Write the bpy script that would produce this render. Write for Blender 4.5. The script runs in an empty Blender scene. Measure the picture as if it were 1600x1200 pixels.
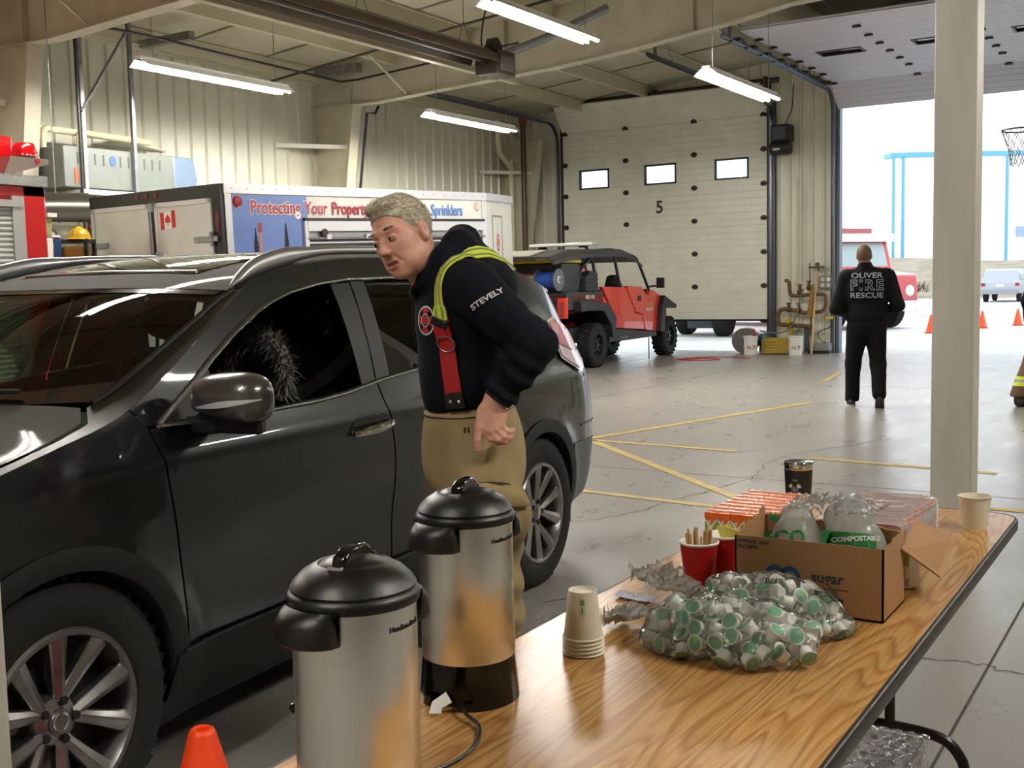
EXPO = 0.38
SKY = 2.0
LAMP = 180.0
import bpy, bmesh, math, random
import numpy as np
from mathutils import Matrix, Vector, Euler
from mathutils.geometry import delaunay_2d_cdt
SC = bpy.context.scene
COL = SC.collection
PI = math.pi
def V(*a): return Vector(a)
def lin(h):
    h = h.lstrip('#'); o = []
    for i in (0, 2, 4):
        c = int(h[i:i+2], 16)/255
        o.append(c/12.92 if c <= .04045 else ((c+.055)/1.055)**2.4)
    return (*o, 1)
MATS = {}
def mat(name, col='888888', r=.5, metal=0, var=None, bump=None, coat=0, emit=None, spec=None, sheen=0, rvar=None, trans=0, aniso=0):
    """procedural principled material; var=(hex2, scale[, stretch xyz]); bump=(scale, strength[, stretch])"""
    if name in MATS: return MATS[name]
    m = bpy.data.materials.new(name); m.use_nodes = True; MATS[name] = m
    nt = m.node_tree; N = nt.nodes; L = nt.links
    p = N['Principled BSDF']; p.inputs['Base Color'].default_value = lin(col)
    p.inputs['Roughness'].default_value = r; p.inputs['Metallic'].default_value = metal
    if coat: p.inputs['Coat Weight'].default_value = coat; p.inputs['Coat Roughness'].default_value = .04
    if spec is not None: p.inputs['Specular IOR Level'].default_value = spec
    if sheen: p.inputs['Sheen Weight'].default_value = sheen
    if trans: p.inputs['Transmission Weight'].default_value = trans
    if aniso: p.inputs['Anisotropic'].default_value = aniso
    def noise(scale, st=(1, 1, 1), det=4, rough=.55):
        tc = N.new('ShaderNodeTexCoord'); mp = N.new('ShaderNodeMapping'); mp.inputs['Scale'].default_value = st
        n = N.new('ShaderNodeTexNoise'); n.inputs['Scale'].default_value = scale; n.inputs['Detail'].default_value = det
        n.inputs['Roughness'].default_value = rough
        L.new(tc.outputs['Object'], mp.inputs[0]); L.new(mp.outputs[0], n.inputs['Vector']); return n
    if var:
        n = noise(var[1], var[2] if len(var) > 2 else (1, 1, 1))
        rp = N.new('ShaderNodeValToRGB'); rp.color_ramp.elements[0].position = .35; rp.color_ramp.elements[1].position = .68
        rp.color_ramp.elements[0].color = lin(col); rp.color_ramp.elements[1].color = lin(var[0])
        L.new(n.outputs['Fac'], rp.inputs[0]); L.new(rp.outputs[0], p.inputs['Base Color'])
    if rvar:
        n = noise(rvar[1]); mr = N.new('ShaderNodeMapRange'); mr.inputs['From Min'].default_value = .35; mr.inputs['From Max'].default_value = .65
        mr.inputs['To Min'].default_value = r; mr.inputs['To Max'].default_value = rvar[0]
        L.new(n.outputs['Fac'], mr.inputs['Value']); L.new(mr.outputs[0], p.inputs['Roughness'])
    if bump:
        n = noise(bump[0], bump[2] if len(bump) > 2 else (1, 1, 1))
        b = N.new('ShaderNodeBump'); b.inputs['Strength'].default_value = bump[1]; b.inputs['Distance'].default_value = .01
        L.new(n.outputs['Fac'], b.inputs['Height']); L.new(b.outputs[0], p.inputs['Normal'])
    if emit:
        p.inputs['Emission Color'].default_value = lin(emit[0]); p.inputs['Emission Strength'].default_value = emit[1]
    return m
def film(name, tint='ffffff', refl=1.0, rough=.03, bump=None, ior=1.45, haze=0.0, hazecol='ffffff'):
    """thin transparent sheet (pane, bag): transparent mixed with gloss by Fresnel, optional milky part"""
    if name in MATS: return MATS[name]
    m = bpy.data.materials.new(name); m.use_nodes = True; MATS[name] = m
    nt = m.node_tree; N = nt.nodes; L = nt.links; N.remove(N['Principled BSDF'])
    t = N.new('ShaderNodeBsdfTransparent'); t.inputs[0].default_value = lin(tint)
    g = N.new('ShaderNodeBsdfGlossy'); g.inputs['Roughness'].default_value = rough
    f = N.new('ShaderNodeFresnel'); f.inputs[0].default_value = ior
    mu = N.new('ShaderNodeMath'); mu.operation = 'MULTIPLY'; mu.inputs[1].default_value = refl; mu.use_clamp = True
    L.new(f.outputs[0], mu.inputs[0])
    mx = N.new('ShaderNodeMixShader'); L.new(mu.outputs[0], mx.inputs[0]); L.new(g.outputs[0], mx.inputs[2])
    base = t.outputs[0]
    if haze:
        d = N.new('ShaderNodeBsdfDiffuse'); d.inputs[0].default_value = lin(hazecol)
        tl = N.new('ShaderNodeBsdfTranslucent'); tl.inputs[0].default_value = lin(hazecol)
        ad = N.new('ShaderNodeMixShader'); ad.inputs[0].default_value = .5; L.new(d.outputs[0], ad.inputs[1]); L.new(tl.outputs[0], ad.inputs[2])
        m2 = N.new('ShaderNodeMixShader'); m2.inputs[0].default_value = haze
        L.new(t.outputs[0], m2.inputs[1]); L.new(ad.outputs[0], m2.inputs[2]); base = m2.outputs[0]
    L.new(base, mx.inputs[1]); L.new(mx.outputs[0], N['Material Output'].inputs[0])
    if bump:
        tc = N.new('ShaderNodeTexCoord'); n = N.new('ShaderNodeTexNoise'); n.inputs['Scale'].default_value = bump[0]; n.inputs['Detail'].default_value = 3
        L.new(tc.outputs['Object'], n.inputs['Vector'])
        b = N.new('ShaderNodeBump'); b.inputs['Strength'].default_value = bump[1]; b.inputs['Distance'].default_value = .01
        L.new(n.outputs['Fac'], b.inputs['Height']); L.new(b.outputs[0], g.inputs['Normal']); L.new(b.outputs[0], f.inputs['Normal'])
    return m
def smooth_path(pts, n=8, closed=False):
    P = [Vector(p) for p in pts]; o = []; k = len(P)
    rng = range(k if closed else k-1)
    for i in rng:
        if closed: a, b, c, d = P[i-1], P[i], P[(i+1) % k], P[(i+2) % k]
        else: a, b, c, d = P[max(i-1, 0)], P[i], P[i+1], P[min(i+2, k-1)]
        for j in range(n):
            t = j/n
            o.append(.5*((2*b)+(c-a)*t+(2*a-5*b+4*c-d)*t*t+(3*b-a-3*c+d)*t**3))
    if not closed: o.append(P[-1].copy())
    return o
def frame_of(d):
    d = Vector(d).normalized(); up = V(0, 0, 1) if abs(d.z) < .9 else V(1, 0, 0)
    x = up.cross(d).normalized(); y = d.cross(x); return x, y, d
class B:
    def __init__(s): s.v = []; s.f = []; s.m = []; s.cur = 0
    def add(s, vs, fs, m=None, M=None):
        k = len(s.v); m = s.cur if m is None else m
        s.v += [tuple(M @ Vector(p)) if M is not None else tuple(p) for p in vs]
        s.f += [tuple(i+k for i in f) for f in fs]; s.m += [m]*len(fs); return s
    def box(s, c, d, m=None, M=None, rz=0, taper=1.0):
        x, y, z = d[0]/2, d[1]/2, d[2]/2; t = taper
        vs = [(-x, -y, -z), (x, -y, -z), (x, y, -z), (-x, y, -z), (-x*t, -y*t, z), (x*t, -y*t, z), (x*t, y*t, z), (-x*t, y*t, z)]
        R = Matrix.Translation(c) @ Matrix.Rotation(rz, 4, 'Z')
        if M is not None: R = M @ R
        return s.add(vs, [(3, 2, 1, 0), (4, 5, 6, 7), (0, 1, 5, 4), (1, 2, 6, 5), (2, 3, 7, 6), (3, 0, 4, 7)], m, R)
    def bx(s, x0, x1, y0, y1, z0, z1, m=None, M=None):
        return s.box(((x0+x1)/2, (y0+y1)/2, (z0+z1)/2), (x1-x0, y1-y0, z1-z0), m, M)
    def cyl(s, a, b, r0, r1=None, n=16, m=None, cap=True, M=None):
        r1 = r0 if r1 is None else r1; a = Vector(a); b = Vector(b); x, y, d = frame_of(b-a)
        vs = []
        for p, r in ((a, r0), (b, r1)):
            for i in range(n):
                t = 2*PI*i/n; vs.append(p+x*r*math.cos(t)+y*r*math.sin(t))
        fs = [(i, (i+1) % n, n+(i+1) % n, n+i) for i in range(n)]
        if cap: fs += [tuple(range(n-1, -1, -1)), tuple(range(n, 2*n))]
        return s.add(vs, fs, m, M)
    def tube(s, pts, r, n=8, m=None, closed=False, M=None, cap=True, flat=1.0, up=None):
        P = [Vector(p) for p in pts]; k = len(P); vs = []; px = None
        for i, p in enumerate(P):
            a = P[i-1] if (i or closed) else p; b = P[(i+1) % k] if (i < k-1 or closed) else p
            d = (b-a)
            if d.length < 1e-9: d = V(0, 0, 1)
            d.normalize()
            if px is None:
                px = frame_of(d)[0] if up is None else Vector(up).cross(d).normalized()
            else:
                if up is not None: px = Vector(up).cross(d)
                px = (px-d*px.dot(d)); px.normalize()
            py = d.cross(px); rr = r[i] if hasattr(r, '__len__') else r
            for j in range(n):
                t = 2*PI*(j+.5)/n; vs.append(p+px*rr*math.cos(t)+py*rr*flat*math.sin(t))
        fs = []
        for i in range(k if closed else k-1):
            for j in range(n):
                fs.append((i*n+j, i*n+(j+1) % n, ((i+1) % k)*n+(j+1) % n, ((i+1) % k)*n+j))
        if cap and not closed: fs += [tuple(range(n-1, -1, -1)), tuple(range((k-1)*n, k*n))]
        return s.add(vs, fs, m, M)
    def ribbon(s, pts, wdir, w, th=.002, m=None, M=None):
        """flat strap along pts, width along wdir (vector or list)"""
        P = [Vector(p) for p in pts]; vs = []; k = len(P)
        for i, p in enumerate(P):
            d = (P[min(i+1, k-1)]-P[max(i-1, 0)]).normalized(); wd = Vector(wdir[i] if isinstance(wdir, list) else wdir)
            wd = (wd-d*wd.dot(d)).normalized(); n_ = d.cross(wd); ww = w[i] if hasattr(w, '__len__') else w
            for a, b in ((-1, -1), (1, -1), (1, 1), (-1, 1)): vs.append(p+wd*ww/2*a+n_*th/2*b)
        fs = [(i*4+j, i*4+(j+1) % 4, i*4+4+(j+1) % 4, i*4+4+j) for i in range(k-1) for j in range(4)]
        fs += [(3, 2, 1, 0), tuple(range(4*k-4, 4*k))]
        return s.add(vs, fs, m, M)
    def lathe(s, prof, n=32, m=None, M=None, cap0=False, cap1=False):
        vs = []; k = len(prof)
        for r, z in prof:
            for i in range(n): t = 2*PI*i/n; vs.append((r*math.cos(t), r*math.sin(t), z))
        fs = [(a*n+i, a*n+(i+1) % n, (a+1)*n+(i+1) % n, (a+1)*n+i) for a in range(k-1) for i in range(n)]
        if cap0: fs.append(tuple(range(n-1, -1, -1)))
        if cap1: fs.append(tuple(range((k-1)*n, k*n)))
        return s.add(vs, fs, m, M)
    def prism(s, poly, t0, t1, m=None, M=None):
        """poly in local xy, extruded z t0..t1"""
        n = len(poly); a = sum(poly[i][0]*poly[(i+1) % n][1]-poly[(i+1) % n][0]*poly[i][1] for i in range(n))
        if a < 0: poly = poly[::-1]
        vs = [(x, y, t0) for x, y in poly]+[(x, y, t1) for x, y in poly]
        fs = [tuple(range(n-1, -1, -1)), tuple(range(n, 2*n))]+[(i, (i+1) % n, n+(i+1) % n, n+i) for i in range(n)]
        return s.add(vs, fs, m, M)
    def sph(s, c, r, n=16, m=None, M=None, k=None):
        k = k or n//2; r = r if hasattr(r, '__len__') else (r, r, r); vs = [(0, 0, -1)]
        for a in range(1, k):
            ph = -PI/2+PI*a/k
            for i in range(n): t = 2*PI*i/n; vs.append((math.cos(ph)*math.cos(t), math.cos(ph)*math.sin(t), math.sin(ph)))
        vs.append((0, 0, 1)); L = len(vs)-1
        fs = [(0, 1+(i+1) % n, 1+i) for i in range(n)]+[(L, L-n+i, L-n+(i+1) % n) for i in range(n)]
        fs += [(1+a*n+i, 1+a*n+(i+1) % n, 1+(a+1)*n+(i+1) % n, 1+(a+1)*n+i) for a in range(k-2) for i in range(n)]
        return s.add([(c[0]+x*r[0], c[1]+y*r[1], c[2]+z*r[2]) for x, y, z in vs], fs, m, M)
    def grid(s, fn, nu, nv, m=None, M=None, cu=False, cv=False):
        vs = [fn(i/(nu if cu else nu-1), j/(nv if cv else nv-1)) for i in range(nu) for j in range(nv)]
        fs = [(i*nv+j, ((i+1) % nu)*nv+j, ((i+1) % nu)*nv+(j+1) % nv, i*nv+(j+1) % nv) for i in range(nu if cu else nu-1) for j in range(nv if cv else nv-1)]
        return s.add(vs, fs, m, M)
    def obj(s, name, mats, parent=None, smooth=35, bevel=0, seg=2, world=False, solid=0, subd=0, M=None):
        me = bpy.data.meshes.new(name); vs = s.v
        if world and parent is not None:
            I = WM[parent.name].inverted(); vs = [tuple(I @ Vector(p)) for p in vs]
        me.from_pydata([tuple(p) for p in vs], [], s.f)
        mats = mats if isinstance(mats, (list, tuple)) else [mats]
        for m in mats: me.materials.append(m)
        if len(mats) > 1: me.polygons.foreach_set('material_index', s.m)
        if smooth:
            me.polygons.foreach_set('use_smooth', [True]*len(me.polygons)); me.set_sharp_from_angle(angle=math.radians(smooth))
        me.update(); o = bpy.data.objects.new(name, me); COL.objects.link(o)
        if parent is not None: o.parent = parent; WM[o.name] = WM[parent.name]
        else: WM[o.name] = Matrix.Identity(4)
        if M is not None: o.matrix_local = M; WM[o.name] = WM[o.name] @ M
        if bevel:
            b = o.modifiers.new('bevel', 'BEVEL'); b.width = bevel; b.segments = seg; b.limit_method = 'ANGLE'; b.angle_limit = math.radians(40)
        if solid:
            b = o.modifiers.new('solid', 'SOLIDIFY'); b.thickness = abs(solid); b.offset = -1 if solid > 0 else 1
        if subd:
            b = o.modifiers.new('subd', 'SUBSURF'); b.levels = subd; b.render_levels = subd
        return o
WM = {}
def tag(o, label, cat, group=None, kind=None):
    if label: o['label'] = label
    if cat: o['category'] = cat
    if group: o['group'] = group
    if kind: o['kind'] = kind
    return o
def thing(name, loc, label, cat, rz=0, group=None, kind=None, M=None):
    o = bpy.data.objects.new(name, None); COL.objects.link(o); o.empty_display_size = .1
    M = M if M is not None else Matrix.Translation(loc) @ Matrix.Rotation(rz, 4, 'Z')
    o.matrix_world = M; WM[o.name] = M.copy(); return tag(o, label, cat, group, kind)
def struct(b, name, mats, parent=None, **k):
    o = b.obj(name, mats, parent, **k)
    if parent is None: o['kind'] = 'structure'
    return o
def dup(root, M, label=None, group=None):
    """copy of a thing with copies of its parts and sub-parts"""
    r = root.copy(); COL.objects.link(r); r.matrix_world = M; WM[r.name] = M.copy()
    if label: r['label'] = label
    if group: r['group'] = group
    for ch in list(root.children):
        c = ch.copy(); COL.objects.link(c); c.parent = r
        for g in list(ch.children):
            d = g.copy(); COL.objects.link(d); d.parent = c
    return r
def text(s, size, M, m, parent=None, ext=.0006, align='CENTER', bold=0, name='lettering', warp=None, sx=1.0, shear=0, world=False, lab=None, gap=1.0):
    cu = bpy.data.curves.new(name, 'FONT'); cu.body = s; cu.size = size; cu.extrude = ext; cu.align_x = align; cu.align_y = 'CENTER'; cu.offset = bold; cu.shear = shear; cu.space_character = gap
    cu.resolution_u = 3
    o = bpy.data.objects.new('tmp', cu); COL.objects.link(o); dg = bpy.context.evaluated_depsgraph_get(); dg.update()
    me = bpy.data.meshes.new_from_object(o.evaluated_get(dg)); bpy.data.objects.remove(o)
    me.name = name
    for v in me.vertices:
        p = Vector((v.co.x*sx, v.co.y, v.co.z)); p = warp(p) if warp else M @ p
        if world and parent is not None: p = WM[parent.name].inverted() @ p
        v.co = p
    me.materials.clear(); me.materials.append(m)
    o = bpy.data.objects.new(name, me); COL.objects.link(o)
    if parent is not None: o.parent = parent
    return o
def basis(o, x, y):
    """matrix with local x, y axes given (z = x cross y)"""
    x = Vector(x).normalized(); z = x.cross(Vector(y)).normalized(); y = z.cross(x)
    M = Matrix((x, y, z)).transposed().to_4x4(); M.translation = Vector(o); return M
# ---- implicit surfaces (numpy) -> closed mesh by surface nets
def sdf_mesh(fn, lo, hi, res):
    lo = np.array(lo, float); hi = np.array(hi, float); n = np.maximum(np.ceil((hi-lo)/res).astype(int)+1, 3)
    ax = [lo[i]+res*np.arange(n[i]) for i in range(3)]
    P = np.stack(np.meshgrid(*ax, indexing='ij'), -1).reshape(-1, 3)
    D = np.empty(len(P))
    for i in range(0, len(P), 400000): D[i:i+400000] = fn(P[i:i+400000])
    D = D.reshape(n)
    ins = D < 0
    cn = n-1; c8 = [(a, b, c) for a in (0, 1) for b in (0, 1) for c in (0, 1)]
    cnt = sum(ins[a:a+cn[0], b:b+cn[1], c:c+cn[2]].astype(int) for a, b, c in c8)
    act = (cnt > 0) & (cnt < 8); idx = -np.ones(cn, int); I = np.argwhere(act); idx[act] = np.arange(len(I))
    acc = np.zeros((len(I), 3)); num = np.zeros(len(I))
    for a in c8:
        for k in range(3):
            if a[k]: continue
            b = list(a); b[k] = 1
            da = D[I[:, 0]+a[0], I[:, 1]+a[1], I[:, 2]+a[2]]; db = D[I[:, 0]+b[0], I[:, 1]+b[1], I[:, 2]+b[2]]
            cr = (da < 0) != (db < 0); t = np.where(cr, da/np.where(da == db, 1, da-db), 0)
            p = np.tile(np.array(a, float), (len(I), 1)); p[:, k] += t
            acc[cr] += p[cr]; num[cr] += 1
    vs = lo+res*(I+acc/num[:, None])
    F = []
    for k in range(3):
        u, v = (k+1) % 3, (k+2) % 3
        s0 = [slice(None)]*3; s1 = [slice(None)]*3; s0[k] = slice(0, -1); s1[k] = slice(1, None)
        A = ins[tuple(s0)]; Bb = ins[tuple(s1)]; E = np.argwhere(A != Bb)
        E = E[(E[:, u] > 0) & (E[:, v] > 0) & (E[:, u] < cn[u]) & (E[:, v] < cn[v])]
        q = []
        for du, dv in ((-1, -1), (0, -1), (0, 0), (-1, 0)):
            e = E.copy(); e[:, u] += du; e[:, v] += dv; q.append(idx[e[:, 0], e[:, 1], e[:, 2]])
        q = np.stack(q, 1); flip = ~A[E[:, 0], E[:, 1], E[:, 2]]
        q[flip] = q[flip][:, ::-1]; F.append(q)
    b = B(); b.v = [tuple(p) for p in vs]; b.f = [tuple(int(i) for i in q) for q in np.concatenate(F)]; b.m = [0]*len(b.f)
    return b
def caps(P, a, b, ra, rb):
    a = np.array(a, float); b = np.array(b, float); d = b-a; t = np.clip(((P-a)@d)/max(d@d, 1e-9), 0, 1)
    return np.linalg.norm(P-a-t[:, None]*d, axis=1)-(ra+(rb-ra)*t)
def ell(P, c, r, R=None):
    q = P-np.array(c, float)
    if R is not None: q = q@np.array(R, float)   # columns of R are the ellipsoid axes
    r = np.array(r, float); k0 = np.linalg.norm(q/r, axis=1); k1 = np.linalg.norm(q/(r*r), axis=1)
    return k0*(k0-1)/np.maximum(k1, 1e-9)
def smin(a, b, k):
    h = np.clip(.5+.5*(b-a)/k, 0, 1); return b*(1-h)+a*h-k*h*(1-h)
def smax(a, b, k): return -smin(-a, -b, k)
def uni(k, *d):
    r = d[0]
    for x in d[1:]: r = smin(r, x, k)
    return r
def vnoise(P, s, seed=0):
    """cheap smooth pseudo-noise in -1..1"""
    r = np.random.RandomState(seed); o = np.zeros(len(P))
    for i in range(6):
        k = r.normal(size=3); k = k/np.linalg.norm(k)*s*(.6+.3*i); o += np.sin(P@k+r.uniform(0, 6.28))
    return o/6
# ---------------------------------------------------------------- camera
CAMZ = 1.47
yaw, pit, rol = math.radians(32.089), math.radians(5.1185), math.radians(-1.2828)
fw = V(-math.sin(yaw)*math.cos(pit), math.cos(yaw)*math.cos(pit), -math.sin(pit)); rt = V(math.cos(yaw), math.sin(yaw), 0); upv = rt.cross(fw)
r2 = rt*math.cos(rol)+upv*math.sin(rol); u2 = -rt*math.sin(rol)+upv*math.cos(rol)
cam = bpy.data.cameras.new('camera'); cam.lens = 36*1744.36/1600; cam.sensor_width = 36; cam.clip_start = .05; cam.clip_end = 400
co = bpy.data.objects.new('camera', cam); COL.objects.link(co)
Mc = Matrix((r2, u2, -fw)).transposed().to_4x4(); Mc.translation = (0, 0, CAMZ); co.matrix_world = Mc; SC.camera = co
SC.view_settings.view_transform = 'Standard'; SC.view_settings.look = 'None'; SC.view_settings.gamma = 1; SC.view_settings.exposure = EXPO
SC.view_settings.use_curve_mapping = False
SC.cycles.use_denoising = True; SC.cycles.max_bounces = 8; SC.cycles.transparent_max_bounces = 24
SC.cycles.diffuse_bounces = 4; SC.cycles.glossy_bounces = 5; SC.cycles.transmission_bounces = 6; SC.cycles.caustics_reflective = False; SC.cycles.caustics_refractive = False
SC.cycles.sample_clamp_indirect = 6
w = bpy.data.worlds.new('overcast_sky'); SC.world = w; w.use_nodes = True
w.node_tree.nodes['Background'].inputs[0].default_value = (.86, .93, 1, 1); w.node_tree.nodes['Background'].inputs[1].default_value = SKY
# ---------------------------------------------------------------- materials of the hall
M_wall = mat('cream_steel_sheet', 'dedccb', .32, var=('d5d3c0', 1.5), spec=.6)
M_frame = mat('cream_painted_steel', 'cbc5b2', .5, var=('bbb49e', 2.5))
M_insul = mat('cream_roof_lining', 'c6bfa9', .75, var=('b2aa92', 1.2), bump=(6, .15))
M_purlin = mat('pale_purlin', 'c9c2a8', .5)
M_door = mat('white_door_skin', 'eceee2', .4, var=('e3e5d8', 3))
M_door2 = mat('white_door_skin_clean', 'd0cfdb', .42)
M_black = mat('black_paint', '121110', .45)
M_dark = mat('dark_rubber', '0c0c0d', .8)
M_steel = mat('galvanised_steel', '9a9ca0', .35, .9, var=('84868a', 9))
M_dkmetal = mat('dark_bronze_metal', '4a4038', .42, .5)
M_white = mat('white_paint', 'e6e4dc', .4)
M_chrome = mat('chrome', 'dcdcdc', .08, 1)
def glossfloor():
    m = bpy.data.materials.new('sealed_concrete'); m.use_nodes = True; nt = m.node_tree; N = nt.nodes; L = nt.links; p = N['Principled BSDF']
    tc = N.new('ShaderNodeTexCoord')
    n1 = N.new('ShaderNodeTexNoise'); n1.inputs['Scale'].default_value = .55; n1.inputs['Detail'].default_value = 8; n1.inputs['Roughness'].default_value = .6
    n2 = N.new('ShaderNodeTexNoise'); n2.inputs['Scale'].default_value = 14; n2.inputs['Detail'].default_value = 6
    mp = N.new('ShaderNodeMapping'); mp.inputs['Rotation'].default_value = (0, 0, .3); mp.inputs['Scale'].default_value = (2.2, .8, 1)
    L.new(tc.outputs['Object'], mp.inputs[0]); L.new(mp.outputs[0], n1.inputs['Vector']); L.new(tc.outputs['Object'], n2.inputs['Vector'])
    r = N.new('ShaderNodeValToRGB'); r.color_ramp.elements[0].color = lin('8b8882'); r.color_ramp.elements[1].color = lin('95928c'); r.color_ramp.elements[0].position = .22; r.color_ramp.elements[1].position = .78
    r2_ = N.new('ShaderNodeValToRGB'); r2_.color_ramp.elements[0].color = (.9, .9, .9, 1); r2_.color_ramp.elements[1].color = (1.04, 1.04, 1.04, 1)
    L.new(n1.outputs['Fac'], r.inputs[0]); L.new(n2.outputs['Fac'], r2_.inputs[0])
    mx = N.new('ShaderNodeMixRGB'); mx.blend_type = 'MULTIPLY'; mx.inputs[0].default_value = .6; L.new(r.outputs[0], mx.inputs[1]); L.new(r2_.outputs[0], mx.inputs[2]); L.new(mx.outputs[0], p.inputs['Base Color'])
    n3 = N.new('ShaderNodeTexNoise'); n3.inputs['Scale'].default_value = 1.6; n3.inputs['Detail'].default_value = 7; n3.inputs['Roughness'].default_value = .65; L.new(mp.outputs[0], n3.inputs['Vector'])
    mr = N.new('ShaderNodeMapRange'); mr.inputs['From Min'].default_value = .38; mr.inputs['From Max'].default_value = .66; mr.inputs['To Min'].default_value = .27; mr.inputs['To Max'].default_value = .36
    L.new(n3.outputs['Fac'], mr.inputs['Value']); L.new(mr.outputs[0], p.inputs['Roughness'])
    b = N.new('ShaderNodeBump'); b.inputs['Strength'].default_value = .05; b.inputs['Distance'].default_value = .01; L.new(n2.outputs['Fac'], b.inputs['Height']); L.new(b.outputs[0], p.inputs['Normal'])
    return m
M_floor = glossfloor()
M_yellow = mat('worn_yellow_line_paint', 'c7a63a', .5, var=('9a8a58', 9))
M_joint = mat('joint_filler', '2c2a27', .8)
M_apron = mat('pale_concrete_apron', 'c9c9c6', .7, var=('b5b5b2', .5))
# ---------------------------------------------------------------- floor
XL, YF = -13.3, 21.7
b = B(); b.bx(XL-.2, 14, -7, YF+.15, -.2, 0); floor = struct(b, 'floor', M_floor)
b = B(); b.bx(-45, 60, YF+.15, 130, -.22, -.012); struct(b, 'ground', M_apron)
def painted(name, pts, wd, m, z=.003):
    b = B(); P = [Vector((x, y, 0)) for x, y in pts]; vs = []
    for i, p in enumerate(P):
        d = (P[min(i+1, len(P)-1)]-P[max(i-1, 0)]).normalized(); n_ = V(-d.y, d.x, 0)*wd[i % len(wd)]/2
        vs += [p+n_+V(0, 0, z), p-n_+V(0, 0, z)]
    b.add(vs, [(2*i, 2*i+1, 2*i+3, 2*i+2) for i in range(len(P)-1)])
    return b.obj(name, m, floor, smooth=0)
for a, c in (((-4.95, 9.2), (-4.19, 12.08)), ((-4.19, 12.08), (-3.95, 13.0)), ((-4.6, 15.6), (-4.86, 17.44)), ((-4.95, 9.2), (-2.55, 6.97)), ((-4.4, 6.95), (-2.3, 6.7)), ((-2.75, 8.93), (-1.3, 8.76)), ((-4.85, 9.15), (-3.4, 9.03)), ((-1.25, 7.43), (1.5, 7.3))):
    painted('painted_line', [a, c], [.085], M_yellow)
for a, c in (((-.67, -3), (-.671, 10)), ((-13, 7.85), (2, 7.83)), ((-7, 15.1), (-1, 15.1)), ((-6.6, -3), (-6.6, 21)), ((-10, 12.2), (-3, 13.6))):
    painted('floor_joint', [a, c], [.009], M_joint, .002)
rnd = random.Random(5)
def crack(pts):
    P = smooth_path([(x, y, 0) for x, y in pts], 9); Q = [(p.x+rnd.uniform(-.022, .022), p.y+rnd.uniform(-.022, .022)) for p in P]
    painted('crack', Q, [.005, .009, .004, .007], M_joint, .0025)
crack([(-3.6, 4.95), (-3.45, 5.6), (-3.1, 6.3), (-3.0, 7.0), (-2.85, 7.8), (-2.95, 8.9), (-2.4, 10.3)])
crack([(-1.0, 4.3), (-.75, 4.4), (-.55, 4.35), (-.2, 4.4), (.3, 4.35)])
crack([(-2.6, 4.35), (-2.35, 4.6), (-2.1, 4.62), (-1.95, 4.9)])
# ---------------------------------------------------------------- walls: ribbed steel sheet
def ribbed(u0, u1, z0f, z1f, pitch=.3, rib=.035, depth=.035):
    """profile along u; returns list of (u, offset)"""
    o = []; u = u0
    while u < u1-1e-6:
        for du, off in ((0, 0), (pitch-2.6*rib, 0), (pitch-2*rib, depth), (pitch-.9*rib, depth), (pitch-.3*rib, 0)):
            if u+du <= u1: o.append((u+du, off))
        u += pitch
    o.append((u1, 0)); return o
def wall_panel(b, prof, z0, z1, place):
    vs = []; n = len(prof)
    for u, off in prof:
        za = z0(u) if callable(z0) else z0; zb = z1(u) if callable(z1) else z1
        vs += [place(u, off, za), place(u, off, zb)]
    b.add(vs, [(2*i, 2*i+2, 2*i+3, 2*i+1) for i in range(n-1)])
roofz = lambda x: 5.14+.095*(x+13.24)
b = B(); wall_panel(b, ribbed(-7, YF, 0, 0), 0, 5.16, lambda u, o, z: (XL+o, u, z)); b.bx(XL-.2, XL-.01, -7, YF, 0, 5.2)
struct(b, 'wall_left', M_wall, smooth=20)
b = B(); far = lambda u, o, z: (u, YF-o, z)
D1 = (-12.15, -7.48); D2 = (-6.15, -1.72); DH = 4.85
for u0, u1, z0 in ((XL, D1[0], 0), (D1[1], D2[0], 0), (D2[1], 14, 0)):
    wall_panel(b, ribbed(u0+.001, u1, 0, 0, .225, .03, .03), z0, lambda u: roofz(u)+.1, far)
for u0, u1 in (D1, D2): wall_panel(b, ribbed(u0, u1, 0, 0, .225, .03, .03), DH, lambda u: roofz(u)+.1, far)
for u0, u1 in ((XL-.2, D1[0]), (D1[1], D2[0]), (D2[1], 14)): b.bx(u0, u1, YF+.01, YF+.14, 0, 7.4)
for u0, u1 in (D1, D2): b.bx(u0, u1, YF+.01, YF+.14, DH, 7.4)
struct(b, 'wall_far', M_wall, smooth=20)
b = B(); b.bx(14, 14.2, -7, YF+.1, 0, 7.8); struct(b, 'wall_right', M_wall)
b = B(); b.bx(XL-.2, 14.2, -7.2, -7, 0, 7.8); struct(b, 'wall_back', M_wall)
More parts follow.
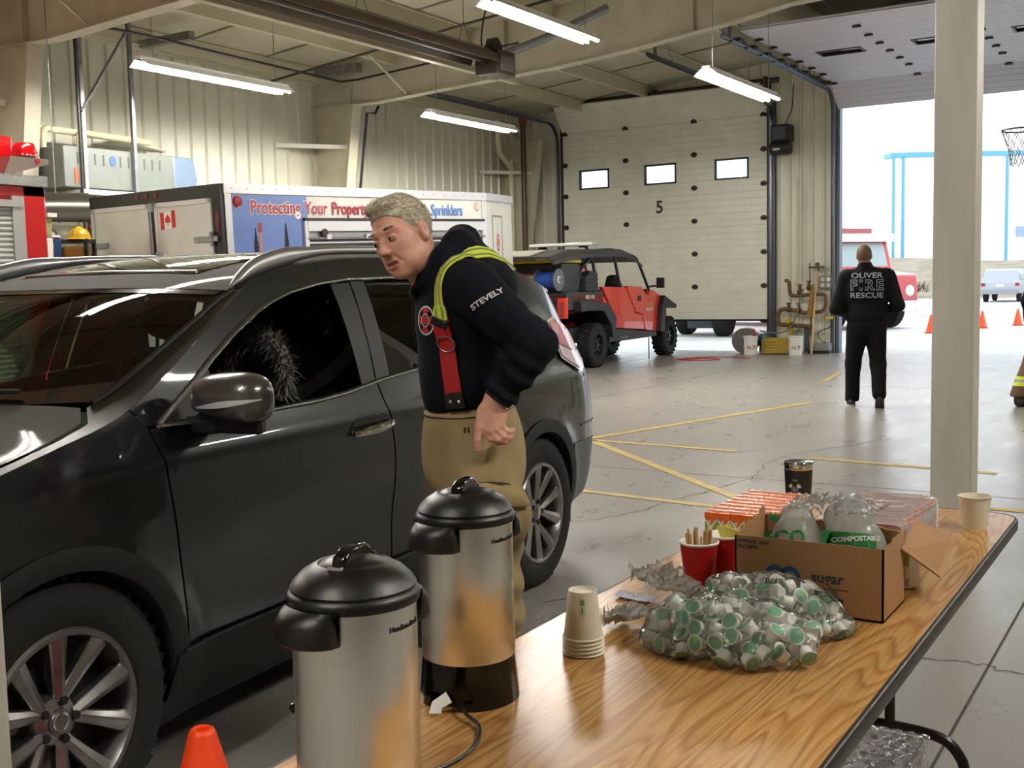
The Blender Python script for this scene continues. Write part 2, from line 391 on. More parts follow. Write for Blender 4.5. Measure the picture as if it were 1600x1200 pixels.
# roof
b = B(); b.add([(XL-.2, -7.2, roofz(XL-.2)), (14.2, -7.2, roofz(14.2)), (14.2, YF+.15, roofz(14.2)), (XL-.2, YF+.15, roofz(XL-.2))], [(3, 2, 1, 0)])
b.add([(XL-.2, -7.2, roofz(XL-.2)+.1), (14.2, -7.2, roofz(14.2)+.1), (14.2, YF+.15, roofz(14.2)+.1), (XL-.2, YF+.15, roofz(XL-.2)+.1)], [(0, 1, 2, 3)])
ceil = struct(b, 'ceiling', M_insul, smooth=0)
for i in range(13):
    x = XL+.35+i*1.5; z = roofz(x); b = B()
    b.bx(x-.01, x+.01, -7, YF, z-.2, z-.005); b.bx(x-.075, x+.01, -7, YF, z-.215, z-.2); b.bx(x-.01, x+.07, -7, YF, z-.02, z-.005)
    b.obj('purlin', M_purlin, ceil, smooth=0)
for y in (4.2, 5.75, 7.3, 10.3, 11.85, 13.4, 16.4, 17.9, 19.5):
    b = B(); b.ribbon([(x, y, roofz(x)-.012) for x in (XL, 8)], (0, 1, 0), .05, .006); b.obj('lining_seam', mat('lining_tape', '7f765d', .7), ceil, smooth=0)
# eave strut along the left wall
b = B(); b.bx(XL+.0, XL+.2, -7, YF, 4.96, 5.12); struct(b, 'trim_1', M_purlin)
# portal frames
bot = [(-13.25, 4.56), (-11.86, 4.53), (-10.4, 4.6), (-8.4, 4.69), (-7.05, 4.80), (-5.6, 4.97), (-4.85, 5.09), (0, 5.3), (6, 5.6), (14, 6.4)]
def portal(y, name):
    root = thing(name, (XL, y, 0), None, None, kind='structure')
    b = B(); poly = [(x, z) for x, z in bot]+[(x, roofz(x)-.02) for x in (14, 6, 0, -6, -13.25)]
    R = Matrix.Translation((0, y, 0)) @ Matrix.Rotation(PI/2, 4, 'X')
    b.prism(poly, -.005, .005, M=R)
    for i in range(len(bot)-1):
        (x0, z0), (x1, z1) = bot[i], bot[i+1]
        b.add([(x0, y-.1, z0), (x1, y-.1, z1), (x1, y+.1, z1), (x0, y+.1, z0), (x0, y-.1, z0-.014), (x1, y-.1, z1-.014), (x1, y+.1, z1-.014), (x0, y+.1, z0-.014)],
              [(0, 1, 2, 3), (7, 6, 5, 4), (0, 4, 5, 1), (1, 5, 6, 2), (2, 6, 7, 3), (3, 7, 4, 0)])
    for x in (-12.4, -9.3, -6.2, -3.1):   # web stiffeners
        zb = np.interp(x, [p[0] for p in bot], [p[1] for p in bot]); b.bx(x-.006, x+.006, y-.09, y+.09, zb, roofz(x)-.02)
    if y < 20: b.obj('rafter', M_frame, root, world=True, smooth=0)
    b = B(); P = [(XL+.06, 0), (XL+.32, 0), (XL+1.0, 4.54), (XL+.06, 4.56)]
    b.prism(P, -.005, .005, M=R)
    for (x0, z0), (x1, z1) in ((P[1], P[2]), ((XL+.06, 0), (XL+.06, 4.56))):
        d = V(x1-x0, 0, z1-z0).normalized(); n_ = V(d.z, 0, -d.x)*.007
        vs = []
        for (x, z) in ((x0, z0), (x1, z1)):
            for s_ in (-1, 1):
                for yy in (-.11, .11): vs.append(V(x, y+yy, z)+n_*s_)
        b.add(vs, [(0, 1, 3, 2), (4, 6, 7, 5), (0, 4, 5, 1), (2, 3, 7, 6), (0, 2, 6, 4), (1, 5, 7, 3)])
    b.obj('frame_column', M_frame, root, world=True, smooth=0)
    for x in (-11.2,) if y < 20 else ():   # flange brace up to the purlin
        b = B(); zb = float(np.interp(x, [p[0] for p in bot], [p[1] for p in bot])); b.cyl((x, y-.06, zb+.03), (x-.2, y-.75, roofz(x)-.2), .022, n=8); b.obj('flange_brace', M_frame, root, world=True)
for y, nm in ((2.7, 'beam'), (8.8, 'beam'), (14.9, 'beam'), (21.0, 'column')): portal(y, nm)
# interior box columns
def boxcol(x, y, wx, wy, z1, name):
    b = B(); b.bx(x-wx/2, x+wx/2, y-wy/2, y+wy/2, 0, z1); b.bx(x-wx/2-.05, x+wx/2+.05, y-wy/2-.05, y+wy/2+.05, 0, .02)
    return struct(b, name, mat('column_paint', 'cfccc2', .45, var=('bdb8ab', 3, (1, 1, .25))), bevel=.012)
boxcol(-1.2235, 6.70, .222, .21, roofz(-1.2)-.02, 'column')
boxcol(-1.164, .62, .16, .16, roofz(-1.1)-.02, 'column')
# ---------------------------------------------------------------- sectional doors
M_glow = film('window_glass', 'e8f2ff', .6, .02)
def section(b, x0, x1, M, h=.672, thick=.045, ribs=5):
    prof = []; n = ribs
    prof.append((0, .004)); prof.append((.006, 0))
    for i in range(1, n):
        z = h*i/n; prof += [(z-.012, 0), (z, .007), (z+.012, 0)]
    prof += [(h-.006, 0), (h, .004)]
    vs = []; 
    for z, o in prof: vs += [M @ V(x0, o, z), M @ V(x1, o, z)]
    b.add(vs, [(2*i, 2*i+1, 2*i+3, 2*i+2) for i in range(len(prof)-1)])
    b.bx(x0, x1, .012, thick, 0, h, M=M)
def hinge(b, M):
    b.bx(-.035, .035, -.022, 0, -.05, .05, M=M); b.cyl((-.05, -.02, 0), (.05, -.02, 0), .014, n=8, M=M); b.bx(-.06, -.03, -.03, -.006, -.03, .03, M=M); b.bx(.03, .06, -.03, -.006, -.03, .03, M=M)
def overhead_door(name, x0, x1, frames, win_i, win_x, m, hx, num=None):
    root = thing(name, (x0, YF, 0), None, None, kind='structure')
    for i, M in enumerate(frames):
        b = B()
        if i == win_i:
            xs = [x0]+[v for c in win_x for v in (c-.35, c+.35)]+[x1]
            for k in range(0, len(xs), 2): section(b, xs[k], xs[k+1], M)
            for c in win_x: b.bx(c-.35, c+.35, 0, .045, 0, .135, M=M); b.bx(c-.35, c+.35, 0, .045, .535, .672, M=M)
        else: section(b, x0, x1, M)
        b.obj('door_section', m, root, world=True, smooth=25)
    for c in win_x:
        M = frames[win_i]; b = B(); X0, X1, Z0, Z1 = c-.36, c+.36, .125, .545
        for q in ((X0, X1, Z0, Z0+.035), (X0, X1, Z1-.035, Z1), (X0, X0+.035, Z0, Z1), (X1-.035, X1, Z0, Z1)): b.bx(q[0], q[1], -.012, .05, q[2], q[3], M=M)
        fr = b.obj('window_frame', M_black, root, world=True)
        b = B(); b.bx(X0+.03, X1-.03, .015, .02, Z0+.03, Z1-.03, M=M); b.obj('pane', M_glow, fr, world=True)
    for M in frames[1:]:
        for x in hx+[x0+.06, x1-.06]:
            b = B(); hinge(b, M @ Matrix.Translation((x, 0, 0))); b.obj('hinge', mat('hinge_steel', '3c3a36', .5, .6), root, world=True)
    return root
fr1 = [Matrix.Translation((0, YF-.06, .655+.672*i)) for i in range(6)]
fr1.append(Matrix.Translation((0, YF-.06, .655+.672*6)) @ Matrix.Rotation(math.radians(38), 4, 'X'))
d1 = overhead_door('door_1', -12.12, -7.52, fr1, 4, (-11.36, -9.81, -8.25), M_door, [-10.6, -9.05])
text('5', .36, basis((-9.83, YF-.068, 2.99), (1, 0, 0), (0, 0, 1)), M_black, d1, bold=.006, name='number', world=True)
b = B(); b.bx(-12.12, -7.52, YF-.055, YF-.02, .62, .66); b.bx(-12.12, -7.52, YF-.035, YF-.012, 4.62, 4.74); b.obj('bottom_seal_and_light_stop', M_dark, d1, world=True)  # bottom seal; upper dark strip added to block daylight at the tilted joint
zt = 4.985
fr2 = [Matrix.Translation((0, YF-.1, 4.63)) @ Matrix.Rotation(math.radians(52), 4, 'X')]
p = fr2[0] @ V(0, 0, .672); fr2.append(Matrix.Translation(p) @ Matrix.Rotation(math.radians(84), 4, 'X'))
for i in range(6):
    p = fr2[-1] @ V(0, 0, .672); fr2.append(Matrix.Translation(p) @ Matrix.Rotation(math.radians(89.3), 4, 'X'))
d2 = overhead_door('door_2', -6.1, -1.76, fr2, 4, (-5.25, -3.75, -2.3), M_door2, [-4.55, -3.05])
M_track = mat('door_track_steel', '6e7280', .3, .9)
def track(name, x, zz, y_end, door, rollers=False, m=None, s=1):
    R_ = .42; pts = [(x, YF-.1, .02 if not rollers else .05), (x, YF-.1, zz-R_)]
    for k in range(1, 9):
        a = k/8*PI/2; pts.append((x, YF-.1-R_*(1-math.cos(a)), zz-R_+R_*math.sin(a)))
    pts.append((x, y_end, zz+.05))
    b = B(); b.ribbon(pts, (1, 0, 0), .055, .004)
    up = [(p[0]+.027*s, p[1]+.0, p[2]) for p in pts]
    b.ribbon([(p[0]+.026*s, p[1]-.022*(1 if i < 2 else math.cos(min(i-1, 8)/8*PI/2)), p[2]-(.022*math.sin(min(i-1, 8)/8*PI/2) if i > 1 else 0)) for i, p in enumerate(pts)],
             [(0, 1, 0) if i < 2 else (0, math.cos(min(i-1, 8)/8*PI/2), math.sin(min(i-1, 8)/8*PI/2)) for i in range(len(pts))], .05, .004)
    b.obj('track', m or M_track, door, world=True)
    b = B()   # angle iron above the horizontal run and hanger
    b.bx(x-.03, x+.03, y_end, YF-.6, zz+.03, zz+.035); b.bx(x-.003, x+.003, y_end, YF-.6, zz+.03, zz+.1)
    b.bx(x-.02, x+.02, y_end+.3, y_end+.34, zz+.05, roofz(x)-.2); b.tube([(x, y_end+.32, roofz(x)-.25), (x+.02, y_end+1.0, zz+.06)], .014, 6); b.obj('track_hanger', M_steel, door, world=True)
track('t', -12.22, 4.92, 16.2, d1, s=-1); track('t', -7.42, 4.86, 15.9, d1); track('t', -6.2, 5.0, 15.9, d2, s=-1); track('t', -1.66, 5.0, 15.9, d2)
for i in range(8):
    b = B(); y = 16.3+i*.66; b.cyl((-6.23, y, 5.04), (-6.08, y, 5.05), .012, n=8); b.cyl((-6.24, y, 5.04), (-6.2, y, 5.04), .03, n=12); b.bx(-6.12, -6.04, y-.06, y+.06, 5.0, 5.04); b.obj('roller', mat('hinge_steel'), d2, world=True)
for x0, x1, dd in ((-12.4, -7.2, d1), (-6.35, -1.5, d2)):
    b = B(); b.cyl((x0, YF-.3, 5.28), (x1, YF-.3, 5.28), .055, n=12)
    b.obj('spring_shaft', M_dkmetal, dd, world=True)
    for x in (x0+.25, (x0+x1)/2, x1-.25):
        b = B(); b.bx(x-.02, x+.02, YF-.4, YF-.05, 5.16, 5.36); b.obj('shaft_bracket', M_dkmetal, dd, world=True)
b = B(); b.bx(D2[0]-.02, D2[0]+.06, YF-.03, YF+.16, 0, DH); b.bx(D2[1]-.06, D2[1]+.02, YF-.03, YF+.16, 0, DH); b.obj('jamb', mat('grey_blue_jamb', '5b6578', .5), d2, world=True)
b = B(); b.bx(D1[0]-.05, D1[0]+.06, YF-.03, YF+.14, 0, DH); b.bx(D1[1]-.06, D1[1]+.05, YF-.03, YF+.14, 0, DH); b.obj('jamb', M_dkmetal, d1, world=True)
# ---------------------------------------------------------------- strip lights
M_tube = mat('lit_tube', 'ffffff', .5, emit=('fff9ee', LAMP)); M_refl = mat('lamp_reflector', 'f2f2ec', .3)
def strip_light(x, y, z, label, tilt=0):
    t = thing('strip_light', (x, y, z), label, 'light', group='fluorescent strip lights')
    b = B()
    b.prism([(-.15, -.02), (-.06, .05), (.06, .05), (.15, -.02), (.155, -.02), (.065, .056), (-.065, .056), (-.155, -.02)], -1.22, 1.22, M=Matrix.Rotation(PI/2, 4, 'X'))
    b.bx(-.05, .05, -1.22, 1.22, .05, .09); b.obj('reflector', M_refl, t, smooth=0)
    for dx in (-.07, .07):
        for y0, y1 in ((-1.2, -.01), (.01, 1.2)):
            b = B(); b.cyl((dx, y0, -.005), (dx, y1, -.005), .019, n=10); b.obj('tube', M_tube, t)
    for yy in (-1.0, 1.0): b = B(); b.cyl((0, yy, .09), (0, yy, roofz(x)-z-.02), .004, n=6); b.obj('hanger', M_steel, t)
    return t
strip_light(-10.52, 10.08, 4.08, 'long bright strip light hanging before the ribbed wall above the trailer\'s rear')
strip_light(-10.2, 15.26, 4.07, 'strip light at the ribbed wall between the beam and the door numbered 5')
strip_light(-5.15, 13.9, 3.9, 'strip light hanging in front of the raised door\'s left track')
strip_light(-6.71, 11.6, 4.5, 'strip light near the ceiling beside the brown tube heater\'s burner')
for i, (x, y, z) in enumerate(((-10.5, 4.2, 4.08), (-6.7, 5.2, 4.3), (-1.6, -1.6, 4.4), (2.2, 3.2, 4.4), (2.2, 9.5, 4.4), (2.2, 15.5, 4.4))):  # rows continued out of view; lamp behind the camera added to light the face
    strip_light(x, y, z, 'unseen strip light hanging under the roof above the near bays')
# ---------------------------------------------------------------- radiant tube heater
t = thing('tube_heater', (-8.4, 13.2, 4.5), 'long brown radiant tube heater with burner box hung under the roof', 'heater')
b = B(); x, z = -8.4, 4.5
b.prism([(-.24, -.07), (-.19, .06), (-.09, .13), (.09, .13), (.19, .06), (.24, -.07), (.232, -.07), (.183, .053), (.085, .12), (-.085, .12), (-.183, .053), (-.232, -.07)], -12.9, -3.5, M=Matrix.Translation((x, 0, z)) @ Matrix.Rotation(PI/2, 4, 'X')); 
b.obj('reflector_hood', mat('brown_heater_sheet', '6b5c4e', .35, .6), t, world=True, smooth=25)
b = B(); b.cyl((x, 3.5, z), (x, 12.95, z), .055, n=14); b.obj('burner_tube', M_dkmetal, t, world=True)
b = B(); b.bx(x-.17, x+.2, 12.9, 13.35, z-.2, z+.12); b.obj('burner_box', mat('heater_box', '3a342e', .45, .3), t, world=True, bevel=.012)
b = B(); b.cyl((x, 12.98, z+.12), (x, 13.2, z+.2), .09, n=16); b.cyl((x-.02, 13.05, z+.2), (x+.1, 13.05, z+.2), .1, n=16); b.obj('blower', mat('heater_box'), t, world=True)
b = B(); b.bx(x+.2, x+.21, 12.95, 13.3, z-.15, z+.05); b.obj('access_panel', mat('heater_panel', '6f6a60', .4, .5), t, world=True)
b = B(); b.tube([(x+.05, 13.25, z+.1), (x+.5, 13.7, z+.35), (x+1.2, 14.2, z+.75)], .06, 10); b.obj('air_duct', M_steel, t, world=True)
b = B(); b.tube(smooth_path([(x-.1, 13.0, z+.12), (x-.12, 13.0, z+.3), (x-.1, 13.05, z+.6), (x-.1, 13.2, z+.9)], 5), .012, 6); b.obj('gas_hose', M_black, t, world=True)
for y in (5, 7.4, 10.3, 12.4):
    b = B(); b.cyl((x-.1, y, z+.12), (x, y, z+.4), .004, n=5); b.cyl((x+.1, y, z+.12), (x, y, z+.4), .004, n=5); b.cyl((x, y, z+.4), (x, y, roofz(x)-.02), .004, n=5); b.obj('hanging_chain', M_black, t, world=True)
b = B(); b.ribbon([(-8.95, y, 4.46) for y in (3.5, 14.6)], (1, 0, 0), .1, .012); b.ribbon([(-8.9, y, 4.5) for y in (3.5, 14.6)], (0, 0, 1), .08, .01)
t = tag(b.obj('cable_tray', mat('pale_conduit', 'b5ab92', .45)), 'pale steel rail running under the roof alongside the brown tube heater', 'rail')
# sprinkler / service pipes
def pipe(name, pts, r, m, label, cat, n=8, k=4, sm=True):
    b = B(); b.tube(pts, r, n); return tag(b.obj(name, m), label, cat)
pipe('gas_pipe', [(-11.85, 9.03, 0), (-11.85, 9.03, 4.72), (-11.88, 9.1, 4.78), (-12.0, 10.2, 4.84), (-12.3, 14.5, 4.86), (-12.1, 14.7, 4.9), (-9, 14.75, 5.1)], .018, M_black, 'thin black gas pipe dropping beside the grey unit heater', 'pipe')
pipe('sprinkler_pipe', [(-13.0, 13.6, 4.82), (-12.2, 13.6, 4.9), (-6.5, 13.6, 5.45)], .02, M_dkmetal, 'dark pipe crossing under the roof before the beam', 'pipe')
pipe('standpipe', [(-12.5, 20.6, 0), (-12.5, 20.6, 4.86)], .06, mat('brown_pipe', '4b3123', .35), 'dark brown vertical pipe before the corner column', 'pipe', 14)
b = B(); b.cyl((-12.5, 20.6, 4.86), (-12.5, 20.6, 4.96), .09, n=14); b.obj('flange', mat('rust', '8a3f1e', .7), bpy.data.objects['standpipe'])
pipe('rain_pipe', smooth_path([(-12.95, 20.3, 4.95), (-12.95, 20.33, 4.35), (-12.95, 20.45, 4.2), (-12.93, 20.72, 4.0), (-12.93, 20.78, 3.8), (-12.93, 20.78, 0)], 4), .06, mat('cream_pipe', 'd8d1b2', .4), 'cream downpipe bending beside the corner column', 'pipe', 12)
pipe('conduit', [(-12.2, 15.35, 4.55), (-12.2, 15.25, 4.42), (-12.25, 15.1, 4.42), (-12.6, 15.05, 2.0), (-12.9, 15.05, 0)], .025, M_black, 'black conduit running down the tapered frame column', 'pipe')
for yc, nm in ((14.9, 'at the tapered frame column'), (21.0, 'in the corner behind the brown standpipe')):
    b = B(); y0, y1 = yc-1.0, yc+.7
    for a, c in (((XL+.06, y0, 3.85), (XL+.75, yc, 3.85)), ((XL+.75, yc, 3.85), (XL+.06, min(y1, 21.6), 3.85))): b.ribbon([a, c], (0, 0, 1), .07, .02)
    b.add([(XL+.05, y0, 3.885), (XL+.76, yc, 3.885), (XL+.05, min(y1, 21.6), 3.885), (XL+.05, y0, 3.88), (XL+.76, yc, 3.88), (XL+.05, min(y1, 21.6), 3.88)], [(0, 1, 2), (5, 4, 3), (0, 3, 4, 1), (1, 4, 5, 2), (2, 5, 3, 0)])
    tag(b.obj('wall_bracket', M_white), 'white triangular wall bracket '+nm, 'bracket')
# ---------------------------------------------------------------- unit heater hung by the wall
t = thing('unit_heater', (-12.4, 9.8, 3.05), 'grey box unit heater with blue oval badge hung at the ribbed wall', 'heater')
M_uh = mat('grey_green_enamel', '747a75', .4, var=('6c726d', 6))
b = B(); b.bx(-12.75, -12.15, 9.0, 10.75, 2.8, 3.32); b.obj('casing', M_uh, t, world=True, bevel=.015)
b = B(); b.prism([(0, 0), (.36, 0), (.42, .22), (.35, .52), (0, .52)], -.3, .3, M=basis((-12.45, 10.75, 2.8), (0, 1, 0), (0, 0, 1))); b.obj('outlet_hood', mat('bluish_sheet', '7a8ea6', .3, .3), t, world=True, bevel=.02)
for i in range(11):
    if i == 4: continue
    y = 9.2+i*.13; b = B(); b.bx(-12.151, -12.144, y, y+.022, 3.1, 3.24); b.obj('louvre_slot', mat('slot_dark', '4d524e', .6), t, world=True)
b = B(); b.cyl((-12.15, 9.74, 3.17), (-12.142, 9.74, 3.17), .07, n=20, M=Matrix.Translation((0, 9.74, 0)) @ Matrix.Diagonal((1, .7, 1, 1)) @ Matrix.Translation((0, -9.74, 0))); b.obj('badge', mat('badge_blue', '3a5a9a', .4), t, world=True)
b = B(); b.bx(-12.148, -12.14, 9.15, 9.2, 2.85, 3.05); b.obj('warning_sticker', mat('sticker_orange', 'd0542e', .5), t, world=True)
for y in (9.28, 10.06):
    b = B(); b.bx(-12.13, -12.08, y-.025, y+.025, 2.75, roofz(-12.1)-.2); b.obj('hanger_strut', M_steel, t, world=True)
b = B(); b.cyl((-12.08, 9.25, 3.75), (-12.08, 10.0, 4.85), .022, n=8); b.obj('brace', M_steel, t, world=True)
b = B(); b.bx(-12.5, -12.05, 9.2, 9.26, 2.72, 2.78); b.bx(-12.5, -12.05, 10.5, 10.56, 2.72, 2.78); b.bx(-12.12, -12.06, 9.2, 10.56, 2.72, 2.78); b.obj('support_frame', M_white, t, world=True)
for y0 in (9.05, 9.6):
    b = B(); b.tube(smooth_path([(-12.6, y0, 3.3), (-12.6, y0, 3.5), (-12.65, y0+.1, 3.58), (-12.7, y0+.3, 3.58), (-12.8, 10.9, 3.57)], 4), .045, 10); b.obj('flue_pipe', mat('cream_pipe'), t, world=True)
b = B(); b.add([(XL+.05, 10.3, 3.54), (XL+.05, 11.6, 3.54), (-12.75, 10.5, 3.54), (XL+.05, 10.3, 3.57), (XL+.05, 11.6, 3.57), (-12.75, 10.5, 3.57)], [(0, 1, 2), (5, 4, 3), (0, 3, 4, 1), (1, 4, 5, 2), (2, 5, 3, 0)]); tag(b.obj('wall_bracket', M_white), 'white triangular wall bracket above the grey unit heater', 'bracket')
# grey channels under the eave
for i, (y, l) in enumerate(((9.6, 1.0), (10.9, 1.0))):
    b = B(); b.bx(-12.9, -12.9+l, y, y+.1, 4.89, 5.0); tag(b.obj('channel_bar', M_steel), ('grey channel bar under the eave above the unit heater\'s brace', 'grey channel bar under the eave above the long strip light')[i], 'bar')
b = B(); b.bx(-12.9, -12.0, 14.55, 14.68, 5.0, 5.14); tag(b.obj('channel_bar', M_steel), 'grey channel bar on the beam at the wall corner', 'bar')
# ================================================================ dark grey SUV
def interp(K, W):
    K = np.array(K, float); W = np.array(W, float)
    h = np.diff(K); d = np.diff(W)/h; m = np.zeros(len(K)); m[0] = d[0]; m[-1] = d[-1]
    for i in range(1, len(K)-1): m[i] = 0 if d[i-1]*d[i] <= 0 else 2*d[i-1]*d[i]/(d[i-1]+d[i])
    def f(x):
        x = min(max(x, K[0]), K[-1]); i = min(int(np.searchsorted(K, x, 'right'))-1, len(h)-1); i = max(i, 0); t = (x-K[i])/h[i]
        return float(W[i]*(1+2*t)*(1-t)**2+h[i]*m[i]*t*(1-t)**2+W[i+1]*t*t*(3-2*t)+h[i]*m[i+1]*t*t*(t-1))
    return f
cprof = interp([.15, .30, .45, .62, .78, .90, .98, 1.05, 1.2, 1.35, 1.5, 1.58, 1.66], [.79, .86, .892, .908, .918, .914, .897, .873, .825, .765, .690, .645, .58])
cze = interp([0, .1, .25, .5, .8, 1.0, 1.15, 1.26, 1.45, 1.65, 1.85, 2.05, 2.3, 2.6, 3.0, 3.4, 3.8, 4.1, 4.35, 4.62], [.70, .78, .86, .93, .99, 1.035, 1.068, 1.105, 1.20, 1.305, 1.405, 1.468, 1.51, 1.53, 1.535, 1.525, 1.495, 1.455, 1.41, 1.36])
czc = interp([0, .05, .2, .4, .7, .98, 1.3, 1.78, 2.1, 2.5, 3.0, 3.5, 4.0, 4.3, 4.62], [.72, .80, .90, .975, 1.035, 1.085, 1.225, 1.435, 1.515, 1.565, 1.58, 1.565, 1.525, 1.485, 1.43])
cxr = interp([.2, .4, .6, .8, 1.0, 1.1, 1.25, 1.4, 1.66], [4.50, 4.60, 4.62, 4.585, 4.50, 4.45, 4.38, 4.34, 4.28])
cxf = interp([.2, .4, .6, .75, .9, 1.0], [.10, .03, 0, .04, .16, .3])
crw = interp([0, .05, .12, .25, .4, .7, 1.1], [.80, .865, .915, .955, .975, .992, 1]); cfw = interp([0, .1, .25, .5, .8, 1.2], [.68, .82, .91, .965, .99, 1])
FW, RW, WZ = (.94, .345), (3.70, .345), .345
CS = 1.035
def smap(u, z):
    if u > 3.9: return 3.9+(u-3.9)*(cxr(z)-3.9)/.72
    if u < .7: return .7-(.7-u)*(.7-cxf(z))/.7
    return u
def side_x(u, z):
    w = cprof(z)*crw(4.62-u)*cfw(u)
    w += .010*math.exp(-((z-.955)/.03)**2)*(1 if u > 1 else 0)-.016*math.exp(-((z-.56)/.13)**2)*math.exp(-((u-2.3)/.75)**4)
    for c in (FW, RW):
        r = math.hypot(u-c[0], z-c[1]); w += .022*math.exp(-((r-.41)/.09)**2)*(1 if z < .85 else math.exp(-((z-.85)/.06)**2))
    return w
def SIDE(u, z, off=0, sg=1):
    e = .004; p = V(side_x(u, z), smap(u, z), z)
    if off:
        a = V(side_x(u+e, z), smap(u+e, z), z)-p; c = V(side_x(u, z+e), smap(u, z+e), z+e)-p
        n = a.cross(c).normalized()
        if n.x < 0: n = -n
        p = p+n*off
    return V(p.x*sg*CS, (p.y-2.293)*CS, p.z*CS)
def TOP(u, t, off=0):
    ze = cze(u); zc = czc(u); x = t*side_x(u, ze); z = zc-(zc-ze)*abs(t)**2.5
    return V(x*CS, (smap(u, z if False else ze)+(0 if u < 4.2 else 0)-2.293)*CS, (z+off)*CS)
def inside(p, poly):
    x, y = p; c = False; n = len(poly)
    for i in range(n):
        (x0, y0), (x1, y1) = poly[i], poly[i-1]
        if (y0 > y) != (y1 > y) and x < (x1-x0)*(y-y0)/(y1-y0)+x0: c = not c
    return c
def densify(poly, h, closed=True):
    o = []; n = len(poly)
    for i in range(n if closed else n-1):
        a, c = poly[i], poly[(i+1) % n]; k = max(1, int(math.hypot(c[0]-a[0], c[1]-a[1])/h))
        o += [(a[0]+(c[0]-a[0])*j/k, a[1]+(c[1]-a[1])*j/k) for j in range(k)]
    if not closed: o.append(poly[-1])
    return o
def fill2d(outer, h=.03, holes=(), bh=None):
    loops = [densify(outer, bh or h)]+[densify(q, bh or h) for q in holes]; co = []; ed = []
    for lp in loops:
        k = len(co); co += lp; ed += [(k+i, k+(i+1) % len(lp)) for i in range(len(lp))]
    nb = len(co); B_ = np.array(co); xs = [p[0] for p in outer]; ys = [p[1] for p in outer]
    for i in range(int((max(xs)-min(xs))/h)+1):
        for j in range(int((max(ys)-min(ys))/h)+1):
            p = (min(xs)+h*(i+.5*(j % 2)), min(ys)+h*j)
            if inside(p, outer) and not any(inside(p, q) for q in holes) and np.min(np.hypot(B_[:, 0]-p[0], B_[:, 1]-p[1])) > h*.45: co.append(p)
    v, e, f, *_ = delaunay_2d_cdt([Vector(p) for p in co], ed, [], 0, 1e-6)
    out = []
    for t in f:
        c = (sum(v[i].x for i in t)/3, sum(v[i].y for i in t)/3)
        if inside(c, outer) and not any(inside(c, q) for q in holes): out.append(tuple(t))
    return [(p.x, p.y) for p in v], out
def panel(outer, fn, h=.03, holes=(), flip=False, thick=0):
    v, f = fill2d(outer, h, holes); b = B(); P = [fn(*p) for p in v]; Fc = []
    for t in f:
        a, c, d = (v[i] for i in t); ccw = (c[0]-a[0])*(d[1]-a[1])-(c[1]-a[1])*(d[0]-a[0]) > 0
        Fc.append(t if ccw != flip else t[::-1])
    b.add(P, Fc); return b
def arc(c, r, a0, a1, n=18): return [(c[0]+r*math.cos(math.radians(a0+(a1-a0)*i/n)), c[1]+r*math.sin(math.radians(a0+(a1-a0)*i/n))) for i in range(n+1)]
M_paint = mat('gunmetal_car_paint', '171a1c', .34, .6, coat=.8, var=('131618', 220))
M_wettint = mat('wet_gunmetal_ceiling_tint', '2c2925', .72, .3, spec=.25, coat=.06, var=('332f2a', 60), bump=(150, .25)); M_clad = mat('black_car_cladding', '0a0a0a', .6, bump=(300, .1)); M_trimchrome = mat('wet_chrome_trim', 'b8b8b6', .16, 1, bump=(240, .5))  # wet paint; brown tone puts the reflected beige ceiling into hood and roof
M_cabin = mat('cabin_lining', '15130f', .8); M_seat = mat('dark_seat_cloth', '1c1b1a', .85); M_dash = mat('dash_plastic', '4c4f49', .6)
M_tint = film('side_window_glass', '2e322f', 1.0, .01, ior=1.5); M_wind = film('windscreen_glass', 'b4c8b4', .8, .01, ior=1.45)
M_silver = mat('silver_rail', 'b9bbbe', .3, .85); M_rim = mat('alloy_wheel', 'a5a3a3', .28, .9, var=('8e8b8b', 14)); M_tyre = mat('tyre_rubber', '090909', .82, bump=(60, .2))
car = thing('car', (-3.554, 3.079, 0), 'dark grey wet SUV with silver roof rails and an open driver\'s window', 'car', rz=.083)
dlo = [(1.335, 1.05), (1.48, 1.132), (1.625, 1.218), (1.76, 1.288), (1.902, 1.35), (2.0, 1.382), (2.105, 1.408), (2.28, 1.435), (2.461, 1.45), (2.75, 1.455), (3.05, 1.45), (3.35, 1.43), (3.62, 1.395), (3.78, 1.35), (3.72, 1.25), (3.55, 1.18), (3.3, 1.135), (2.9, 1.11), (2.41, 1.076), (2.24, 1.055), (2.075, 1.045), (1.8, 1.04), (1.5, 1.04)]
topline = [(u, cze(u)-.001) for u in np.linspace(1.255, 4.3, 60)]
rear_cut = [(3.30, 1.13), (3.40, 1.02), (3.40, .88)]; rear_arc_hi = arc(RW, .455, 118, 175, 8)
shell_poly = topline+[(4.615, cze(4.5)-.02), (4.615, 1.2), (4.615, .9), (4.615, .6), (4.615, .34), (4.2, .32)]+arc(RW, .43, -3, 168, 20)+[(3.262, .45)][:0]+list(reversed(rear_arc_hi))[0:0]+[(3.29, .47)]+[(3.30, .60), (3.345, .70), (3.40, .80)]+rear_cut[::-1]+dlo[12:16][::-1][0:0]+[(3.55, 1.18), (3.72, 1.25), (3.78, 1.35), (3.62, 1.395), (3.35, 1.43), (3.05, 1.45), (2.75, 1.455), (2.461, 1.45), (2.28, 1.435), (2.105, 1.408), (2.0, 1.382), (1.902, 1.35), (1.76, 1.288), (1.625, 1.218), (1.48, 1.132), (1.335, 1.05), (1.30, 1.062)]
fender_poly = [(.02, .30), (.50, .30)]+arc(FW, .43, 186, 0, 24)+[(1.385, .40), (1.36, .62), (1.333, .843), (1.318, .95), (1.296, 1.055), (1.25, 1.098)]+[(u, cze(u)-.001) for u in np.linspace(1.24, .02, 34)]
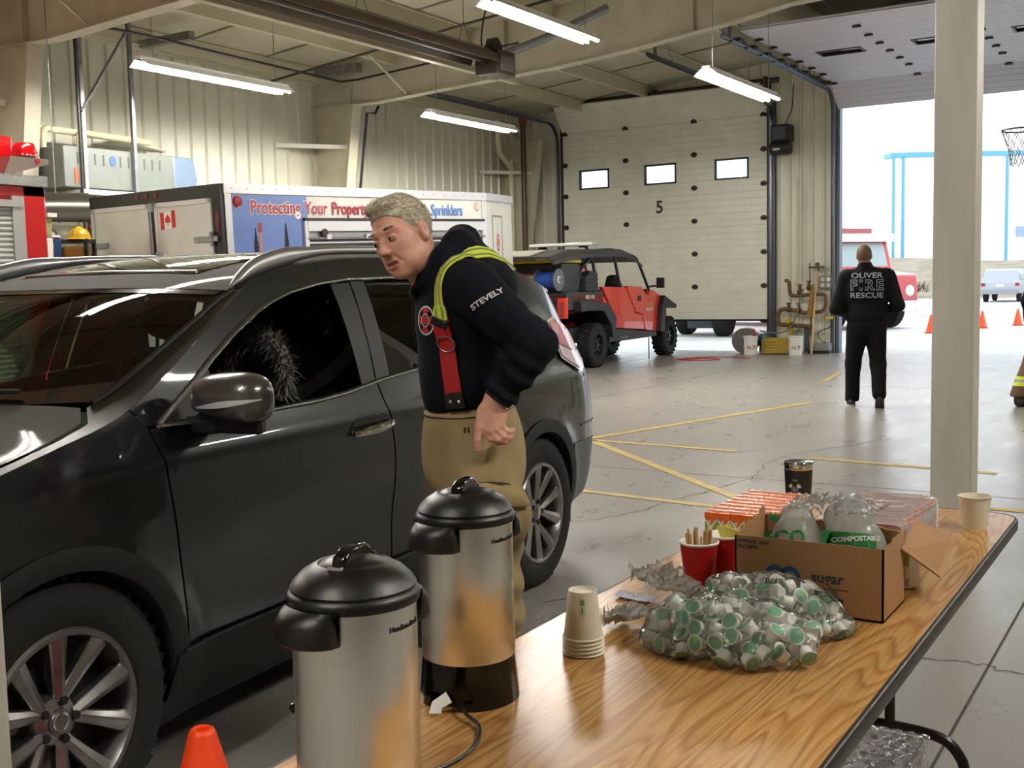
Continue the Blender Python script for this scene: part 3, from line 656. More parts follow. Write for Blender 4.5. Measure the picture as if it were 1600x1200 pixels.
fdoor_poly = [(1.304, 1.04), (1.325, .95), (1.340, .843), (1.368, .62), (1.392, .40), (2.466, .40), (2.466, .62), (2.459, .852), (2.44, 1.0), (2.432, 1.074), (2.24, 1.052), (2.075, 1.042), (1.8, 1.037), (1.5, 1.037)]
rdoor_poly = [(2.44, 1.076), (2.448, 1.0), (2.467, .852), (2.474, .62), (2.474, .40), (3.265, .40), (3.283, .47), (3.293, .60), (3.338, .70), (3.393, .80), (3.393, .88), (3.393, 1.02), (3.30, 1.122), (2.9, 1.108)]
for sg in (1, -1):
    h = .028 if sg == 1 else .06; fl = sg < 0
    panel(shell_poly, lambda u, z: SIDE(u, z, 0, sg), h, flip=fl).obj('body_shell', M_paint, car, smooth=50)
    panel(fender_poly, lambda u, z: SIDE(u, z, 0, sg), h, flip=fl).obj('fender', M_paint, car, smooth=50)
    dr = panel(fdoor_poly, lambda u, z: SIDE(u, z, 0, sg), h, flip=fl).obj('front_door', M_paint, car, smooth=50)
    dr2 = panel(rdoor_poly, lambda u, z: SIDE(u, z, 0, sg), h, flip=fl).obj('rear_door', M_paint, car, smooth=50)
    # cladding: arches and rocker
    for nm, c, a0, a1 in (('wheel_arch_trim', FW, 186, -4), ('wheel_arch_trim', RW, 184, -6)):
        o = arc(c, .445, a0, a1, 24); i_ = arc(c, .385, a1, a0, 24)
        panel(o+i_, lambda u, z: SIDE(u, max(z, .16), .008, sg), .02, flip=fl).obj(nm, M_clad, car, smooth=50)
        b = B(); prof = [SIDE(u, max(z, .16), .008, sg) for u, z in reversed(i_)]
        b.add([p for q in prof for p in (q, V(q.x-.35*sg, q.y, q.z))], [(2*k, 2*k+1, 2*k+3, 2*k+2) for k in range(len(prof)-1)]); b.obj('wheel_well', M_dark, car)
    panel([(1.335, .40), (1.30, .19), (3.30, .19), (3.31, .40)], lambda u, z: SIDE(u, z, .012, sg), .04, flip=fl).obj('rocker_trim', M_clad, car, smooth=50)
    b = B(); b.tube([SIDE(u, .405, .012, sg) for u in np.linspace(1.36, 3.28, 40)], .006, 6); b.obj('rocker_strip', mat('satin_strip', '3a3a3a', .35, .6), car)
    # inner door skins and pillar lining so that the cabin reads dark and closed
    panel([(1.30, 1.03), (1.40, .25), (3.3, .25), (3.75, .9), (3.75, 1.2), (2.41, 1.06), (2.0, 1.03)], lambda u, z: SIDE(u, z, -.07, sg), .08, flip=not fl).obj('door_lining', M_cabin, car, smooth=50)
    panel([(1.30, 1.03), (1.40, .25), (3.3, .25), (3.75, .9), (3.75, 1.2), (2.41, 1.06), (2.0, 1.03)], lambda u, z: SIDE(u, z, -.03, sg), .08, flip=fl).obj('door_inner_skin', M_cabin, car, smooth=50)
    # window surround: belt strip, roof strip, pillars
    ch = [SIDE(u, z, .004, sg) for u, z in densify(dlo[:12], .03, False)]; bl = [SIDE(u, z, .006, sg) for u, z in densify([(1.335, 1.047), (1.5, 1.04), (1.8, 1.04), (2.075, 1.045), (2.24, 1.055), (2.435, 1.078)], .03, False)]
    b = B(); b.tube(ch, .0125, 8, flat=.6); b.obj('window_trim', M_trimchrome, car)
    b = B(); b.tube(bl, .0125, 8, flat=.6); b.obj('window_trim', M_trimchrome, car)
    b = B(); b.tube([SIDE(u, z, .006, sg) for u, z in densify([(2.443, 1.08), (2.9, 1.112), (3.3, 1.138), (3.55, 1.184)], .03, False)], .0125, 8, flat=.6); b.obj('window_trim', M_trimchrome, car)
    panel([(2.345, 1.07), (2.435, 1.085), (2.49, 1.44), (2.372, 1.437)], lambda u, z: SIDE(u, z, -.004, sg), .03, flip=fl).obj('door_pillar', mat('pillar_black', '0e0f0f', .5), car, smooth=50)
    panel([(2.44, 1.085), (2.53, 1.09), (2.585, 1.447), (2.497, 1.443)], lambda u, z: SIDE(u, z, -.002, sg), .03, flip=fl).obj('door_pillar', mat('pillar_black'), car, smooth=50)
    panel([(1.345, 1.055), (1.60, 1.055), (1.60, 1.195)], lambda u, z: SIDE(u, z, -.003, sg), .03, flip=fl).obj('mirror_sail', mat('pillar_black'), car, smooth=50)
    if sg < 0: panel([(1.35, 1.055), (1.6, 1.19), (1.902, 1.34), (2.105, 1.395), (2.36, 1.43), (2.35, 1.07), (2.0, 1.05)], lambda u, z: SIDE(u, z, -.012, sg), .06, flip=fl).obj('front_window', film('front_side_glass', 'a9b8aa', .8, .01, ior=1.45), car, smooth=50)
    panel([(2.53, 1.095), (2.9, 1.115), (3.28, 1.14), (3.25, 1.43), (2.9, 1.447), (2.585, 1.445)], lambda u, z: SIDE(u, z, -.012, sg), .04, flip=fl).obj('rear_window', M_tint, car, smooth=50)
    panel([(3.33, 1.15), (3.55, 1.19), (3.71, 1.255), (3.765, 1.345), (3.6, 1.39), (3.30, 1.425)], lambda u, z: SIDE(u, z, -.008, sg), .04, flip=fl).obj('quarter_window', mat('dark_privacy_glass', '0a0b0b', .05), car, smooth=50)
    # tail lamp
    tl = [(4.05, 1.235), (4.19, 1.25), (4.42, 1.19), (4.61, 1.10), (4.61, 1.02), (4.30, .965), (4.07, 1.05)]
    panel(tl, lambda u, z: SIDE(u, z, .012, sg), .03, flip=fl).obj('tail_lamp_rim', mat('lamp_rim_clear', 'd8d4d8', .1, coat=1), car, smooth=60)
    panel([(4.07, 1.225), (4.19, 1.236), (4.41, 1.178), (4.60, 1.09), (4.32, 1.075), (4.08, 1.125)], lambda u, z: SIDE(u, z, .017, sg), .03, flip=fl).obj('tail_lamp_red', mat('red_lens', 'c01828', .12, coat=1, bump=(90, .4)), car, smooth=60)
    panel([(4.085, 1.115), (4.32, 1.065), (4.60, 1.08), (4.60, 1.03), (4.30, .98), (4.085, 1.06)], lambda u, z: SIDE(u, z, .017, sg), .03, flip=fl).obj('tail_lamp_clear', mat('clear_lens', 'd9b9be', .12, coat=1, bump=(90, .4)), car, smooth=60)
    # door handles
    if sg == 1:
        for c in ((2.32, .925), (3.20, .965)):
            panel([(c[0]+.125*math.cos(a), c[1]+.052*math.sin(a)) for a in np.linspace(0, 2*PI, 25)[:-1]], lambda u, z: SIDE(u, z, .002, 1), .02).obj('handle_recess', mat('handle_cup', '2a2c2d', .25, .8, coat=1), car, smooth=50)
            b = B(); pts = [SIDE(c[0]-.12+.24*i/10, c[1]+.004*math.sin(PI*i/10)-.012+.02*i/10, .012+.03*math.sin(PI*i/10)**.6, 1) for i in range(11)]
            b.tube(pts, [.010+.008*math.sin(PI*i/10) for i in range(11)], 10); b.obj('door_handle', M_chrome, car)
    # roof rails
    def rail(u, hgt): p = TOP(u, .93*sg); return V(p.x, p.y, p.z+hgt*CS)
    b = B(); rp = [(1.885, .010, .006), (1.93, .018, .02), (2.03, .028, .032), (2.18, .030, .034), (2.30, .030, .026), (2.4, .030, .019), (2.6, .028, .017), (3.4, .026, .017), (3.75, .024, .02), (3.9, .012, .028), (4.05, -.01, .006)]
    us = np.linspace(1.885, 4.05, 60); hc = interp([r[0] for r in rp], [r[1] for r in rp]); hr = interp([r[0] for r in rp], [r[2] for r in rp])
    vs = []
    for u in us:
        c = rail(u, hc(u)); r = hr(u)*CS
        for k in range(12): a = 2*PI*k/12; vs.append((c.x+.020*CS*math.cos(a)*min(1, r/.015), c.y, c.z+r*math.sin(a)))
    b.add(vs, [(i*12+j, i*12+(j+1) % 12, (i+1)*12+(j+1) % 12, (i+1)*12+j) for i in range(59) for j in range(12)]+[tuple(range(12)), tuple(range(59*12, 60*12))]); b.obj('roof_rail', M_silver, car, smooth=60)
    b = B(); b.cyl(rail(2.9, -.01), rail(2.9, .06), .02*CS, n=8); b.obj('rail_post', M_silver, car)
# top: hood, windscreen, roof
def topfn(s, t): return TOP(s, t)
tt = [1, .93]
hood = [(s, t) for s, t in [(.03, -.93), (.03, .93)]]+[(s, .95) for s in np.linspace(.2, 1.0, 10)]+[(1.13, .93), (1.19, .86), (1.12, .6), (1.04, .3), (1.0, 0), (1.04, -.3), (1.12, -.6), (1.19, -.86), (1.13, -.93)]+[(s, -.95) for s in np.linspace(1.0, .2, 10)]
panel(hood, lambda s, t: TOP(s, t, .001), .05, flip=True).obj('hood', M_wettint, car, smooth=50)
for sg in (1, -1):   # fender tops and A-pillars
    panel([(.03, .955*sg), (.03, sg)]+[(s, sg) for s in np.linspace(.1, 1.9, 40)]+[(1.88, .945*sg), (1.72, .925*sg), (1.45, .895*sg), (1.30, .88*sg), (1.20, .875*sg), (1.14, .95*sg), (1.0, .965*sg)], topfn, .03, flip=sg > 0).obj('a_pillar' if False else 'pillar_cover', M_paint, car, smooth=50)
wb = lambda t: 1.0+.23*abs(t/.9)**1.8; wt = lambda t: 1.775+.085*abs(t/.93)**2
ts = np.linspace(-.9, .9, 25)
wind = [(wb(t), t*.97) for t in ts]+[(1.45, .887), (1.65, .91), (1.80, .928)]+[(wt(t*1.03), t*1.03) for t in ts[::-1]]+[(1.80, -.928), (1.65, -.91), (1.45, -.887)]
panel(wind, lambda s, t: TOP(s, t, -.002), .045, flip=True).obj('windscreen', M_wind, car, smooth=60)
band = [(wb(t), t*.97) for t in ts]+[(wb(t)+.055+.07*abs(t)**3, t*.955) for t in ts[::-1]]
panel(band, lambda s, t: TOP(s, t, .0005), .03, flip=True).obj('windscreen_border', mat('black_frit', '0d0d0c', .08, coat=.5), car, smooth=60)
band = [(wt(t), t*1.0) for t in ts]+[(wt(t)-.035, t*.99) for t in ts[::-1]]
panel(band, lambda s, t: TOP(s, t, .0005), .03, flip=False).obj('windscreen_border', mat('black_frit'), car, smooth=60)
for sg in (1, -1):
    b = B(); b.tube([TOP(s, t*sg, .004) for s, t in ((1.22, .875), (1.30, .884), (1.45, .897), (1.65, .92), (1.80, .936), (1.87, .95))], .009, 6); b.obj('windscreen_seal', M_black, car)
roof = [(wt(t*1.03)+.008, t*1.03) for t in np.linspace(-.9, .9, 19)]+[(1.9, .955)]+[(s, .985) for s in np.linspace(1.95, 4.55, 20)]+[(4.6, .6), (4.6, -.6)]+[(s, -.985) for s in np.linspace(4.55, 1.95, 20)]+[(1.9, -.955)]
panel(roof, topfn, .06, flip=True).obj('roof', M_wettint, car, smooth=60)
for sg in (1, -1): panel([(1.88, .96*sg), (1.88, sg)]+[(s, sg) for s in np.linspace(1.95, 4.6, 30)]+[(s, .985*sg) for s in np.linspace(4.6, 1.95, 30)], topfn, .03, flip=sg > 0).obj('roof_edge', M_wettint, car, smooth=60)
panel([(1.98, -.62), (1.96, 0), (1.98, .62), (2.35, .68), (3.1, .68), (3.1, -.68), (2.35, -.68)], lambda s, t: TOP(s, t, .003), .05, flip=True).obj('sunroof', mat('sunroof_glass', '0b0c0d', .04, coat=1), car, smooth=60)
b = B(); b.tube([TOP(s, t, .004) for s, t in ((2.0, -.6), (1.985, 0), (2.0, .6))], .006, 6); b.obj('sunroof_lip', M_silver, car)
# headliner, floor, ends
panel([(1.86, -.9), (1.86, .9), (4.3, .9), (4.3, -.9)], lambda s, t: TOP(s, t, -.05), .12).obj('headliner', mat('headliner', '4a4a44', .9), car)
b = B(); b.bx(-.85, .85, -1.9, 2.0, .2, .3); b.obj('underbody', M_black, car)
def endcap(e, flip):
    zs = np.linspace(.22, .97 if e < 1 else 1.42, 16); n = 13; vs = []
    for z in zs:
        p = SIDE(e, z)
        for j in range(n):
            k = -1+2*j/(n-1); vs.append((p.x*k, p.y+(.09 if e > 1 else -.09)*(1-k*k), p.z))
    f = [(i*n+j, i*n+j+1, (i+1)*n+j+1, (i+1)*n+j) for i in range(15) for j in range(n-1)]
    b = B(); b.add(vs, [q[::-1] for q in f] if flip else f); return b
endcap(.02, False).obj('front_bumper', M_paint, car, smooth=60); endcap(4.615, True).obj('tailgate', M_paint, car, smooth=60)
panel([(4.1, .62), (4.1, .3), (4.615, .34), (4.615, .60)], lambda u, z: SIDE(u, z, .004), .04).obj('bumper_corner', mat('bumper_grey', '53575c', .4, .3), car, smooth=60)
b = B(); b.tube([SIDE(u, .70, .003) for u in np.linspace(4.22, 4.6, 10)], .004, 5); b.obj('bumper_seam', M_black, car)
for sg in (1, -1):   # roof spoiler tips
    b = B(); b.box(SIDE(4.3, 1.40, -.06, sg), (.1, .24, .05)); b.obj('spoiler', M_paint, car, bevel=.02)
# wheels
def wheel(u, sg, name='wheel'):
    c = V(.80*CS*sg, (u-2.293)*CS, WZ*CS); r = .358*CS; rr = .236*CS; w = .115*CS
    A = Matrix.Translation(c) @ Matrix.Rotation(PI/2*sg, 4, 'Y')
    b = B(); b.lathe([(rr-.01, -w*.9), (rr+.02, -w), (r-.035, -w), (r-.008, -w*.82), (r, -w*.5), (r, w*.5), (r-.008, w*.82), (r-.035, w), (r-.075, w*1.03), (rr+.012, w*.99), (rr-.004, w*.88)], 56, M=A)
    if sg > 0:
        k = 48
        for i in range(k):
            for s_ in (-1, 1):
                a = 2*PI*(i+.25*s_)/k; b.box((0, 0, 0), (.022, .03, .05), M=A @ Matrix.Rotation(a, 4, 'Z') @ Matrix.Translation((r-.002, 0, s_*w*.55)) @ Matrix.Rotation(.3*s_, 4, 'X'))
    root = b.obj(name, M_tyre, car, smooth=40)
    b = B(); b.lathe([(rr+.004, w*.93), (rr-.004, w*1.0), (rr-.016, w*.98), (rr-.024, w*.8), (rr-.03, -w*.6), (rr-.01, -w*.9)], 56, M=A); b.obj('rim_barrel', M_rim, root)
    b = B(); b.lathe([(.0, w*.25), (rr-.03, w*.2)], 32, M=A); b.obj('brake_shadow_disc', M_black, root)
    b = B(); b.lathe([(.0, w*.3), (.13, w*.3), (.145, w*.26)], 32, M=A); b.obj('brake_disc', mat('brake_steel', '4c4a48', .4, .8), root)
    for i in range(5):
        for s_ in (-1, 1):
            a = 2*PI*i/5+.30+s_*.235; b = B(); Ma = A @ Matrix.Rotation(a, 4, 'Z')
            zf = lambda x: w*(.72+.22*((x-.05)/(rr-.07)))
            xs = np.linspace(.052, rr-.012, 8); vs = []
            for x in xs:
                hw = .017+.016*(x/rr)**2; sk = -s_*.30*(.11-x)*.55
                vs += [(x, sk-hw, zf(x)-.035), (x, sk-hw, zf(x)-.008), (x, sk-hw*.15*s_-.0, zf(x)+.004), (x, sk+hw, zf(x)-.008), (x, sk+hw, zf(x)-.035)]
            b.add(vs, [(j*5+q, j*5+(q+1) % 5, (j+1)*5+(q+1) % 5, (j+1)*5+q) for j in range(7) for q in range(5)]+[(0, 1, 2, 3, 4), (39, 38, 37, 36, 35)], M=Ma); b.obj('spoke', M_rim, root, smooth=30, bevel=.003, seg=1)
    b = B(); b.lathe([(.0, w*.80), (.034, w*.79), (.036, w*.74), (.062, w*.66), (.075, w*.5), (.075, w*.2)], 28, M=A); b.obj('hub', M_rim, root)
    b = B(); b.lathe([(.0, w*.815), (.03, w*.805), (.031, w*.79)], 24, M=A); b.obj('hub_cap', mat('hubcap', '8b8788', .35, .8), root)
    b = B(); b.lathe([(.020, w*.812), (.026, w*.825), (.026, w*.812)], 24, M=A); b.box((0, 0, w*.82), (.058, .010, .004), M=A); b.obj('hub_emblem', M_chrome, root)
    for i in range(5):
        a = 2*PI*i/5+.30; b = B(); p = V(.054*math.cos(a), .054*math.sin(a), w*.70); b.cyl(p, p+V(0, 0, .012), .012, n=6, M=A); b.obj('lug_nut', mat('lug_dark', '3a3838', .5, .7), root)
    return root
for u in (FW[0], RW[0]):
    for sg in (1, -1): wheel(u, sg)
# tyre sidewall wording
cR = V(.80*CS, (RW[0]-2.293)*CS, WZ*CS)
def twarp(c, rad, a0):
    def f(p):
        a = a0-p.x/rad; r = rad+p.y
        return V(c.x+.121*CS, c.y+r*math.cos(a), c.z+r*math.sin(a))
    return f
text('EDGE O', .035, None, mat('tyre_letters', '3a3a38', .7), car, warp=twarp(cR, .305*CS, PI/2), name='tyre_lettering', sx=1.1)
# mirror
def mirror(sg):
    c = V(1.03*CS*sg, (1.47-2.293)*CS, 1.115*CS)
    def f(P):
        q = P-np.array(c); x = q[:, 0]*sg
        d = ((np.abs(x)/.138)**2.9+(np.abs(q[:, 1])/.085)**2.3+(np.abs(q[:, 2]-.10*x*0)/(.078+.05*x))**2.6)**.38*.085-.085; d = smax(d, q[:, 1]-.045, .02); d = smax(d, -q[:, 2]-.060-.02*x/.1, .03)
        return smax(d, -(x+.118), .03)
    return sdf_mesh(f, c-V(.2, .14, .14), c+V(.2, .14, .14), .007)
for sg in (1, -1):
    b = mirror(sg); mr = b.obj('wing_mirror', mat('mirror_paint', '5a5756', .28, .6, coat=1), car, smooth=60)
    c = V(1.03*CS*sg, (1.47-2.293)*CS, 1.115*CS)
    b = B(); b.ribbon([c+V(x*sg, -.088*math.sqrt(max(0, 1-(x/.146)**2))-.003, -.012+.012*(x/.1)) for x in np.linspace(-.06, .138, 14)], (0, 0, 1), [.003+.016*(1-abs(2*i/13-1)**1.5) for i in range(14)], .004); b.obj('indicator', mat('indicator_lens', 'cfd3dc', .1, .3), mr)
    b = B(); b.prism([(-.13, -.03), (.11, -.02), (.09, .035), (-.13, .03)], -.03, .03, M=Matrix.Translation((c.x, c.y+.01, c.z-.073)) @ Matrix.Diagonal((sg, 1, 1, 1))); b.box((c.x-.13*sg, c.y+.03, c.z-.083), (.14, .1, .05)); b.obj('mirror_foot', M_clad, mr, bevel=.012)
    b = B(); b.sph((c.x, c.y+.043, c.z), (.115, .004, .062), 20); b.obj('mirror_glass', M_chrome, mr)
# interior
b = B(); b.grid(lambda i, j: (CS*(-.76+1.52*j), (1.12+.62*i-2.293)*CS, CS*(.98+.055*math.sin(min(1, i*1.4)*PI/1.4)-.10*max(0, i-.8)/.2+.02*math.sin(j*PI*2)**2)), 12, 24); b.bx(-.78, .78, -.7, -.5, .5, .95); b.obj('dashboard', M_dash, car)
for x in (.38, -.38):
    b = B()
    b.grid(lambda i, j: (x+.27*math.cos(2*PI*j)*(1-.25*i**3), .16+.16*i+.1*math.sin(2*PI*j), .55+.62*i), 8, 16, cv=True); b.sph((x, .34, 1.17), (.2, .09, .06), 14); b.obj('seat_back', M_seat, car)
    b = B(); b.sph((x, .37, 1.36), (.14, .065, .105), 18); b.cyl((x-.05, .36, 1.15), (x-.05, .37, 1.32), .008); b.cyl((x+.05, .36, 1.15), (x+.05, .37, 1.32), .008); b.obj('headrest', M_seat, car)
    b = B(); b.sph((x, -.12, .55), (.28, .32, .1), 14); b.obj('seat_cushion', M_seat, car)
b = B(); b.sph((0, 1.0, .85), (.75, .12, .4), 14); b.obj('rear_bench', M_seat, car)
b = B(); ring = [(.38+.19*math.cos(a), -.33+.07*math.sin(a), 1.0+.17*math.sin(a)) for a in np.linspace(0, 2*PI, 28)[:-1]]; b.tube(ring, .016, 8, closed=True); b.cyl((.38, -.33, 1.0), (.38, -.5, .93), .03); b.box((.38, -.33, 1.0), (.34, .02, .05)); b.obj('steering_wheel', M_black, car)
b = B(); b.box((0, -.28, 1.47), (.24, .03, .07)); b.obj('rear_view_mirror', M_black, car, bevel=.01)
b = B(); b.ribbon(smooth_path([(.70, .42, 1.33), (.60, .25, 1.13), (.42, .06, .98), (.20, -.05, .8)], 6), (0, .3, 1), .05, .003); b.obj('seat_belt', mat('belt_webbing', '55534f', .7), car)
b = B(); b.ribbon(smooth_path([(.735, .235, 1.40), (.75, .29, 1.3), (.80, .315, 1.15), (.82, .30, 1.02)], 6), (0, 1, .2), .03, .02); b.obj('pillar_trim', mat('grey_trim', '6b6966', .6), car)
# wipers
for t0, t1, s0 in ((.62, -.05, 1.15), (-.1, -.72, 1.05)):
    b = B(); b.tube([TOP(s0+.015, t0, .02), TOP(1.08+.02, (t0+t1)/2, .025), TOP(1.06, t1, .015)], .007, 6); b.obj('wiper', M_black, car)
# ---------------------------------------------------------------- driver: dark coat, grey fluffy hood
drv = thing('person', (0, 0, 0), 'person in dark coat with fluffy grey fur hood in the SUV\'s driver seat', 'person', M=WM['car'] @ Matrix.Translation((.40, .12, .55)))
def drvf(P):
    d = uni(.05, ell(P, (0, .02, .25), (.2, .13, .32)), ell(P, (0, .0, .66), (.095, .11, .13)), caps(P, (.17, 0, .42), (.24, -.16, .2), .07, .055), caps(P, (.24, -.16, .2), (.1, -.38, .36), .055, .04), caps(P, (-.17, 0, .42), (-.22, -.16, .2), .07, .055), caps(P, (-.22, -.16, .2), (-.1, -.38, .36), .055, .04), caps(P, (.1, -.1, 0), (.12, -.55, .05), .1, .08), caps(P, (-.1, -.1, 0), (-.12, -.55, .05), .1, .08))
    return d
b = sdf_mesh(drvf, (-.35, -.68, -.15), (.35, .25, .85), .016); b.obj('body', mat('black_coat', '0e0e10', .85), drv, smooth=60)
M_fur = mat('grey_fur', '8a8580', .8)
b = B(); rnd = random.Random(3)
for i in range(1500):
    a = rnd.uniform(-.2*PI, 1.2*PI); c = V(.135*math.cos(a), -.06, .60+.135*math.sin(a)); th = rnd.uniform(0, 2*PI)
    d = V(math.cos(a)*math.cos(th), math.sin(th), math.sin(a)*math.cos(th)); c = c+d*.03; tip = c+d*rnd.uniform(.03, .055)+V(rnd.uniform(-.02, .02), rnd.uniform(-.02, .02), rnd.uniform(-.03, .005))
    s_ = frame_of(tip-c)[0]*.004; m_ = (c+tip)/2+V(0, 0, .004); b.add([c-s_, c+s_, m_+s_*.7, m_-s_*.7, tip], [(0, 1, 2, 3), (3, 2, 4)])
ring = [(.135*math.cos(a), -.06, .60+.135*math.sin(a)) for a in np.linspace(-.25*PI, 1.25*PI, 24)]; b.tube(ring, .032, 8)
fo = b.obj('fur_hood', M_fur, drv, smooth=0)
# ================================================================ folding table and what stands on it
from mathutils.bvhtree import BVHTree
TZ = .74
def oak():
    m = bpy.data.materials.new('oak_laminate'); m.use_nodes = True; nt = m.node_tree; N = nt.nodes; L = nt.links; p = N['Principled BSDF']
    tc = N.new('ShaderNodeTexCoord'); mp = N.new('ShaderNodeMapping'); mp.inputs['Scale'].default_value = (6.0, .5, 1); mp.inputs['Location'].default_value = (.3, .2, 0)
    L.new(tc.outputs['Object'], mp.inputs[0])
    n = N.new('ShaderNodeTexNoise'); n.inputs['Scale'].default_value = 1.0; n.inputs['Detail'].default_value = 2; n.inputs['Distortion'].default_value = .25; L.new(mp.outputs[0], n.inputs['Vector'])
    mu = N.new('ShaderNodeMath'); mu.operation = 'MULTIPLY'; mu.inputs[1].default_value = 27; L.new(n.outputs['Fac'], mu.inputs[0])
    fr = N.new('ShaderNodeMath'); fr.operation = 'FRACT'; L.new(mu.outputs[0], fr.inputs[0])
    r = N.new('ShaderNodeValToRGB'); e = r.color_ramp.elements; e[0].position = 0; e[0].color = lin('b5834a'); e[1].position = 1; e[1].color = lin('b8884e')
    for pos, c in ((.12, 'c69a5e'), (.55, 'c09255'), (.88, 'a5733d')): x = e.new(pos); x.color = lin(c)
    L.new(fr.outputs[0], r.inputs[0])
    m2 = N.new('ShaderNodeMapping'); m2.inputs['Scale'].default_value = (170, 5, 1); L.new(tc.outputs['Object'], m2.inputs[0])
    n2 = N.new('ShaderNodeTexNoise'); n2.inputs['Scale'].default_value = 1; n2.inputs['Detail'].default_value = 5; L.new(m2.outputs[0], n2.inputs['Vector'])
    r2_ = N.new('ShaderNodeValToRGB'); r2_.color_ramp.elements[0].position = .36; r2_.color_ramp.elements[0].color = (.6, .55, .48, 1); r2_.color_ramp.elements[1].position = .56; r2_.color_ramp.elements[1].color = (1, 1, 1, 1)
    L.new(n2.outputs['Fac'], r2_.inputs[0]); mx = N.new('ShaderNodeMixRGB'); mx.blend_type = 'MULTIPLY'; mx.inputs[0].default_value = .55
    L.new(r.outputs[0], mx.inputs[1]); L.new(r2_.outputs[0], mx.inputs[2]); L.new(mx.outputs[0], p.inputs['Base Color']); p.inputs['Roughness'].default_value = .26; p.inputs['Specular IOR Level'].default_value = .45
    return m
def rrect(x0, x1, y0, y1, r, n=8):
    o = []
    for cx, cy, a in ((x1-r, y1-r, 0), (x0+r, y1-r, 90), (x0+r, y0+r, 180), (x1-r, y0+r, 270)):
        o += [(cx+r*math.cos(math.radians(a+90*i/n)), cy+r*math.sin(math.radians(a+90*i/n))) for i in range(n+1)]
    return o
tx0, tx1, ty0, ty1 = -1.205, -.472, .97, 3.64
tab = thing('folding_table', (-.84, 2.3, 0), 'oak-topped folding table with black edging holding the coffee urns', 'table')
b = B(); b.prism(rrect(tx0+.004, tx1-.004, ty0+.004, ty1-.004, .085), TZ-.03, TZ); b.obj('tabletop', oak(), tab, world=True, smooth=0)
b = B(); P = rrect(tx0, tx1, ty0, ty1, .088, 10); Q = [(-.03, -.002), (-.004, .002), (0, .002)]
pr = [(0, TZ-.032), (.004, TZ-.03), (.004, TZ-.004), (0, TZ+.0005), (-.006, TZ+.0005), (-.006, TZ-.032)]
vs = []; n_ = len(P); cx, cy = (tx0+tx1)/2, (ty0+ty1)/2
for x, y in P:
    qx = min(max(x, tx0+.088), tx1-.088); qy = min(max(y, ty0+.088), ty1-.088); d = V(x-qx, y-qy, 0); d = d.normalized()
    vs += [(x+d.x*o, y+d.y*o, z) for o, z in pr]
b.add(vs, [(i*6+j, ((i+1) % n_)*6+j, ((i+1) % n_)*6+(j+1) % 6, i*6+(j+1) % 6) for i in range(n_) for j in range(6)]); b.obj('edge_strip', mat('black_edge_strip', '16130f', .4), tab, world=True, smooth=50)
b = B(); b.bx(tx0+.06, tx1-.06, ty0+.1, ty1-.1, TZ-.07, TZ-.03); b.obj('under_frame', M_black, tab, world=True)
M_leg = mat('black_brown_leg_paint', '1c1612', .3, .2)
for yl in (3.37, 1.45):
    for x in (-.79, -.91):
        b = B(); b.cyl((x, yl, .11), (x, yl, TZ-.03), .0155, n=14); b.obj('leg', M_leg, tab, world=True)
    b = B(); b.tube(smooth_path([(-1.14, yl, .012), (-1.13, yl, .05), (-1.09, yl, .095), (-1.02, yl, .112), (-.85, yl, .115), (-.70, yl, .112), (-.625, yl, .095), (-.585, yl, .05), (-.575, yl, .012)], 6), .0165, 12); b.obj('foot', M_leg, tab, world=True)
    b = B(); b.cyl((-.85, yl, .45), (-.85, 2.3+(yl-2.3)*.45, TZ-.05), .01, n=8); b.bx(-.91, -.79, yl-.008, yl+.008, .43, .46); b.obj('brace', M_leg, tab, world=True)
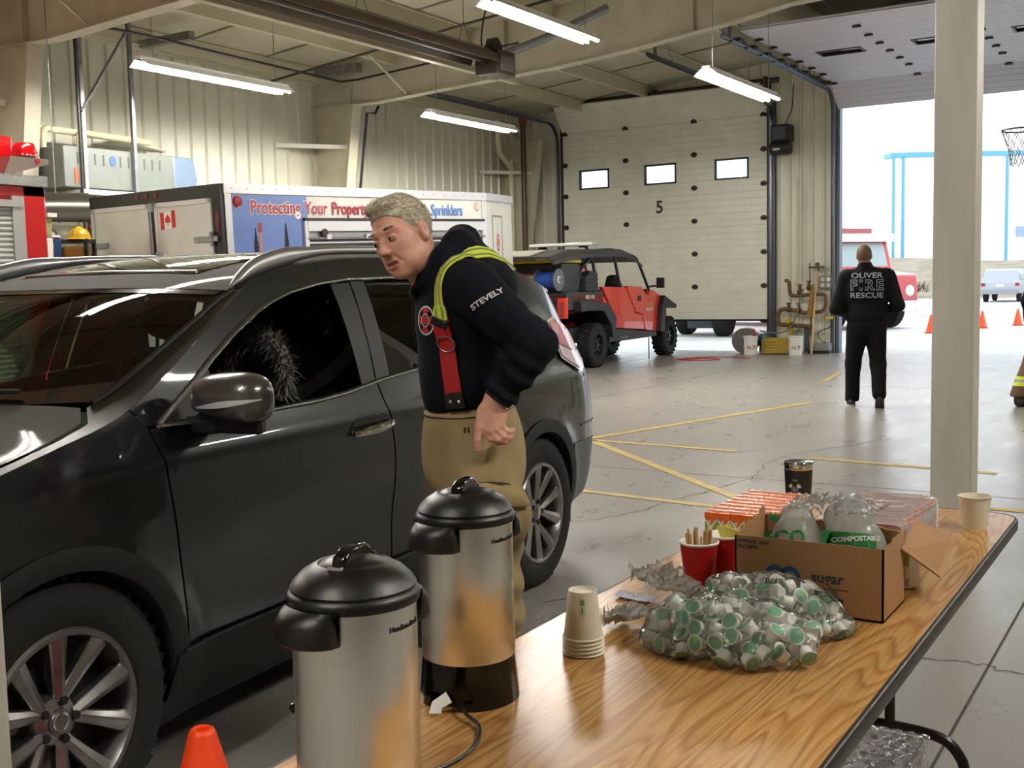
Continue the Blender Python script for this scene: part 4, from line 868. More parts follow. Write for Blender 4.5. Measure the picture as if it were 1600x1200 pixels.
# ---------------------------------------------------------------- coffee urns
M_brush = mat('brushed_steel', 'f2f0ec', .27, 1, aniso=.85)
_n = M_brush.node_tree; _t = _n.nodes.new('ShaderNodeTangent'); _t.direction_type = 'RADIAL'; _t.axis = 'Z'; _n.links.new(_t.outputs[0], _n.nodes['Principled BSDF'].inputs['Tangent'])
M_bake = mat('black_plastic', '0b0a0a', .4, bump=(350, .06)); M_gloss = mat('gloss_black_plastic', '0a0a0a', .12)
def urn(x, y, rz, label):
    t = thing('coffee_urn', (x, y, TZ), label, 'coffee urn', rz=rz, group='steel coffee urns')
    R0 = .083
    b = B(); b.lathe([(R0-.002, .075), (R0, .082), (R0, .315), (R0-.001, .322), (R0-.006, .325), (R0-.008, .3)], 72); b.obj('body', M_brush, t, smooth=50)
    b = B(); k = 72; vs = []
    for z, dr in ((0, .006), (.02, .0045), (.06, .001), (.078, -.001), (.08, -.006)):
        for i in range(k):
            a = 2*PI*i/k; zz = z
            if z < .03 and abs(((a+PI) % (2*PI))-PI-.2) < .32: zz = .03   # cut-out above the cord
            vs.append(((R0+dr)*math.cos(a), (R0+dr)*math.sin(a), zz))
    b.add(vs, [(q*k+i, q*k+(i+1) % k, (q+1)*k+(i+1) % k, (q+1)*k+i) for q in range(4) for i in range(k)]); b.lathe([(.001, .03), (R0+.003, .03)], 40); b.obj('base', M_gloss, t, smooth=50)
    b = B(); b.lathe([(R0+.004, .318), (R0+.006, .326), (R0+.003, .333), (R0-.002, .336)], 72); b.obj('rim', M_bake, t, smooth=50)
    b = B(); b.lathe([(R0-.001, .333), (R0+.001, .339), (R0-.004, .347), (.068, .358), (.05, .368), (.047, .3685), (.045, .366), (.043, .3685), (.03, .374), (.001, .377)], 72); ld = b.obj('lid', M_bake, t, smooth=50)
    b = B(); b.prism([(-.042, .362), (.042, .362), (.036, .382), (.02, .391), (-.02, .391), (-.036, .382)], -.011, .011, M=Matrix.Rotation(.35, 4, 'Z') @ Matrix.Rotation(PI/2, 4, 'X')); b.obj('lid_knob', M_gloss, ld, bevel=.005, seg=3)
    for a in (.35, .35+PI): b = B(); b.box((.047*math.cos(a), .047*math.sin(a), .370), (.006, .02, .004), rz=a); b.obj('lid_clip', M_chrome, ld)
    for s_, nm in ((1, 'handle'), (-1, 'handle')):
        b = B(); n = 14; vs = []; w = .062
        for i in range(n+1):   # wrap-around handle: follows the body, thick and rounded outwards
            a = -.62+1.24*i/n; r1 = R0+.028*math.cos(a/.62*PI/2)**.5+.006
            for r, z in ((R0+.0015, .318), (R0+.0015, .283), (r1-.005, .279), (r1, .284), (r1-.002, .305), (r1-.010, .318), (R0+.01, .3235)):
                vs.append((s_*r*math.cos(a), r*math.sin(a)*1, z))
        b.add(vs, [(i*7+j, i*7+(j+1) % 7, (i+1)*7+(j+1) % 7, (i+1)*7+j) for i in range(n) for j in range(7)]+[tuple(range(6, -1, -1)), tuple(range(n*7, n*7+7))])
        b.obj(nm, M_bake, t, smooth=45)
    b = B(); b.cyl((0, -R0+.005, .105), (0, -R0-.03, .105), .012, n=14); b.cyl((0, -R0-.03, .12), (0, -R0-.032, .065), .010, n=12); sp = b.obj('tap', M_bake, t)
    b = B(); b.cyl((0, -R0-.028, .12), (0, -R0-.05, .135), .005, n=10); b.sph((0, -R0-.052, .136), .008, 10); b.obj('tap_lever', M_gloss, sp)
    return t
def cylwarp(t, r, a0, z0):
    return lambda p: V((r+p.z)*math.cos(a0+p.x/r), (r+p.z)*math.sin(a0+p.x/r), z0+p.y)
ucam = {}
for (x, y, lab, rz) in ((-.957, 1.118, 'steel coffee urn with black lid nearest the table\'s near end', 4.57), (-1.107, 1.60, 'steel coffee urn with trailing black cord, behind the other urn', 4.57)):
    t = urn(x, y, rz, lab); face = math.atan2(-y, -x)-rz
    text('Hamilton Beach', .0098, None, mat('print_black', '1a1a1a', .5), t, warp=cylwarp(t, .0834, face+.93, .292), name='lettering', bold=.0003)
    ucam[y] = t
t = ucam[1.60]
b = B(); cp = smooth_path([(-1.075, 1.53, TZ+.02), (-1.05, 1.50, TZ+.012), (-1.0, 1.47, TZ+.006), (-.965, 1.40, TZ+.005), (-.968, 1.31, TZ+.005), (-1.03, 1.235, TZ+.005), (-1.09, 1.25, TZ+.005), (-1.13, 1.33, TZ+.005)], 8); b.tube(cp, .0032, 8); b.obj('power_cord', M_bake, t, world=True)
b = B(); b.ribbon([(-1.085, 1.505, TZ+.03), (-1.10, 1.49, TZ+.018), (-1.095, 1.478, TZ+.008)], (1, .3, 0), .022, .001); b.obj('paper_tag', M_white, t, world=True)
# ---------------------------------------------------------------- paper cups
M_paper = mat('ivory_paper', 'e6e0cc', .6, var=('e0d9c3', 40)); M_grn = mat('print_green', '5f9a55', .6); M_pinside = mat('ivory_paper')
def cup_profile(h, rb, rt, rim=.003):
    return [(0.001, .006), (rb-.002, .006), (rb-.001, 0), (rb, 0), (rt, h-rim), (rt+rim*.9, h-rim*.6), (rt+rim*1.1, h), (rt+rim*.4, h+rim*.3), (rt-.001, h-.002), (rb-.0012, .0075), (.001, .0075)]
cupm = None
names = ('lowest ivory paper cup of the upside-down stack beside the urns', 'second cup from the bottom of the upside-down ivory stack', 'third cup from the bottom of the upside-down ivory stack', 'fourth cup from the bottom of the upside-down ivory stack', 'topmost ivory paper cup of the upside-down stack, with green print')
pc = []
for i in range(5):
    t = thing('paper_cup', (-1.035, 1.895, TZ+.1035+.0078*i), names[i], 'cup', group='upside-down stack of paper cups', M=Matrix.Translation((-1.035, 1.895, TZ+.0965+.0078*i)) @ Matrix.Rotation(PI, 4, 'X'))
    if i == 0:
        b = B(); b.lathe(cup_profile(.094, .028, .0385), 48); b.obj('cup_wall', M_paper, t, smooth=50); pc.append(t)
    else:
        c = pc[0].children[0].copy(); COL.objects.link(c); c.parent = t; pc.append(t)
t = pc[4]; fa = math.atan2(-1.895, 1.035)
b = B()
def cw(u, v): # print panel on the cup wall (cup is upside down: local angle mirrored)
    z = .012+v; r = .028+.0105*z/.094+.0006; a = -math.atan2(-1.895, 1.035)+u/.033; return (r*math.cos(a), r*math.sin(a), z)
for u0, u1, v0, v1 in ((-.004, .006, 0, .001), (-.004, .006, .031, .032), (-.004, -.0035, 0, .032), (.0055, .006, 0, .032), (-.003, .005, .002, .012), (-.001, .003, .016, .028)): b.grid(lambda i, j: cw(u0+(u1-u0)*i, v0+(v1-v0)*j), 4, 4)
b.obj('green_print', M_grn, t, smooth=0)
t = thing('paper_cup', (-.56, 3.385, TZ), 'single upright ivory paper cup at the table\'s far right corner', 'cup')
b = B(); b.lathe(cup_profile(.094, .0335, .0445), 48); b.obj('cup_wall', M_paper, t, smooth=50)
# ---------------------------------------------------------------- tumbler
t = thing('tumbler', (-1.062, 3.34, TZ), 'black insulated tumbler with steel rim and white cross emblem', 'tumbler')
b = B(); b.lathe([(.001, 0), (.034, 0), (.036, .003), (.0425, .145)], 40); b.obj('body', mat('matte_black_powder', '141416', .5, bump=(600, .1)), t, smooth=50)
b = B(); b.lathe([(.0425, .145), (.0432, .146), (.0438, .166), (.0425, .168), (.0405, .166)], 40); b.obj('steel_rim', M_chrome, t, smooth=50)
b = B(); b.lathe([(.0405, .163), (.039, .167), (.02, .165), (.001, .165)], 40); b.obj('lid', mat('smoked_lid', '1a1a1c', .15), t, smooth=50)
fc = math.atan2(-3.34, 1.062)-.28; M_wp = mat('print_white', 'd9d9d6', .5)
b = B()
def tw(x, y): r = .0365+.006*(y)/.145+.0006; return (r*math.cos(fc+x/.039), r*math.sin(fc+x/.039), y)
def ringp(b, cx, cy, r0, r1, n=24, a0=0, a1=2*PI):
    b.grid(lambda i, j: tw(cx+(r0+(r1-r0)*j)*math.cos(a0+(a1-a0)*i), cy+(r0+(r1-r0)*j)*math.sin(a0+(a1-a0)*i)), n, 2)
ringp(b, 0, .085, .006, .007); ringp(b, 0, .085, .010, .0106); ringp(b, 0, .085, .001, .003)
for k in range(4):
    a = k*PI/2+PI/4-.5; ringp(b, 0, .085, .0125, .0205, 8, a+.18, a+.82); ringp(b, 0, .085, .0215, .0223, 8, a+.1, a+.9)
b.obj('emblem', M_wp, t, smooth=0)
text('FIRE', .008, None, M_wp, t, warp=lambda p: V(*[q*1.002 for q in tw(p.x+.001, .115+p.y)[:2]], .115+p.y), name='emblem_text')
# ---------------------------------------------------------------- red cups with stir sticks
M_red = mat('red_cup_paper', 'a8121a', .42, var=('9c0f17', 30)); M_whitecup = mat('white_cup_inside', 'efece6', .5); M_wood = mat('birch_stick', 'c39a63', .7, var=('b48a55', 60, (1, 1, .1)))
rnd = random.Random(8)
def redcup(x, y, label):
    t = thing('red_cup', (x, y, TZ), label, 'cup', group='red cups by the sugar box')
    b = B(); b.lathe([(.001, 0), (.034, 0), (.0345, .004), (.0455, .096), (.0455, .099)], 40); b.obj('cup_wall', M_red, t, smooth=50)
    b = B(); b.lathe([(.0455, .097), (.0478, .099), (.0482, .1025), (.046, .1045), (.0442, .102), (.0335, .006), (.001, .005)], 40); b.obj('white_lining', M_whitecup, t, smooth=50)
rc1, rc2 = (-1.03, 2.475), (-1.0, 2.575)
redcup(*rc1, 'red cup full of wooden stir sticks, in front of the other red cup'); redcup(*rc2, 'red cup holding one tilted stick and yellow packets, half behind the sugar box')
b = B(); b.box((0, 0, .07), (.0055, .0013, .14)); st = None
for i in range(26):
    a = rnd.uniform(0, 2*PI); r = .036*math.sqrt(rnd.random()); x, y = rc1[0]+r*math.cos(a), rc1[1]+r*math.sin(a)
    o = b.obj('stir_stick', M_wood) if st is None else st.copy()
    if st is None: st = o
    else: COL.objects.link(o)
    o.matrix_world = Matrix.Translation((rc1[0]+(x-rc1[0])*.7, rc1[1]+(y-rc1[1])*.7, TZ+.008)) @ Matrix.Rotation(r*math.sin(a)*-2.8, 4, 'X') @ Matrix.Rotation(r*math.cos(a)*2.8, 4, 'Y') @ Matrix.Rotation(rnd.uniform(0, PI), 4, 'Z') @ Matrix.Scale(rnd.uniform(.78, .9), 4)
    tag(o, 'wooden stir stick standing among others in the front red cup', 'stir stick', 'stir sticks in the front red cup')
o = st.copy(); COL.objects.link(o); o.matrix_world = Matrix.Translation((rc2[0]-.01, rc2[1], TZ+.02)) @ Matrix.Rotation(.5, 4, 'Y') @ Matrix.Scale(1.05, 4); o['group'] = ''; del o['group']
tag(o, 'single wooden stir stick leaning out of the rear red cup', 'stir stick')
M_yel = mat('yellow_packet', 'dccf6a', .55)
for i, lb in enumerate(('yellow sweetener packet standing at the right in the rear red cup', 'yellow sweetener packet leaning at the back of the rear red cup')):
    b = B(); b.box((0, 0, 0), (.038, .003, .055)); o = b.obj('sweetener_packet', M_yel, bevel=.001); o.matrix_world = Matrix.Translation((rc2[0]+.012-.014*i, rc2[1]-.008+.02*i, TZ+.098)) @ Matrix.Rotation(.25-.5*i, 4, 'Y') @ Matrix.Rotation(.3, 4, 'X'); tag(o, lb, 'sweetener packet')
# ---------------------------------------------------------------- sugar carton
M_card = mat('brown_cardboard', 'a97f55', .75, var=('a1774d', 8), bump=(90, .05)); M_cardin = mat('cardboard_inside', '8f6a45', .8, var=('86623e', 10))
M_ink = mat('box_ink_dark', '2b3440', .7); M_blueink = mat('box_ink_blue', '1d5583', .6)
bx0, bx1, by0, by1, bh = -.893, -.566, 2.352, 2.545, .158
sug = thing('carton', ((bx0+bx1)/2, (by0+by1)/2, TZ), 'torn-open brown sugar carton with blue logo holding compostable bags', 'box')
rnd = random.Random(4)
def cardwall(p0, p1, h0, h1, th, torn):
    """upright card wall from p0 to p1, torn top between h0..h1"""
    b = B(); n = 26; vs = []; d = (Vector(p1)-Vector(p0)); q = V(-d.y, d.x, 0).normalized()*th
    for i in range(n+1):
        f = i/n; p = Vector(p0)+d*f; h = h0+(h1-h0)*f+(rnd.uniform(-torn, torn) if 0 < i < n else 0)
        vs += [p, p+V(0, 0, h), p+q+V(0, 0, h+rnd.uniform(-torn, 0)*.6), p+q]
    b.add(vs, [(i*4+j, (i+1)*4+j, (i+1)*4+(j+1) % 4, i*4+(j+1) % 4) for i in range(n) for j in range(4)]+[(3, 2, 1, 0), (4*n, 4*n+1, 4*n+2, 4*n+3)]); return b
z = TZ+.001
cardwall((bx0, by0, z), (bx1, by0, z), bh, bh, .004, .0012).obj('front_panel', M_card, sug, world=True, smooth=0)
cardwall((bx1, by0, z), (bx1, by1, z), bh, bh+.006, .004, .004).obj('side_panel', M_card, sug, world=True, smooth=0)
cardwall((bx1, by1, z), (bx0, by1, z), bh+.004, bh+.012, .004, .004).obj('back_panel', M_card, sug, world=True, smooth=0)
cardwall((bx0, by1, z), (bx0, by0, z), bh+.03, bh, .004, .006).obj('side_panel', M_card, sug, world=True, smooth=0)
b = B(); b.bx(bx0, bx1, by0, by1, z, z+.004); b.obj('bottom_panel', M_card, sug, world=True)
P = [V(-.563, 2.50, TZ+.13), V(-.585, 2.74, TZ+.15), V(-.50, 2.78, TZ+.10), V(-.50, 2.60, TZ+.05)]
b = B(); nn = (P[1]-P[0]).cross(P[3]-P[0]).normalized()*.004; b.add(P+[p+nn for p in P], [(3, 2, 1, 0), (4, 5, 6, 7), (0, 1, 5, 4), (1, 2, 6, 5), (2, 3, 7, 6), (3, 0, 4, 7)]); b.obj('bent_flap', M_card, sug, world=True, smooth=0)
FM = lambda u, v: basis((bx0+u, by0-.0008, TZ+v), (1, 0, 0), (0, 0, 1))
text('sugar', .033, FM(.208, .083), M_ink, sug, bold=.0006, world=True, align='CENTER'); text('sucre', .033, FM(.208, .036), M_ink, sug, bold=.0006, world=True)
b = B(); b.bx(bx0+.165, bx0+.252, by0-.0012, by0, TZ+.0595, TZ+.0615); b.obj('printed_rule', M_ink, sug, world=True)
text('APPROX. 2000', .0115, FM(.006, .146), M_ink, sug, align='LEFT', world=True); text('SACHETS', .0115, FM(.006, .134), M_ink, sug, align='LEFT', world=True)
b = B()
for c0, a0, a1 in ((.093, -.3*PI, .95*PI), (.127, .05*PI, 1.3*PI)):
    pts = [(bx0+c0+.019*math.cos(a), by0-.001, TZ+.075+.021*math.sin(a)) for a in np.linspace(a0, a1, 18)]; b.ribbon(pts, (0, 0, 1), .011, .0008) if False else b.add([V(bx0+c0+r*math.cos(a), by0-.001, TZ+.075+r*1.1*math.sin(a)) for a in np.linspace(a0, a1, 18) for r in (.0135, .0235)], [(2*i, 2*i+2, 2*i+3, 2*i+1) for i in range(17)])
b.bx(bx0+.07, bx0+.15, by0-.0012, by0, TZ+.030, TZ+.040); b.obj('logo', M_blueink, sug, world=True, smooth=0)
# ---------------------------------------------------------------- compostable bags in the carton
M_bag = film('milky_bag_film', 'f4f8f4', .9, .16, bump=(45, .2), ior=1.35, haze=.5, hazecol='f2f5f0'); M_clear = film('clear_bag_film', 'fdfefd', .95, .06, bump=(45, .3), ior=1.33, haze=.09)
M_tail = film('crumpled_film', 'fdfefd', .8, .15, bump=(40, .2), ior=1.3, haze=.26, hazecol='f4f4f2')
M_green = mat('compost_green', '1d7a34', .5)
def bvh_of(b): return BVHTree.FromPolygons([Vector(p) for p in b.v], b.f)
def drape(bv, o, x, y, off=.002):
    """maps text coordinates to a bag surface by casting along the text plane's normal"""
    x = Vector(x).normalized(); n = x.cross(Vector(y)).normalized(); y = n.cross(x)
    def f(p):
        s_ = Vector(o)+x*p.x+y*p.y; h = bv.ray_cast(s_+n*.3, -n, .6)
        return (h[0]+n*(off+p.z)) if h[0] is not None else s_
    return f
def bagf(cs, seed, amp=.006):
    def f(P):
        d = None
        for c, r in cs: e = ell(P, c, r); d = e if d is None else smin(d, e, .02)
        return d+amp*np.abs(vnoise(P, 55, seed))+amp*.8*vnoise(P, 24, seed+3)
    return f
def dense_text(s, size, bv, o, x, y, m, parent, bold=.0005, sx=1):
    return text(s, size, None, m, parent, warp=drape(bv, o, x, y), bold=bold, world=True, sx=sx, ext=.0003)
vx, vy = V(.85, .52, 0), V(-.12, .2, .97)
b = sdf_mesh(bagf([((-.775, 2.43, TZ+.125), (.062, .062, .075)), ((-.79, 2.47, TZ+.185), (.04, .04, .035))], 2), (-.88, 2.34, TZ+.03), (-.68, 2.53, TZ+.25), .005)
t = tag(b.obj('compostable_bag', M_bag, smooth=60), 'milky plastic bag with green leaf and letters at the left in the sugar carton', 'bag'); bv = bvh_of(b)
dense_text('ECO', .04, bv, (-.80, 2.40, TZ+.150), vx, vy, M_green, t, .0015)
b2 = B()
for k in range(3): a = .5+k*.55; p = [drape(bv, (-.825, 2.40, TZ+.185), vx, vy)(V(.006*q*math.cos(a)+wq*math.sin(a)*.005, .006*q*math.sin(a)-wq*math.cos(a)*.005, 0)) for q, wq in ((0, 0), (1.5, 1), (4, 0), (1.5, -1))]; b2.add([WM[t.name].inverted() @ q for q in p], [(3, 2, 1, 0)])
b2.obj('leaf_print', M_green, t, smooth=0)
b = sdf_mesh(bagf([((-.65, 2.44, TZ+.125), (.07, .062, .085)), ((-.67, 2.47, TZ+.20), (.055, .05, .04))], 6), (-.75, 2.34, TZ+.03), (-.56, 2.56, TZ+.27), .005)
t = tag(b.obj('compostable_bag', M_bag, smooth=60), 'milky plastic bag with white words on a green band, right in the sugar carton', 'bag'); bv = bvh_of(b)
dp = drape(bv, (-.655, 2.40, TZ+.165), vx, vy, .0012); b2 = B(); b2.grid(lambda i, j: dp(V(-.055+.11*i, (-.0185-.012*i)+.037*j, 0)), 24, 8); b2.obj('green_band', M_green, t, smooth=0)
dense_text('COMPOSTABLE', .0142, bv, (-.642, 2.41, TZ+.161), vx, vy-V(.1, 0, .0), mat('print_white'), t, .0006)
# clear outer bag mouth, crumpled above the carton
def sheetf(c, sx, sy, h, seed, lift=0):
    r = np.random.RandomState(seed); K = [(r.uniform(6, 26), r.uniform(0, PI), r.uniform(0, 6.28)) for _ in range(9)]
    def f(i, j):
        x = (i-.5)*sx; y = (j-.5)*sy; z = sum(math.sin(k*14*(x*math.cos(a)+y*math.sin(a))/.6+ph)/math.sqrt(k) for k, a, ph in K)
        return (c[0]+x+.008*math.sin(30*y+seed), c[1]+y+.008*math.sin(28*x+seed), c[2]+h*(.5+.28*z)*(1-.6*max(abs(i-.5), abs(j-.5))*2)+lift*(i))
    return f
b = B(); b.grid(sheetf((-.70, 2.48, TZ+.205), .20, .13, .06, 11), 60, 40); tag(b.obj('clear_bag', M_tail, smooth=180), 'crumpled clear plastic bag lying over the compostable bags', 'bag')
# ---------------------------------------------------------------- juice packs
M_jside = mat('juice_white_side', 'e9e8e2', .35, coat=.4); M_jor = mat('juice_orange', 'e56f22', .3, coat=.4, var=('db5f18', 60)); M_jgreen = mat('juice_leaf_green', '86a93a', .35); M_jfoil = mat('juice_foil_seam', 'e7c7b4', .3, .2)
def juice(label, group, M):
    t = thing('juice_box', (0, 0, 0), label, 'juice box', group=group, M=M); w, d, h = .0172, .0208, .112
    b = B(); b.bx(-w, w, -d, d, 0, h); b.obj('carton', M_jside, t, bevel=.0012, seg=1)
    b = B(); b.bx(-w+.001, w-.001, -d+.001, d-.001, h, h+.0012); b.bx(-w-.0003, w+.0003, -d-.0003, d+.0003, h-.014, h); b.prism([(-w, h-.014), (0, h-.034), (w, h-.014)], d, d+.0003, M=Matrix.Rotation(PI/2, 4, 'X') @ Matrix.Translation((0, 0, 0))); b.obj('orange_top', M_jor, t, smooth=0)
    b = B(); b.bx(-w+.001, w-.001, -.0022, .0022, h+.001, h+.0045); b.bx(w-.012, w-.004, d*.35, d*.75, h+.001, h+.0022); b.obj('top_seam', M_jfoil, t, smooth=0)
    b = B(); b.cyl((-.004, -d-.0002, h-.024), (-.004, -d-.0006, h-.024), .005, n=12); b.bx(-w+.002, w-.002, -d-.0004, -d, .006, .024); b.obj('label_print', mat('juice_text_grey', 'b8bcc8', .5), t, smooth=0)
    b = B(); b.prism([(.003, .055), (w-.001, .05), (w-.001, h-.02), (.006, h-.034)], d, d+.0005, M=Matrix.Rotation(PI/2, 4, 'X')); b.prism([(-w+.001, .045), (-.006, .05), (-.008, h-.035), (-w+.001, h-.022)], d, d+.0005, M=Matrix.Rotation(PI/2, 4, 'X')); b.obj('leaf_print', M_jgreen, t, smooth=0)
    return t
def JM(x, y, z, r=0): return Matrix.Translation((x, y, z)) @ Matrix.Rotation(r, 4, 'Z')
jb = None; rnd = random.Random(2)
la = 'orange-topped juice box in the open pack between tumbler and sugar carton'; lb = 'juice box in the shrink-wrapped pack right of the sugar carton'
for i in range(5):
    for j in range(8):
        M = JM(-1.107+.0365*i, 2.76+.0435*j, TZ+.004, rnd.uniform(-.03, .03))
        if jb is None: jb = juice(la, 'juice boxes in the open pack', M)
        else: dup(jb, M, la, 'juice boxes in the open pack')
tr = thing('pack_tray', (-1.03, 2.91, TZ), 'low dark tray under the open pack of juice boxes', 'tray')
b = B(); b.bx(-1.132, -.938, 2.733, 3.09, TZ+.0005, TZ+.003); b.obj('tray_bottom', M_cardin, tr, world=True)
for q in ((-1.132, -.938, 2.731, 2.733), (-1.132, -.938, 3.09, 3.092), (-1.134, -1.132, 2.731, 3.092), (-.938, -.936, 2.731, 3.092)): b = B(); b.bx(*q, TZ+.0005, TZ+.03); b.obj('tray_wall', mat('tray_print_dark', '2a2a2a', .5), tr, world=True)
for i in range(6):
    for j in range(9): dup(jb, JM(-.825+.0362*i, 2.80+.0435*j, TZ+.004, rnd.uniform(-.02, .02)), lb, 'juice boxes in the shrink-wrapped pack')
b = B(); nu = 40
def wrap(i, j):
    a = 2*PI*j; sx_ = (abs(math.cos(a))**.22)*(1 if math.cos(a) > 0 else -1); sz = (abs(math.sin(a))**.22)*(1 if math.sin(a) > 0 else -1)
    k = 1-.5*max(0, abs(i-.5)*2-.95)/.05; cr = .003*math.sin(70*i+9*j)+.002*math.sin(170*i*j)
    return (-.735+(.1125+cr)*sx_, 2.972+.208*(2*i-1), TZ+.062+(.0605+cr)*sz*1.0*(1 if k > .9 else .96))
b.grid(wrap, nu, 64, cv=True); b.grid(lambda i, j: (-.735+.11*(2*i-1), 2.765+.003*math.sin(9*i)*math.sin(7*j), TZ+.004+.115*j), 14, 8)
tag(b.obj('shrink_wrap', film('shrink_film', 'f6ecec', 1.0, .12, bump=(70, .3), haze=.74, hazecol='efe8ea'), smooth=180), 'crinkled shrink wrap around the juice pack right of the sugar carton', 'wrap')
dup(jb, JM(-.585, 2.66, TZ+.004, -.35), 'single loose juice box standing behind the sugar carton\'s right corner', None)
o = [q for q in COL.objects if q.get('label', '').startswith('single loose')][0]; del o['group']
# ---------------------------------------------------------------- creamer bags
M_cream = mat('creamer_cup_white', 'f6f4ee', .4); M_cg = mat('creamer_lid_green', '78bd52', .35, var=('6fb0bb', 90)); M_cw = mat('creamer_lid_rim', 'dfe6d4', .4)
def creamer(label, group, M):
    t = thing('creamer_cup', (0, 0, 0), label, 'creamer', group=group, M=M)
    b = B(); b.lathe([(.001, 0), (.0105, 0), (.0115, .002), (.0142, .0195), (.0175, .0205), (.0175, .0215), (.001, .0215)], 22); b.obj('cup', M_cream, t, smooth=40)
    b = B(); b.lathe([(.0168, .0216), (.0166, .0222), (.0135, .0222)], 22); b.obj('lid_rim', M_cw, t, smooth=40)
    b = B(); b.lathe([(.0137, .0222), (.001, .0224)], 22); b.obj('lid', M_cg, t, smooth=40)
    return t
cr0 = None
def creamer_bag(c, half, n, seed, label_c, label_b, group):
    global cr0
    rnd = random.Random(seed); pts = []; tries = 0; dmin = .0305
    while len(pts) < n and tries < 30000:
        tries += 1
        u = [rnd.uniform(-1, 1) for _ in range(3)]; rx = (abs(u[0])**3.2+abs(u[1])**3.2)
        if rx > 1: continue
        top = half[2]*(1-.55*rx**1.3)
        p = V(c[0]+u[0]*half[0], c[1]+u[1]*half[1], TZ+.017+(u[2]*.5+.5)*max(0, 2*top-.03))
        if all((p-q).length > dmin for q in pts): pts.append(p)
    for p in pts:
        out = V((p.x-c[0])/half[0], (p.y-c[1])/half[1], (p.z-TZ-half[2])/half[2]*1.1+.2); q = V(rnd.gauss(0, 1), rnd.gauss(0, 1), rnd.gauss(0, 1)).normalized()
        d = q if rnd.random() < .55 else (out.normalized()+q*.55).normalized()
        x, y, z = frame_of(d); R = Matrix((x, y, z)).transposed().to_4x4(); M = Matrix.Translation(p) @ R @ Matrix.Translation((0, 0, -.011))
        if cr0 is None: cr0 = creamer(label_c, group, M)
        else: dup(cr0, M, label_c, group)
    P_ = np.array([tuple(p) for p in pts])
    def f(P):
        d = np.full(len(P), 9.)
        for q in P_: d = smin(d, np.linalg.norm(P-q, axis=1)-.0225, .026)
        d = d+.0035*np.abs(vnoise(P, 85, seed))+.002*vnoise(P, 160, seed+1)
        return smax(d, TZ+.0012-P[:, 2], .003)
    b = sdf_mesh(f, (c[0]-half[0]-.05, c[1]-half[1]-.05, TZ-.006), (c[0]+half[0]+.05, c[1]+half[1]+.05, TZ+2*half[2]+.05), .005)
    o = tag(b.obj('creamer_bag', M_clear, smooth=180), label_b, 'bag'); return o, bvh_of(b)
g1, bv1 = creamer_bag((-.785, 2.045), (.165, .105, .052), 88, 5, 'white creamer cup with green lid in the front clear bag', 'clear plastic bag full of creamer cups, nearest the paper cup stack', 'creamers in the front bag')
g2, bv2 = creamer_bag((-.775, 2.235), (.165, .075, .052), 66, 9, 'white creamer cup with green lid in the rear clear bag', 'clear plastic bag full of creamer cups lying against the sugar carton', 'creamers in the rear bag')
def barcode(o, bv, c, x, y, w, h, seed):
    r = random.Random(seed); b = B(); dp = drape(bv, c, x, y, .0015); u = -w/2
    while u < w/2:
        q = r.uniform(.0008, .0026); b.grid(lambda i, j: dp(V(u+q*i, -h/2+h*j, 0)), 2, 6); u += q+r.uniform(.0008, .0024)
    b.obj('barcode', mat('print_black'), o, smooth=0)
barcode(g1, bv1, (-.735, 2.06, TZ+.1), (.9, .3, -.15), (-.4, .8, .5), .085, .02, 1); barcode(g2, bv2, (-.655, 2.21, TZ+.1), (.75, -.5, -.25), (.3, .6, .6), .06, .03, 2); barcode(g2, bv2, (-.76, 2.21, TZ+.1), (.95, .2, 0), (-.2, .7, .6), .05, .02, 3)
def tail(o, pts, w0, w1, seed):
    P = smooth_path(pts, 8); r = np.random.RandomState(seed); k = len(P); ph = r.uniform(0, 6.28, 6); b = B(); N_ = 36
    def f(i, j):
        p = P[min(int(i*(k-1)), k-1)]; d = (P[min(int(i*(k-1))+1, k-1)]-P[max(int(i*(k-1))-1, 0)]).normalized(); sd = V(-d.y, d.x, 0); w = w0+(w1-w0)*i
        t_ = (j-.5)*w; z = .016*(math.sin(9*j*PI+ph[0]+3*i)+.6*math.sin(17*j*PI+ph[1]-7*i)+.5*math.sin(23*i+ph[2]+6*j))*(.4+i)
        return tuple(p+sd*(t_+.01*math.sin(30*i+ph[3]+5*j))+V(0, 0, abs(z)+.002))
    b.grid(f, 40, N_); b.obj('gathered_end', M_tail, o, smooth=180)
tail(g1, [(-.93, 2.06, TZ+.045), (-.985, 2.07, TZ+.03), (-1.03, 2.08, TZ+.012), (-1.075, 2.085, TZ+.004)], .05, .10, 1)
tail(g2, [(-.93, 2.24, TZ+.045), (-.99, 2.27, TZ+.035), (-1.05, 2.32, TZ+.03), (-1.11, 2.36, TZ+.035)], .05, .13, 2)
b = B(); b.grid(sheetf((-1.10, 2.28, TZ+.006), .10, .05, .012, 4), 14, 8); tag(b.obj('paper_slip', mat('printed_slip', 'd8d6de', .6, var=('8f8fa3', 160))), 'small crumpled printed slip beside the clear bags, left of the red cups', 'paper')
